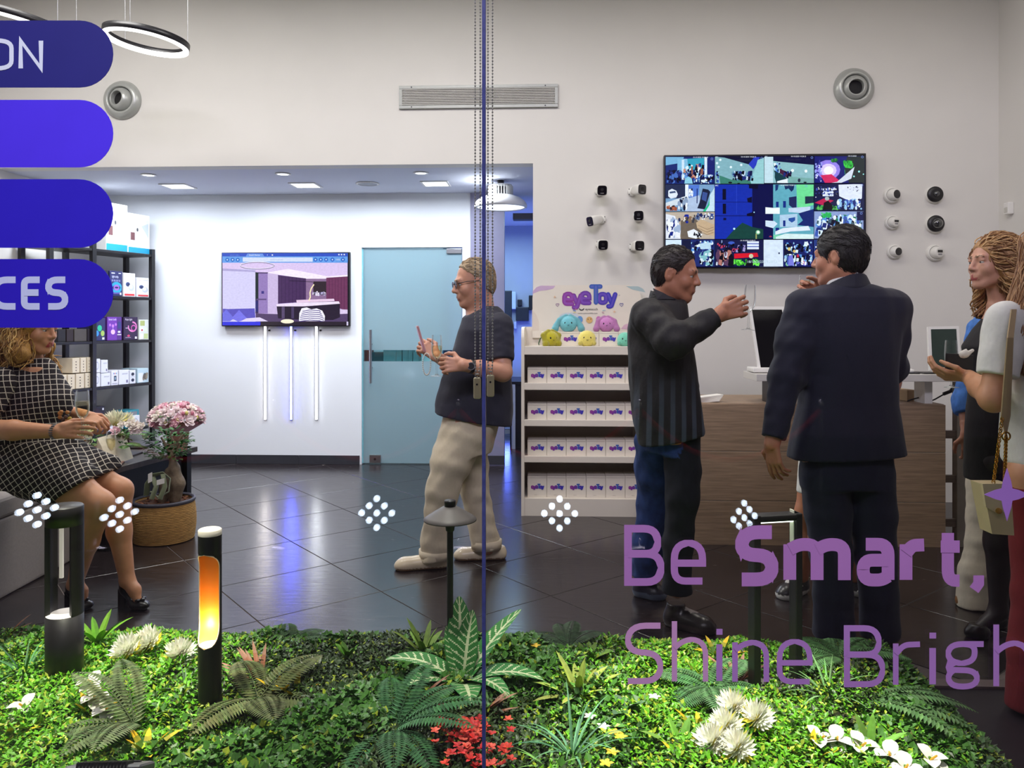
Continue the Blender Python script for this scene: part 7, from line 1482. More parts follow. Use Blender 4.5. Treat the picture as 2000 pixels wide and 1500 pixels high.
for dx in (-.075, .07):
    mb = MB()
    for k in range(14): mb.ball(V(c.x + dx, c.y - .06, TZ + .17 - .009 * k + .012 * abs(k - 7) / 7), .0035, 6, 4)
    mb.build('bead_string', mat('pearl_bead', (216, 208, 196), .25), t)['kind'] = 'stuff'
# white and green arrangement in a basket
def mum(parent, pos, nrm, r, col=(236, 232, 206), core=(220, 206, 120), name='chrysanthemum', n=70):
    mb = MB(); q = Vector(nrm).to_track_quat('Z', 'Y').to_matrix(); pos = Vector(pos); rn_ = random.Random(int(pos.x * 1e4))
    for i in range(n):
        z = 1 - (i + .5) / n * .95; th = i * 2.39996; s_ = math.sqrt(1 - z * z); d = q @ V(s_ * math.cos(th), s_ * math.sin(th), z); sd_ = d.orthogonal().normalized(); L = r * rn_.uniform(.8, 1.1)
        b_ = pos + d * r * .15; w = r * .085
        mb.add([b_ - sd_ * w * .5, b_ + sd_ * w * .5, pos + d * L * .75 + sd_ * w, pos + d * L * .75 - sd_ * w, pos + d * L + (q @ V(0, 0, 1)) * r * .10], [(0, 1, 2, 3), (3, 2, 4)], jit(core if i > n * .82 else col, .05, rn_), True)
    mb.ball(pos, r * .3, 8, 6, None, core); return mb.build(name, m_petal, parent)
c = tt(244, 896) + tn * .17; t = thing('flower_basket', 'basket of white chrysanthemum, pale roses and ferns on the low table', 'flower arrangement', c)
MB().lathe([(.085, 0), (.10, .03), (.105, .085), (.095, .085), (.08, .02)], c, 26).build('basket', mat('wicker_brown', (96, 60, 42), .7, noise=.3, ns=80, bump=.4, bs=120), t)
MB().box(c + V(.02, -.06, .02), (.13, .06, .04), ta_, bev=.004).build('teal_base', mat('teal_box', (20, 96, 104), .5), t)
at_ = lambda px, py, dd=0: V(*P(px, py, 5.05 + dd))
mum(t, at_(226, 826), (-.1, -.5, 1), .085); mum(t, at_(246, 822, .08), (.3, -.3, 1), .06)
for px, py, i, s_ in ((226, 842, 4, .9), (262, 832, 3, 1.0), (255, 828, 3, .9), (262, 842, 1, .8), (276, 832, 3, .7), (272, 842, 1, .7), (238, 830, 3, .7)): add_rose(t, at_(px, py, -.08), (.1, -.8, .6), s_, i)
def frond(mb, base, az, pitch, L, Wd, droop, col, n=16, lw=.011):
    p = Vector(base); ph = pitch; h = V(math.cos(az), math.sin(az), 0); sd_ = V(-math.sin(az), math.cos(az), 0); pts = []
    for i in range(n + 1):
        d = h * math.cos(ph) + V(0, 0, 1) * math.sin(ph); pts.append((p.copy(), d)); p = p + d * (L / n); ph -= droop / n
    mb.tube([q for q, _ in pts], [.0022 * (1 - .8 * i / n) for i in range(n + 1)], 4, False, tuple(v * .8 for v in col))
    for i in range(1, n + 1):
        q, d = pts[i]; t = i / n; ln = Wd / 2 * (math.sin(math.pi * min(1, .12 + .86 * t)) ** .7); nn = d.cross(sd_); nn = nn if nn.z > 0 else -nn
        for s_ in (-1, 1):
            e = (sd_ * s_ + d * .35).normalized(); c_ = jit(col, .14); w = lw * (.6 + .4 * math.sin(math.pi * t)); tip = q + e * ln - nn * ln * .18
            m_ = q + e * ln * .45
            mb.add([q, m_ + d * w, tip, m_ - d * w], [(0, 1, 2), (0, 2, 3)], c_, False)
    return mb
for az, L, py in ((.2, .17, 850), (-.5, .15, 866), (.9, .14, 846), (-1.2, .12, 870), (2.6, .12, 850), (-.1, .15, 872)): frond(MB(), at_(246, py, -.06), az, .25, L, .08, .6, (92, 132, 66), 14, .008).build('frond', m_leaf, t)
for k in range(26): th = rnd.uniform(0, 6.28); blade(MB(), at_(240 + rnd.uniform(-16, 20), 852 + rnd.uniform(-10, 18), rnd.uniform(-.1, .05)), th, .6, .06, .026, .8, solid((66, 110, 54)), 4).build('leaf', m_leaf, t)
c = tt(190, 915) + tn * .22; t = thing('wrapped_bouquet', 'white bouquet in cream paper beside the seated woman\'s knee', 'bouquet', c)
at_ = lambda px, py, dd=0: V(*P(px, py, 4.85 + dd))
MB().prism([at_(186, 902), at_(212, 912), at_(198, 872), at_(190, 856)], V(.05, .2, .02), (232, 222, 198)).build('paper_wrap', m_petal, t)
mum(t, at_(166, 846), (0, -.6, 1), .06, (230, 232, 196)); mum(t, at_(158, 872, -.02), (-.2, -.7, .6), .05, (190, 214, 150), (150, 190, 90)); add_rose(t, at_(172, 862, -.04), (0, -1, .4), 1.0, 3)
for k in range(26): th = rnd.uniform(0, 6.28); blade(MB(), at_(168 + rnd.uniform(-18, 18), 868 + rnd.uniform(-18, 16), rnd.uniform(-.05, .05)), th, .4, .06, .026, .6, solid((96, 140, 60)), 4).build('leaf', m_leaf, t)
# ficus in a jute basket
pc_ = P(320, 1050, 5.03); pc_.z = 0; t = thing('potted_ficus', 'small ficus with swollen trunk in a round jute rope basket, with a green ribbon', 'potted plant', pc_)
prof = [(0, 0)]; 
for k in range(121): z = .004 + .246 * k / 120; prof.append((.182 + .012 * math.sin(math.pi * k / 120) + .0022 * abs(math.sin(k * math.pi / 5)), z))
prof += [(.175, .25), (.165, .22), (0, .22)]
MB().lathe(prof, pc_, 56).build('jute_basket', mat('jute_rope', (176, 134, 74), .9, noise=.35, ns=26, stretch=(1, 1, 9), bump=.7, bs=60), t)
MB().lathe([(.170, .236), (.186, .240), (.192, .250), (.190, .262), (.178, .264), (.168, .256)], pc_, 48).build('rim', mat('rim_slate', (62, 60, 70), .5), t)
MB().lathe([(0, .245), (.10, .246), (.172, .238)], pc_, 32).build('soil', mat('bark_soil', (84, 52, 36), .9, noise=.5, ns=40, bump=.8, bs=60), t)
for k in range(40): a = rnd.uniform(0, 6.28); r_ = rnd.uniform(.04, .16); MB().box(pc_ + V(r_ * math.cos(a), r_ * math.sin(a), .249), (rnd.uniform(.015, .03), .012, .008), rnd.uniform(0, 3), rnd.choice(((120, 70, 44), (90, 56, 38), (140, 92, 60)))).build('bark_chip', m_box, t)
q = lambda px, py, dd=0: np.array(P(px, py, 5.0 + dd))
g = Sc(); g.chain([q(342, 975), q(346, 945), q(340, 915), q(336, 890)], [.036, .046, .032, .018], .02, wr=(.002, 60, 1)); g.chain([q(318, 978), q(322, 950), q(328, 920)], [.03, .03, .02], .02); g.chain([q(336, 892), q(325, 870), q(315, 855)], [.014, .01, .007], .01); g.chain([q(337, 890), q(348, 865), q(356, 850)], [.013, .01, .007], .01); g.chain([q(336, 888), q(336, 860), q(332, 845)], [.012, .009, .006], .01)
sculpt('trunk', g, .006, mat('ficus_bark', attr=True, rough=.7, noise=.2, ns=40, bump=.3, bs=80), [(112, 96, 76)], t)
fl = MB()
for k in range(330):
    a = rnd.uniform(0, 6.28); z = rnd.uniform(-1, 1); rr3 = rnd.uniform(.5, 1) ** .6; o = q(328, 868) + np.array((.145 * rr3 * math.sqrt(1 - z * z) * math.cos(a), .12 * rr3 * math.sqrt(1 - z * z) * math.sin(a), .11 * rr3 * z))
    blade(fl, o, a + rnd.uniform(-.6, .6), rnd.uniform(-.2, .8), rnd.uniform(.03, .045), .022, .6, solid(rnd.choice(((48, 92, 40), (62, 112, 48), (36, 76, 36))), .15), 3, .25)
fl.build('foliage', m_leaf, t)['kind'] = 'stuff'
m_rib = mat('ribbon_green', (92, 100, 70), .5, sheen=.3, noise=.06)
rb = MB(); rb.tube([q(286, 968, -.12), q(288, 945, -.13), q(300, 928, -.12), q(318, 924, -.1), q(332, 935, -.1), q(330, 960, -.12), q(310, 972, -.14), q(294, 960, -.14)], .018, 8, False, None, True, .25); rb.tube([q(298, 930, -.12), q(305, 950, -.15), q(296, 975, -.17)], .015, 8, False, None, True, .25); rb.tube([q(318, 926, -.12), q(322, 950, -.15), q(312, 975, -.17)], .015, 8, False, None, True, .25); rb.build('ribbon', m_rib, t)
for a_, b_ in (((289, 922), (297, 944)), ((306, 934), (321, 948))): MB().prism([q(a_[0], b_[1], -.17), q(b_[0], b_[1] - 4, -.17), q(b_[0], a_[1], -.17), q(a_[0], a_[1] + 4, -.17)], (0, .002, 0)).build('gift_tag', m_pale, t)

# ---------------------------------------------------------------- planting bed in the window
BX0, BX1, BY0, BY1 = -2.45, 1.39, 2.0, 3.26
bed = thing('planting_bed', 'bed of artificial greenery laid along the shop window', 'planter', ((BX0 + BX1) / 2, (BY0 + BY1) / 2, 0))
MB().b2((BX0, BY0, 0), (BX1, BY1, .05), bev=.01).build('tray', mat('bed_tray', (26, 24, 20), .8), bed)
NL = 110000; rs = np.random.RandomState(12)
x = rs.uniform(BX0, BX1, NL); y = BY0 + (BY1 - BY0) * rs.uniform(0, 1, NL)
edge = np.minimum.reduce([(BX1 - x) / .10, (BY1 - y) / .08, np.ones(NL)]); edge = np.clip(edge, 0, 1)
def hmap(x, y): return .105 + .018 * np.sin(x * 5.1 + 1.3) * np.cos(y * 6.3 + .4) + .012 * np.sin(x * 13 + y * 9) + .010 * np.sin(x * 23 - y * 17)
top = hmap(x, y); z = .05 + (top - .05) * np.sqrt(edge) * (1 - rs.uniform(0, 1, NL) ** 2.2 * .75)
nz_ = np.sin(x * 3.1 + 2) * np.cos(y * 4.7 - 1) + .6 * np.sin(x * 7.3 - y * 5.1) + .3 * rs.normal(size=NL)
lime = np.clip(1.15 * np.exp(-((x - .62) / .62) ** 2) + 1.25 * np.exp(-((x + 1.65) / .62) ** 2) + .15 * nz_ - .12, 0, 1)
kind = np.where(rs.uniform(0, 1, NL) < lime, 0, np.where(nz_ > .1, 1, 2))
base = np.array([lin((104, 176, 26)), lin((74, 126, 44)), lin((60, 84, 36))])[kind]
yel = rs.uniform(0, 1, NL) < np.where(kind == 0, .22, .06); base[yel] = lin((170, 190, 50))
dk = rs.uniform(0, 1, NL) < .14; base[dk] *= .5
col = base * rs.uniform(.7, 1.25, NL)[:, None]
L_ = np.where(kind == 1, rs.uniform(.022, .034, NL), rs.uniform(.015, .026, NL)); Wl = L_ * np.where(kind == 1, .85, .58)
az = rs.uniform(0, 2 * np.pi, NL); el = rs.uniform(-.25, 1.0, NL)
d = np.stack([np.cos(az) * np.cos(el), np.sin(az) * np.cos(el), np.sin(el)], 1); s = np.stack([-np.sin(az), np.cos(az), rs.uniform(-.35, .35, NL)], 1); s /= np.linalg.norm(s, axis=1)[:, None]
n = np.cross(d, s); n *= np.sign(n[:, 2:3]); c = np.stack([x, y, z], 1)
v = np.stack([c, c + d * (L_ * .5)[:, None] + s * (Wl * .5)[:, None] + n * (Wl * .16)[:, None], c + d * L_[:, None], c + d * (L_ * .5)[:, None] - s * (Wl * .5)[:, None] + n * (Wl * .16)[:, None]], 1).reshape(-1, 3)
i4 = np.arange(NL)[:, None] * 4; f = np.concatenate([i4 + np.array([[0, 1, 2]]), i4 + np.array([[0, 2, 3]])])
put('foliage', np_mesh('foliage', v - np.array(ORG[bed.name]), f, np.repeat(col, 4, 0), False), mat('bed_leaf', attr=True, rough=.42, noise=.05, spec=.5), bed, kind='stuff')

def bp_(px, py, z=.10): return onZ(px, py, z)
def rosette(px, py, nl, L, Wd, p0, p1, droop, colf, label, cat='plant', name='leafy_plant', grp=None, shape=None, az0=0., spread=6.283, n=6, z=.10, fold=.35):
    o = bp_(px, py, z); o.z -= .03; t = thing(name, label, cat, (o.x, o.y, o.z), grp)
    for i in range(nl):
        a = az0 + spread * (i + rnd.uniform(-.25, .25)) / nl; u = rnd.random()
        blade(MB(), o + V(.006 * math.cos(a), .006 * math.sin(a), 0), a, p0 + (p1 - p0) * u, L * rnd.uniform(.75, 1.1), Wd * rnd.uniform(.85, 1.1), droop * rnd.uniform(.6, 1.2), colf(), n, fold, shape).build('leaf', m_leaf, t)
    return t
spear = lambda t: (math.sin(math.pi * min(1, .1 + t * .9)) ** .6) * (1 - .15 * t)
grass = lambda t: (1 - t ** 2.5) * (.55 + .45 * min(1, t * 5))
def tipped(base, tip, at=.45):
    def mk():
        b_ = jit(base, .12); tp = jit(tip, .06)
        return lambda t, u: b_ if t < at else tuple(b_[i] + (tp[i] - b_[i]) * min(1, (t - at) / .25) for i in range(3))
    return mk
plain = lambda c, a=.14: (lambda: solid(c, a))
YT = [(545, 1350, 'small green plant with yellow leaf tips behind the brown fan leaves'), (576, 1356, 'yellow-tipped spiky plant in front of the pale white-flowering sprout'), (285, 1462, 'yellow-tipped spiky plant at the bottom left, beside the small floodlight'), (182, 1392, 'yellow-tipped spiky plant left of the large grey fern'), (1584, 1478, 'yellow-tipped spiky plant low at the bottom right among bright leaves'), (1496, 1392, 'yellow-tipped plant right above the white tufted flowers'), (1338, 1480, 'plant with one broad yellow-edged leaf below the white tufted flowers'), (1370, 1425, 'yellow-edged leafy plant left of the white tufted flowers'), (1400, 1275, 'yellow-tipped plant at the back edge behind the word Shine'), (20, 1432, 'yellow-tipped plant at the far left edge of the bed')]
for i, (px, py, lab) in enumerate(YT): rosette(px, py, 7, .11, .024, .35, 1.2, .5, tipped((84, 124, 44), (224, 182, 40)), lab, name='yellow_tipped_plant', grp='yellow-tipped plants in the bed', shape=spear)
for px, py, nl, L, c, lab in ((828, 1268, 12, .15, (112, 138, 58), 'olive green spiky plant at the back edge left of the mushroom lamp'), (1130, 1352, 16, .17, (150, 164, 72), 'large yellow-green spiky plant right of the striped-leaf plant'), (190, 1246, 8, .15, (116, 166, 52), 'bright green spiky plant beside the dark slotted lamp'), (1148, 1282, 12, .10, (104, 134, 52), 'small green spiky plant at the back edge left of the word Shine'), (1330, 1452, 8, .13, (120, 160, 70), 'green spear-leaved plant left of the white tufted flowers'), (66, 1416, 8, .11, (130, 168, 60), 'light green leafy plant in the left foreground'), (680, 1275, 9, .08, (92, 140, 46), 'small green sprout at the back edge in the middle of the bed'), (980, 1270, 8, .09, (110, 130, 50), 'small green sprout at the back edge right of the striped-leaf plant'), (1700, 1455, 7, .12, (110, 156, 60), 'green spear-leaved plant between the white lilies')):
    rosette(px, py, nl, L, .030, .4, 1.35, .5, plain(c), lab, name='spiky_plant', grp='spiky green plants in the bed', shape=spear)
for px, py, nl, L, a0, sp_, lab in ((508, 1322, 12, .17, R(100), R(130), 'reddish brown fan of pointed leaves right of the glowing lamp'), (795, 1372, 11, .17, R(-25), R(75), 'rust brown fan of narrow leaves below the striped-leaf plant'), (930, 1388, 12, .16, R(-20), R(80), 'rust brown fan of narrow leaves above the red flowers'), (1440, 1318, 8, .15, R(20), R(150), 'brown drooping leaf fan beside the square loop lamp'), (8, 1236, 6, .13, R(-20), R(90), 'brown spiky fan at the left edge on the dark floor')):
    rosette(px, py, nl, L, .020, .15, .95, .4, tipped((150, 92, 66), (168, 124, 104), .5), lab, name='brown_fan_plant', grp='brown fan plants in the bed', shape=spear, az0=a0, spread=sp_)
for px, py, nl, L, c, lab in ((1118, 1462, 26, .24, (84, 132, 96), 'blue-green grass tuft right of the red flowers'), (1618, 1350, 24, .20, (122, 168, 108), 'pale green grass tuft below the word Bright'), (48, 1310, 24, .22, (70, 116, 70), 'dark green grass tuft left of the slotted lamp'), (366, 1345, 18, .14, (96, 128, 92), 'grey-green grass tuft left of the glowing lamp'), (1075, 1490, 12, .12, (110, 160, 80), 'light grass tuft at the bottom beside the red flowers')):
    rosette(px, py, nl, L, .009, .25, 1.3, 1.1, plain(c, .2), lab, name='grass_tuft', grp='grass tufts in the bed', shape=grass, n=7, fold=.2)
for px, py, nl, lab in ((256, 1335, 24, 'clump of glossy dark leaves right of the slotted lamp'), (95, 1378, 30, 'clump of glossy dark leaves in the left foreground'), (1645, 1402, 30, 'clump of glossy dark leaves with yellow edges below the grass tuft'), (1765, 1440, 26, 'clump of very dark leaves between the white lilies at the right'), (720, 1400, 16, 'dark leafy clump left of the large dark fern')):
    rosette(px, py, nl, .055, .034, .0, 1.2, .6, tipped((38, 40, 26), (96, 106, 46), .6), lab, name='dark_leaf_clump', grp='dark leaf clumps in the bed', n=4)
rosette(1225, 1385, 6, .10, .042, .1, 1.2, .7, plain((88, 116, 84)), 'single sprig with five broad grey-green leaves left of the word Shine', name='broad_leaf_sprig')
rosette(612, 1312, 6, .085, .022, .6, 1.3, .3, tipped((120, 150, 70), (238, 236, 222), .3), 'pale sprout with white leaf tips in the middle of the bed', name='white_tipped_sprout', shape=spear)
# striped-leaf plant
o = bp_(902, 1330); o.z -= .01; t = thing('striped_leaf_plant', 'large plant with big green leaves striped in cream, behind the glass joint', 'plant', o)
def zeb():
    g0 = jit((62, 132, 62), .08); cr_ = (206, 214, 168)
    return lambda t_, u: cr_ if (abs(u) < .09 or ((t_ * 10.5 - abs(u) * 1.25) % 1 < .20 and abs(u) < .86)) else g0
obl = lambda t_: math.sin(math.pi * min(1, .06 + t_ * .94)) ** .62 * (1 - .25 * t_)
for a, ph, L, Wd, dr in ((R(100), 1.25, .30, .105, .35), (R(35), .95, .33, .09, .45), (R(75), 1.30, .25, .09, .3), (R(170), .70, .30, .10, 1.0), (R(205), .62, .22, .11, 1.0), (R(-75), .62, .20, .11, 1.0), (R(-40), .75, .24, .085, 1.3), (R(-8), .62, .30, .10, 1.0), (R(130), 1.2, .2, .08, .2)):
    mb = MB(); blade(mb, o + V(.012 * math.cos(a), .012 * math.sin(a), 0), a, ph, L, Wd * 1.15, dr, zeb(), 60, .22, obl, 16); mb.build('leaf', m_leaf, t)
# ferns
for px, py, nl, L, Wd, c, a0, sp_, p0, lab in ((262, 1418, 5, .30, .13, (96, 112, 74), R(100), R(200), .55, 'grey-green fern with long arching fronds left of the glowing lamp'), (505, 1368, 5, .28, .15, (98, 106, 66), R(-150), R(300), .4, 'dull olive fern right of the glowing lamp'), (770, 1428, 8, .32, .11, (60, 106, 62), R(-130), R(250), .45, 'large dark green fern left of the red flowers'), (1392, 1345, 7, .25, .14, (88, 130, 82), R(-170), R(340), .35, 'bright fern under the word Shine'), (1640, 1285, 6, .26, .12, (100, 146, 88), R(-30), R(260), .5, 'fern at the back edge behind the word Bright'), (1700, 1372, 5, .34, .09, (96, 134, 82), R(-60), R(70), .4, 'fern with long thin fronds at the right edge of the bed'), (562, 1258, 6, .20, .09, (66, 96, 60), R(10), R(170), .35, 'low dark fern hanging over the back edge by the blue floor glow'), (1110, 1264, 6, .2, .09, (70, 92, 66), R(0), R(180), .35, 'low fern at the back edge left of the word Shine')):
    o = bp_(px, py); t = thing('fern', lab, 'fern', o, 'ferns in the bed')
    for i in range(nl): frond(MB(), o, a0 + sp_ * (i + .5) / nl + rnd.uniform(-.15, .15), p0 + rnd.uniform(-.1, .35), L * rnd.uniform(.8, 1.1), Wd, 1.0, c, 26, .0085).build('frond', m_leaf, t)
# flowers
MU = [(250, 1272, 'white and yellow tufted flower at the back left, larger of the pair'), (292, 1258, 'white and yellow tufted flower at the back left, overlapping the larger one'), (352, 1280, 'white and yellow tufted flower left of the glowing lamp'), (1432, 1384, 'white tufted flower nearest under the word Shine'), (1478, 1404, 'creamy tufted flower right of the topmost white tuft'), (1418, 1420, 'small white tufted flower in the middle of the right group'), (1392, 1452, 'white tufted flower at the left end of the right group'), (1440, 1462, 'white tufted flower lowest in the right group')]
for px, py, lab in MU:
    o = bp_(px, py, .13); t = thing('tufted_flower', lab, 'flower', (o.x, o.y, .06), 'white tufted flowers in the bed')
    mum(t, o, (rnd.uniform(-.4, .4), -.5, 1), .062 if px > 1000 else .068, (255, 253, 238), (232, 216, 70), 'flower_head', 110); MB().cyl((o.x, o.y, .05), o, .004, n=6, col=(90, 130, 50)).build('stem', m_leaf, t)
LI = [(1598, 1440, 'white lily, farthest left in the right-hand row'), (1634, 1440, 'white lily, second from the left in the right-hand row'), (1681, 1452, 'white lily, third in the right-hand row'), (1738, 1470, 'white lily, fourth in the right-hand row beside dark leaves'), (1768, 1494, 'white lily cut by the bottom edge at the right'), (1816, 1478, 'white lily nearest the right edge of the bed'), (48, 1376, 'white lily at the far left of the bed'), (184, 1358, 'white lily right of the glossy dark clump'), (208, 1382, 'white lily beside the yellow-tipped plant on the left'), (180, 1330, 'white lily bud below the slotted lamp')]
for px, py, lab in LI:
    o = bp_(px, py, .13); t = thing('white_lily', lab, 'flower', (o.x, o.y, .06), 'white lilies in the bed'); a0 = rnd.uniform(-2.4, -.8); mb = MB()
    for da, ph, L in ((-.9, .3, .055), (.9, .3, .055), (0, -.2, .06), (3.1, .9, .05)): blade(mb, o - V(0, 0, .01), a0 + da, ph, L, .045, .5, lambda t_, u: (236, 232, 224), 5, .4)
    mb.build('flower_head', m_petal, t); MB().cyl(o - V(0, 0, .01), o + V(.02 * math.cos(a0), .02 * math.sin(a0), .012), .004, .003, 6, col=(224, 170, 40)).build('spadix', m_petal, t); MB().cyl((o.x, o.y, .05), o, .004, n=6, col=(90, 130, 50)).build('stem', m_leaf, t)
o = bp_(925, 1450); t = thing('red_flower_bush', 'bush of small bright red flowers at the foot of the glass joint', 'flower', o)
for k in range(90):
    px = rnd.gauss(922, 38); py = rnd.uniform(1400, 1498); px = min(998, max(850, px + (py - 1440) * .1)); q = bp_(px, py, .13 + rnd.uniform(-.03, .05)); mb = MB(); cl_ = rnd.choice(((214, 40, 32), (226, 64, 44), (200, 30, 30), (232, 96, 74))); a0 = rnd.uniform(0, 6)
    for i in range(5): blade(mb, q, a0 + 1.257 * i, rnd.uniform(.1, .9), .018, .012, .3, (lambda c_: (lambda t_, u: c_))(jit(cl_, .12)), 3, .2)
    mb.build('red_flower', m_petal, t)
mb = MB()
for k in range(40): q = bp_(rnd.gauss(922, 30), rnd.uniform(1410, 1490), .12); mb.tube([V(o.x, o.y, .06) * .3 + V(q.x, q.y, .06) * .7, q], .0018, 4, False, (110, 60, 46))
mb.build('twigs', m_leaf, t)['kind'] = 'stuff'
for px, py, lab in ((1045, 1262, 'tiny yellow flower at the back edge right of the striped-leaf plant'), (1212, 1440, 'tiny yellow flower among the leaves right of the grass tuft'), (1196, 1470, 'tiny yellow flower below another near the blue-green grass'), (1184, 1492, 'tiny yellow flower at the bottom edge right of the grass tuft'), (1152, 1400, 'tiny white flower above the blue-green grass'), (1178, 1420, 'small white flower right of the blue-green grass'), (1200, 1432, 'small white flower next to the tiny yellow flowers'), (1278, 1362, 'tiny white flower beside the bright fern')):
    q = bp_(px, py, .13); cl_ = (232, 190, 50) if 'yellow' in lab else (236, 230, 226); mb = MB()
    for i in range(5): blade(mb, q, 1.257 * i, .3, .024, .014, .4, (lambda c_: (lambda t_, u: c_))(cl_), 3, .2)
    tag(mb.build('small_flower', m_petal), lab, 'flower', 'tiny flowers in the bed')
# ---------------------------------------------------------------- lamps standing in the bed
m_anth = mat('lamp_anthracite', (34, 32, 34), .42, metal=.2, noise=.06)
# slotted bollard
c = bp_(126, 1312); c.z = .05; r_ = .064; zt_ = .715; zs0, zs1 = .315, .645
t = thing('slotted_lamp', 'dark cylindrical garden lamp with open slots, in front of the seated woman', 'garden lamp', c)
MB().lathe([(0, .05), (r_, .05), (r_, zs0), (0, zs0)], (c.x, c.y, 0), 40).build('base_column', m_anth, t)
MB().lathe([(0, zs1), (r_, zs1), (r_, zt_ - .004), (r_ - .004, zt_), (0, zt_)], (c.x, c.y, 0), 40).build('cap', m_anth, t)
for a0 in (R(150), R(-38)):
    a1 = a0 + R(66) if a0 > 0 else a0 + R(76)
    mb = MB(); n_ = 10; vs = []
    for zq in (zs0, zs1):
        for rr in (r_, r_ * .72):
            vs += [(c.x + rr * math.cos(a0 + (a1 - a0) * i / n_), c.y + rr * math.sin(a0 + (a1 - a0) * i / n_), zq) for i in range(n_ + 1)]
    k = n_ + 1; fs = [(i, i + 1, 2 * k + i + 1, 2 * k + i) for i in range(n_)] + [(k + i + 1, k + i, 3 * k + i, 3 * k + i + 1) for i in range(n_)] + [(0, 2 * k, 3 * k, k), (n_, k + n_, 3 * k + n_, 2 * k + n_)]
    mb.add(vs, fs, None, False); mb.build('side_post', m_anth, t)
MB().lathe([(0, zs0 + .006), (r_ * .7, zs0 + .006), (r_ * .96, zs0 + .001)], (c.x, c.y, 0), 32).build('lower_lens', mat('lens_soft', (235, 232, 226), .3, emit=(255, 240, 225), es=.35), t)
MB().box((c.x - .024, c.y + .02, (zs0 + zs1) / 2 + .06), (.012, .01, .2)).build('light_strip', mat('lens_soft', (235, 232, 226), .3), t)
# glowing scoop lamp
c = bp_(410, 1378, .08); c.z = .04; r_ = .0385; zt_ = .685; t = thing('scoop_lamp', 'slim dark garden lamp with a glowing orange scooped opening', 'garden lamp', c)
zo0, zo1 = .285, .605; mb = MB(); n_ = 48; zsx = [.04, .1, .2] + [zo0 + (zo1 - zo0) * i / 30 for i in range(31)] + [.64, zt_ - .02]; front = R(-90) - R(6)
def half(z):
    if z <= zo0 or z >= zo1: return 0.
    t0 = min(1, (z - zo0) / .075); t1 = min(1, (zo1 - z) / .05); return R(84) * math.sqrt(max(0, 1 - (1 - t0) ** 2)) * math.sqrt(max(0, 1 - (1 - t1) ** 2))
def shell(rad, name, mt_, flip=False):
    vs = []; mb = MB()
    for z in zsx:
        hlf = half(z)
        for i in range(n_ + 1): a = front + hlf + (2 * math.pi - 2 * hlf) * i / n_; vs.append((c.x + rad * math.cos(a), c.y + rad * math.sin(a), z))
    k = n_ + 1; fs = [(j * k + i, j * k + i + 1, (j + 1) * k + i + 1, (j + 1) * k + i) for j in range(len(zsx) - 1) for i in range(n_)]
    mb.add(vs, [f_[::-1] for f_ in fs] if flip else fs, None, True); return mb.build(name, mt_, t)
shell(r_, 'outer_tube', m_anth); shell(r_ - .003, 'inner_reflector', mat('orange_reflector', (236, 150, 40), .45, noise=.03), True)
rimm = MB()
pts = [];  zz_ = [zo0 + (zo1 - zo0) * i / 40 for i in range(41)]
for z in zz_: a = front + half(z); pts.append((c.x + (r_ - .0015) * math.cos(a), c.y + (r_ - .0015) * math.sin(a), z))
for z in zz_[::-1]: a = front - half(z); pts.append((c.x + (r_ - .0015) * math.cos(a), c.y + (r_ - .0015) * math.sin(a), z))
rimm.tube(pts, .0019, 6, True); rimm.build('opening_rim', mat('rim_pale', (240, 220, 190), .4), t)
MB().lathe([(0, zo0 + .004), (r_ - .004, zo0 + .004)], (c.x, c.y, 0), 24).build('led_lens', mat('scoop_led', (255, 255, 255), .4, emit=(255, 214, 150), es=22), t)
MB().lathe([(0, zo1 + .012), (r_ - .004, zo1 + .012)], (c.x, c.y, 0), 24).build('inner_roof', m_anth, t)
MB().lathe([(r_, zt_ - .02), (r_, zt_ - .003), (r_ - .004, zt_), (0, zt_)], (c.x, c.y, 0), 32).build('white_cap', mat('cap_white', (226, 218, 206), .5), t)
point('scoop_bulb', (c.x, c.y - .008, zo0 + .05), 1.1, (1.0, .80, .50), .012)
# mushroom lamp
c = bp_(879, 1305); c.z = .05; t = thing('mushroom_lamp', 'dark path lamp with wide conical shade on a thin pole', 'garden lamp', c); zc_ = .655
MB().cyl((c.x, c.y, .05), (c.x, c.y, zc_ + .02), .0115, n=20).build('pole', m_anth, t); MB().lathe([(.0115, zc_ - .045), (.016, zc_ - .04), (.019, zc_ - .01), (.014, zc_)], (c.x, c.y, 0), 20).build('collar', m_anth, t)
MB().lathe([(.0, zc_ + .050), (.026, zc_ + .049), (.055, zc_ + .032), (.085, zc_ + .013), (.099, zc_ + .002), (.099, zc_ - .002), (.08, zc_ + .006), (.0, zc_ + .030)], (c.x, c.y, 0), 48).build('shade', mat('shade_grey', (86, 80, 78), .5, metal=.2), t)
MB().lathe([(0, zc_ + .074), (.020, zc_ + .072), (.021, zc_ + .068), (.021, zc_ + .048), (0, zc_ + .048)], (c.x, c.y, 0), 24).build('top_knob', m_anth, t)
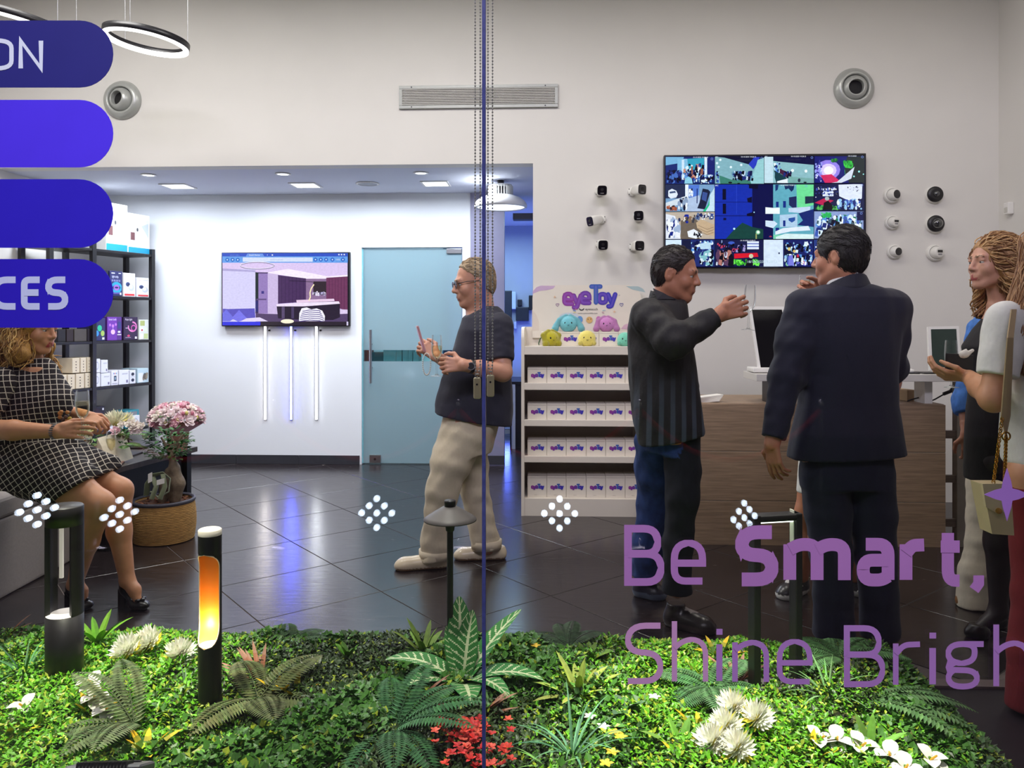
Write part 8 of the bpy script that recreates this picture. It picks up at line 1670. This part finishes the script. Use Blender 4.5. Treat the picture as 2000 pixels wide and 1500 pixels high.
# square loop lamp
c = bp_(1514, 1326); c.z = .05; t = thing('square_loop_lamp', 'dark square loop garden lamp with light strip inside, behind the letters', 'garden lamp', c); hw, bw_, zt_ = .082, .026, .70
ax = V(math.cos(R(14)), math.sin(R(14)), 0); rz_ = R(14)
for s_ in (-1, 1): MB().box(c + ax * s_ * hw + V(0, 0, (zt_ - .05) / 2), (bw_, .05, zt_ - .05), rz_, bev=.004).build('upright', m_anth, t)
MB().box((c.x, c.y, zt_ - bw_ / 2), (2 * hw + bw_, .05, bw_), rz_, bev=.009, seg=3).build('crossbar', m_anth, t)
MB().box((c.x, c.y, zt_ - bw_ - .003), (2 * hw - bw_, .024, .005), rz_).build('led_strip', mat('loop_led', (255, 255, 255), .4, emit=(235, 245, 230), es=2.5), t)
MB().box(c + ax * (hw - bw_ / 2 - .002) + V(0, 0, zt_ - .10), (.003, .026, .12), rz_).build('lit_inner_face', mat('loop_lit_paint', (214, 216, 200), .5), t)  # pale paint stands for strip light on this upright's inner face
MB().box(c + V(0, 0, .03), (2 * hw + .03, .10, .012), rz_, bev=.003).build('base_plate', mat('base_grey', (120, 116, 112), .4, metal=.4), t)
# small floodlight at the lower left
fc = P(212, 1490, 2.12); t = thing('bed_floodlight', 'small grey finned floodlight at the lower left of the bed', 'floodlight', (fc.x, fc.y, .05)); rq = Matrix.Rotation(R(5), 3, 'Z') @ Matrix.Rotation(R(-24), 3, 'X'); m_fg = mat('flood_grey', (96, 98, 104), .45, metal=.3)
MB().box(fc + V(0, 0, -.035), (.205, .11, .06), rot=rq, bev=.012, seg=3).build('housing', m_fg, t)
for k in range(15): MB().box(fc + rq @ V(-.063 + .009 * k, -.022, .002) + V(0, 0, -.004), (.004, .05, .014), rot=rq).build('fin', m_blkm, t)
MB().box(fc + rq @ V(.0, .028, .0) + V(0, 0, -.004), (.15, .012, .012), rot=rq, bev=.002).build('top_slot', m_blkm, t); MB().box((fc.x, fc.y + .02, .09), (.03, .02, .12)).build('bracket', m_blkm, t)

# ---------------------------------------------------------------- shop window
m_win = glassmat('window_glass', (.975, .985, .99), 1.45, .9)
xs_ = xY(945, YG)
for i, (a_, b_) in enumerate(((XL, xs_ - .003), (xs_ + .003, XR + .15))):
    o = MB().b2((a_, YG, 0), (b_, YG + .010, 4.3)).build('window_%d' % (i + 1), m_win); o['kind'] = 'structure'
o = MB().b2((xs_ - .0045, YG - .002, 0), (xs_ + .0045, YG + .013, 4.3)).build('trim_3', mat('silicone_joint', (58, 66, 120), .3, noise=.2, ns=60)); o['kind'] = 'structure'
# LED spotlights on the pavement, mirrored in the window
m_dot = mat('led_dot', (255, 255, 255), .4, emit=(220, 235, 255), es=26)
for px, py, tl_, lab in ((735, 1003, 0, 'pavement spotlight of nine LEDs mirrored left of the mushroom lamp'), (1093, 1004, 0, 'pavement spotlight of nine LEDs mirrored below the toy display'), (1455, 1012, -.6, 'pavement spotlight of nine LEDs mirrored above the word Smart'), (70, 997, -.75, 'pavement spotlight of nine LEDs mirrored on the grey bench'), (232, 1006, -.95, 'pavement spotlight of nine LEDs mirrored on the woman\'s knee')):
    v_ = P(px, py, 4.1); c = V(v_.x, 2 * YG - v_.y, v_.z); t = thing('led_spotlight', lab, 'spotlight', (c.x, c.y, 0), 'pavement LED spotlights')
    rq = Matrix.Rotation(tl_, 3, 'Z'); MB().box(c + rq @ V(0, -.03, 0), (.2, .05, .2), rot=rq, bev=.01).build('housing', m_blk, t); MB().cyl((c.x, c.y - .04, -.02), (c.x, c.y - .04, c.z - .09), .012, n=10).build('stand', m_blk, t)
    for i in range(3):
        for j in range(3):
            u, w = (i - 1) * .040, (j - 1) * .040; a, b_ = (u - w) * 1.0, (u + w) * .95; p_ = c + rq @ V(a, 0, b_); MB().cyl(p_ - rq @ V(0, .006, 0), p_ + rq @ V(0, .002, 0), .0165, n=16).build('led_lens', m_dot, t)
# rope barrier on the pavement, seen as faint reflections in the glass
m_chr = mat('chrome', (220, 220, 224), .12, metal=1.); pv = []
for i, px in enumerate((182, 532, 895, 1250, 1605)):
    v_ = P(px, 1060, 4.95); c = V(v_.x, 2 * YG - v_.y, -.02); t = thing('rope_stanchion', ['first', 'second', 'third', 'fourth', 'fifth'][i] + ' chrome rope stanchion from the left, mirrored faintly in the window', 'stanchion', c, 'rope stanchions on the pavement'); pv.append(c)
    MB().lathe([(0, 0), (.16, 0), (.16, .012), (.05, .03), (.022, .05)], c, 32).build('base', m_chr, t); MB().cyl(c + V(0, 0, .04), c + V(0, 0, .88), .019, n=20).build('post', m_chr, t); MB().lathe([(.019, .86), (.032, .87), (.032, .905), (.022, .92), (.012, .93), (0, .935)], c, 20).build('finial', m_chr, t)
for i in range(4):
    pts = [pv[i].lerp(pv[i + 1], k / 14) + V(0, 0, .86 - .32 * 4 * (k / 14) * (1 - k / 14)) for k in range(15)]; tag(MB().tube(pts, .018, 8).build('barrier_rope', mat('red_rope', (190, 20, 40), .7)), 'red barrier rope between the %s pair of stanchions, mirrored in the window' % ('first', 'second', 'third', 'fourth')[i], 'rope', 'barrier ropes')
# bead chains of the blinds
m_bead = mat('bead_chain', (176, 174, 170), .4, noise=.03); m_wt = mat('chain_weight', (198, 184, 146), .4, noise=.04)
for (pa, pb, pw, w0, w1, lab) in ((928, 938, 932, 737, 779, 'blind bead chain with cream weight, left of the glass joint'), (953, 962, 958, 732, 775, 'blind bead chain with cream weight, right of the glass joint')):
    dch = 2.08; wc_ = P(pw, (w0 + w1) / 2, dch); t = thing('blind_chain', lab, 'blind chain', wc_, 'blind chains by the glass joint'); hw_ = (w1 - w0) / 2 / F * dch
    MB().box(wc_, (.020, .012, hw_ * 2), bev=.0095, seg=3).build('weight', m_wt, t); MB().cyl(wc_ + V(0, -.0064, hw_ * .35), wc_ + V(0, 0, hw_ * .35), .0028, n=10).build('weight_hole', m_blkm, t)
    for pp in (pa, pb):
        xx = P(pp, 700, dch).x; z = wc_.z + hw_; mb = MB()
        while z < 3.2: mb.ball((xx + (wc_.x - xx) * max(0, 1 - (z - wc_.z - hw_) / .03), wc_.y, z), .0026, 6, 4); z += .0085
        mb.cyl((xx, wc_.y, wc_.z + hw_), (xx, wc_.y, 4.25), .0009, n=4); mb.build('bead_strand', m_bead, t)['kind'] = 'stuff'

# ---------------------------------------------------------------- vinyl lettering on the glass
yv = YG - .0012; m_vin = mat('vinyl', attr=True, rough=.45, noise=.03, ns=8)
gv = lambda x, y, k=0: onY(x, y, yv - .0002 * k)
def fit(mb, ch, x0, x1, base, h, w, col):
    st = GLY[ch][1]; nat = max(p.x for s_ in st for p in fil(s_)) - min(p.x for s_ in st for p in fil(s_)); mn = min(p.x for s_ in st for p in fil(s_))
    sx = (x1 - x0 - w) / (nat * h) if nat > .05 else 1.; hh = h - w if ch not in 'mnraegi' else h - w * .9
    glyph(mb, ch, (x0 + w / 2 - mn * h * sx if nat > .05 else (x0 + x1) / 2, -(base - w / 2)), hh, w, lambda v: gv(v.x, -v.y, 1), col, False, sx * h / hh)
PILL = ((40, 171, (44, 46, 128), 'uppermost blue pill sign on the glass, with white letters ON'), (195, 327, (84, 58, 246), 'second blue pill sign from the top, brightest violet and blank'), (350, 484, (50, 36, 204), 'third blue pill sign from the top, blank'), (506, 640, (48, 32, 198), 'lowest blue pill sign on the glass, with pale letters CES'))
for i, (y0, y1, c_, lab) in enumerate(PILL):
    r_ = (y1 - y0) / 2; pts = [(-260, y1), (221 - r_, y1)] + [(221 - r_ + r_ * math.cos(R(a)), (y0 + y1) / 2 - r_ * math.sin(R(a))) for a in range(-80, 81, 10)] + [(221 - r_, y0), (-260, y0)]
    t = thing('pill_sign', lab, 'sign', gv(0, y1), 'blue pill signs on the glass'); MB().prism([gv(x, y) for x, y in pts], (0, .001, 0), c_).build('panel', m_vin, t)
    if i in (0, 3):
        mb = MB(); lc = (226, 240, 250) if i == 0 else (210, 224, 255)
        if i == 0: fit(mb, 'O', -46, 27, 138, 63, 8.5, lc); fit(mb, 'N', 36, 84.5, 138, 63, 9, lc)
        else: fit(mb, 'C', -14, 37, 605, 65, 13, lc); fit(mb, 'E', 41, 84, 605, 65, 13, lc); fit(mb, 'S', 88, 134, 605, 65, 13, lc)
        mb.build('lettering', m_vin, t)
def word(name, label, glyphs):
    t = thing(name, label, 'sign', gv(glyphs[0][1], glyphs[0][3]), 'purple lettering on the glass')
    for ch, x0, x1, base, h, w, c_ in glyphs: mb = MB(); fit(mb, ch, x0, x1, base, h, w, c_); mb.build('letter', m_vin, t)
PU, PV, PW = (184, 130, 196), (184, 136, 206), (214, 164, 208)
word('window_lettering', 'thin purple word Be on the glass', [('B', 1219, 1298, 1144, 119, 15, PU), ('e', 1310, 1379, 1144, 119, 14, PU)])
word('window_lettering', 'bold purple word Smart with comma on the glass', [('S', 1435, 1521, 1145, 119, 27, PU), ('m', 1530, 1661, 1145, 119, 25, PU), ('a', 1673, 1747, 1145, 119, 25, PU), ('r', 1757, 1817, 1145, 119, 25, PU), ('t', 1825, 1886, 1146, 122, 24, PU), (',', 1892, 1922, 1148, 119, 21, PU)])
word('window_lettering', 'thin purple word Shine on the glass', [('S', 1220, 1296, 1336, 120, 12, PW), ('h', 1312, 1383, 1336, 128, 10.5, PW), ('i', 1398, 1412, 1336, 116, 12, PV), ('n', 1430, 1502, 1337, 120, 11, PV), ('e', 1517, 1587, 1339, 122, 11, PV)])
word('window_lettering', 'thin purple word beginning Brigh on the glass, cut by the right edge', [('B', 1648, 1729, 1342, 121, 12, PV), ('r', 1744, 1802, 1343, 122, 11, PV), ('i', 1814, 1829, 1343, 116, 13, PV), ('g', 1846, 1927, 1318, 88, 11.5, PV), ('h', 1940, 2014, 1346, 132, 11.5, PV)])
t = thing('window_star', 'purple four-pointed star on the glass above the word Smart', 'sign', gv(1967, 962))
pts = []
for k in range(4):
    a0 = R(90 * k); tip = (1967 + 45 * math.cos(a0), 966 + 52 * math.sin(a0)); a1 = a0 + R(45); mid_ = (1967 + 15 * math.cos(a1), 966 + 17 * math.sin(a1)); am = a0 + R(20); q1 = (1967 + 24 * math.cos(am), 966 + 27 * math.sin(am)); am = a0 + R(70); q2 = (1967 + 24 * math.cos(am), 966 + 27 * math.sin(am)); pts += [tip, q1, mid_, q2]
MB().prism([gv(*q_) for q_ in pts[::-1]], (0, .001, 0), (160, 118, 196)).build('star', m_vin, t)
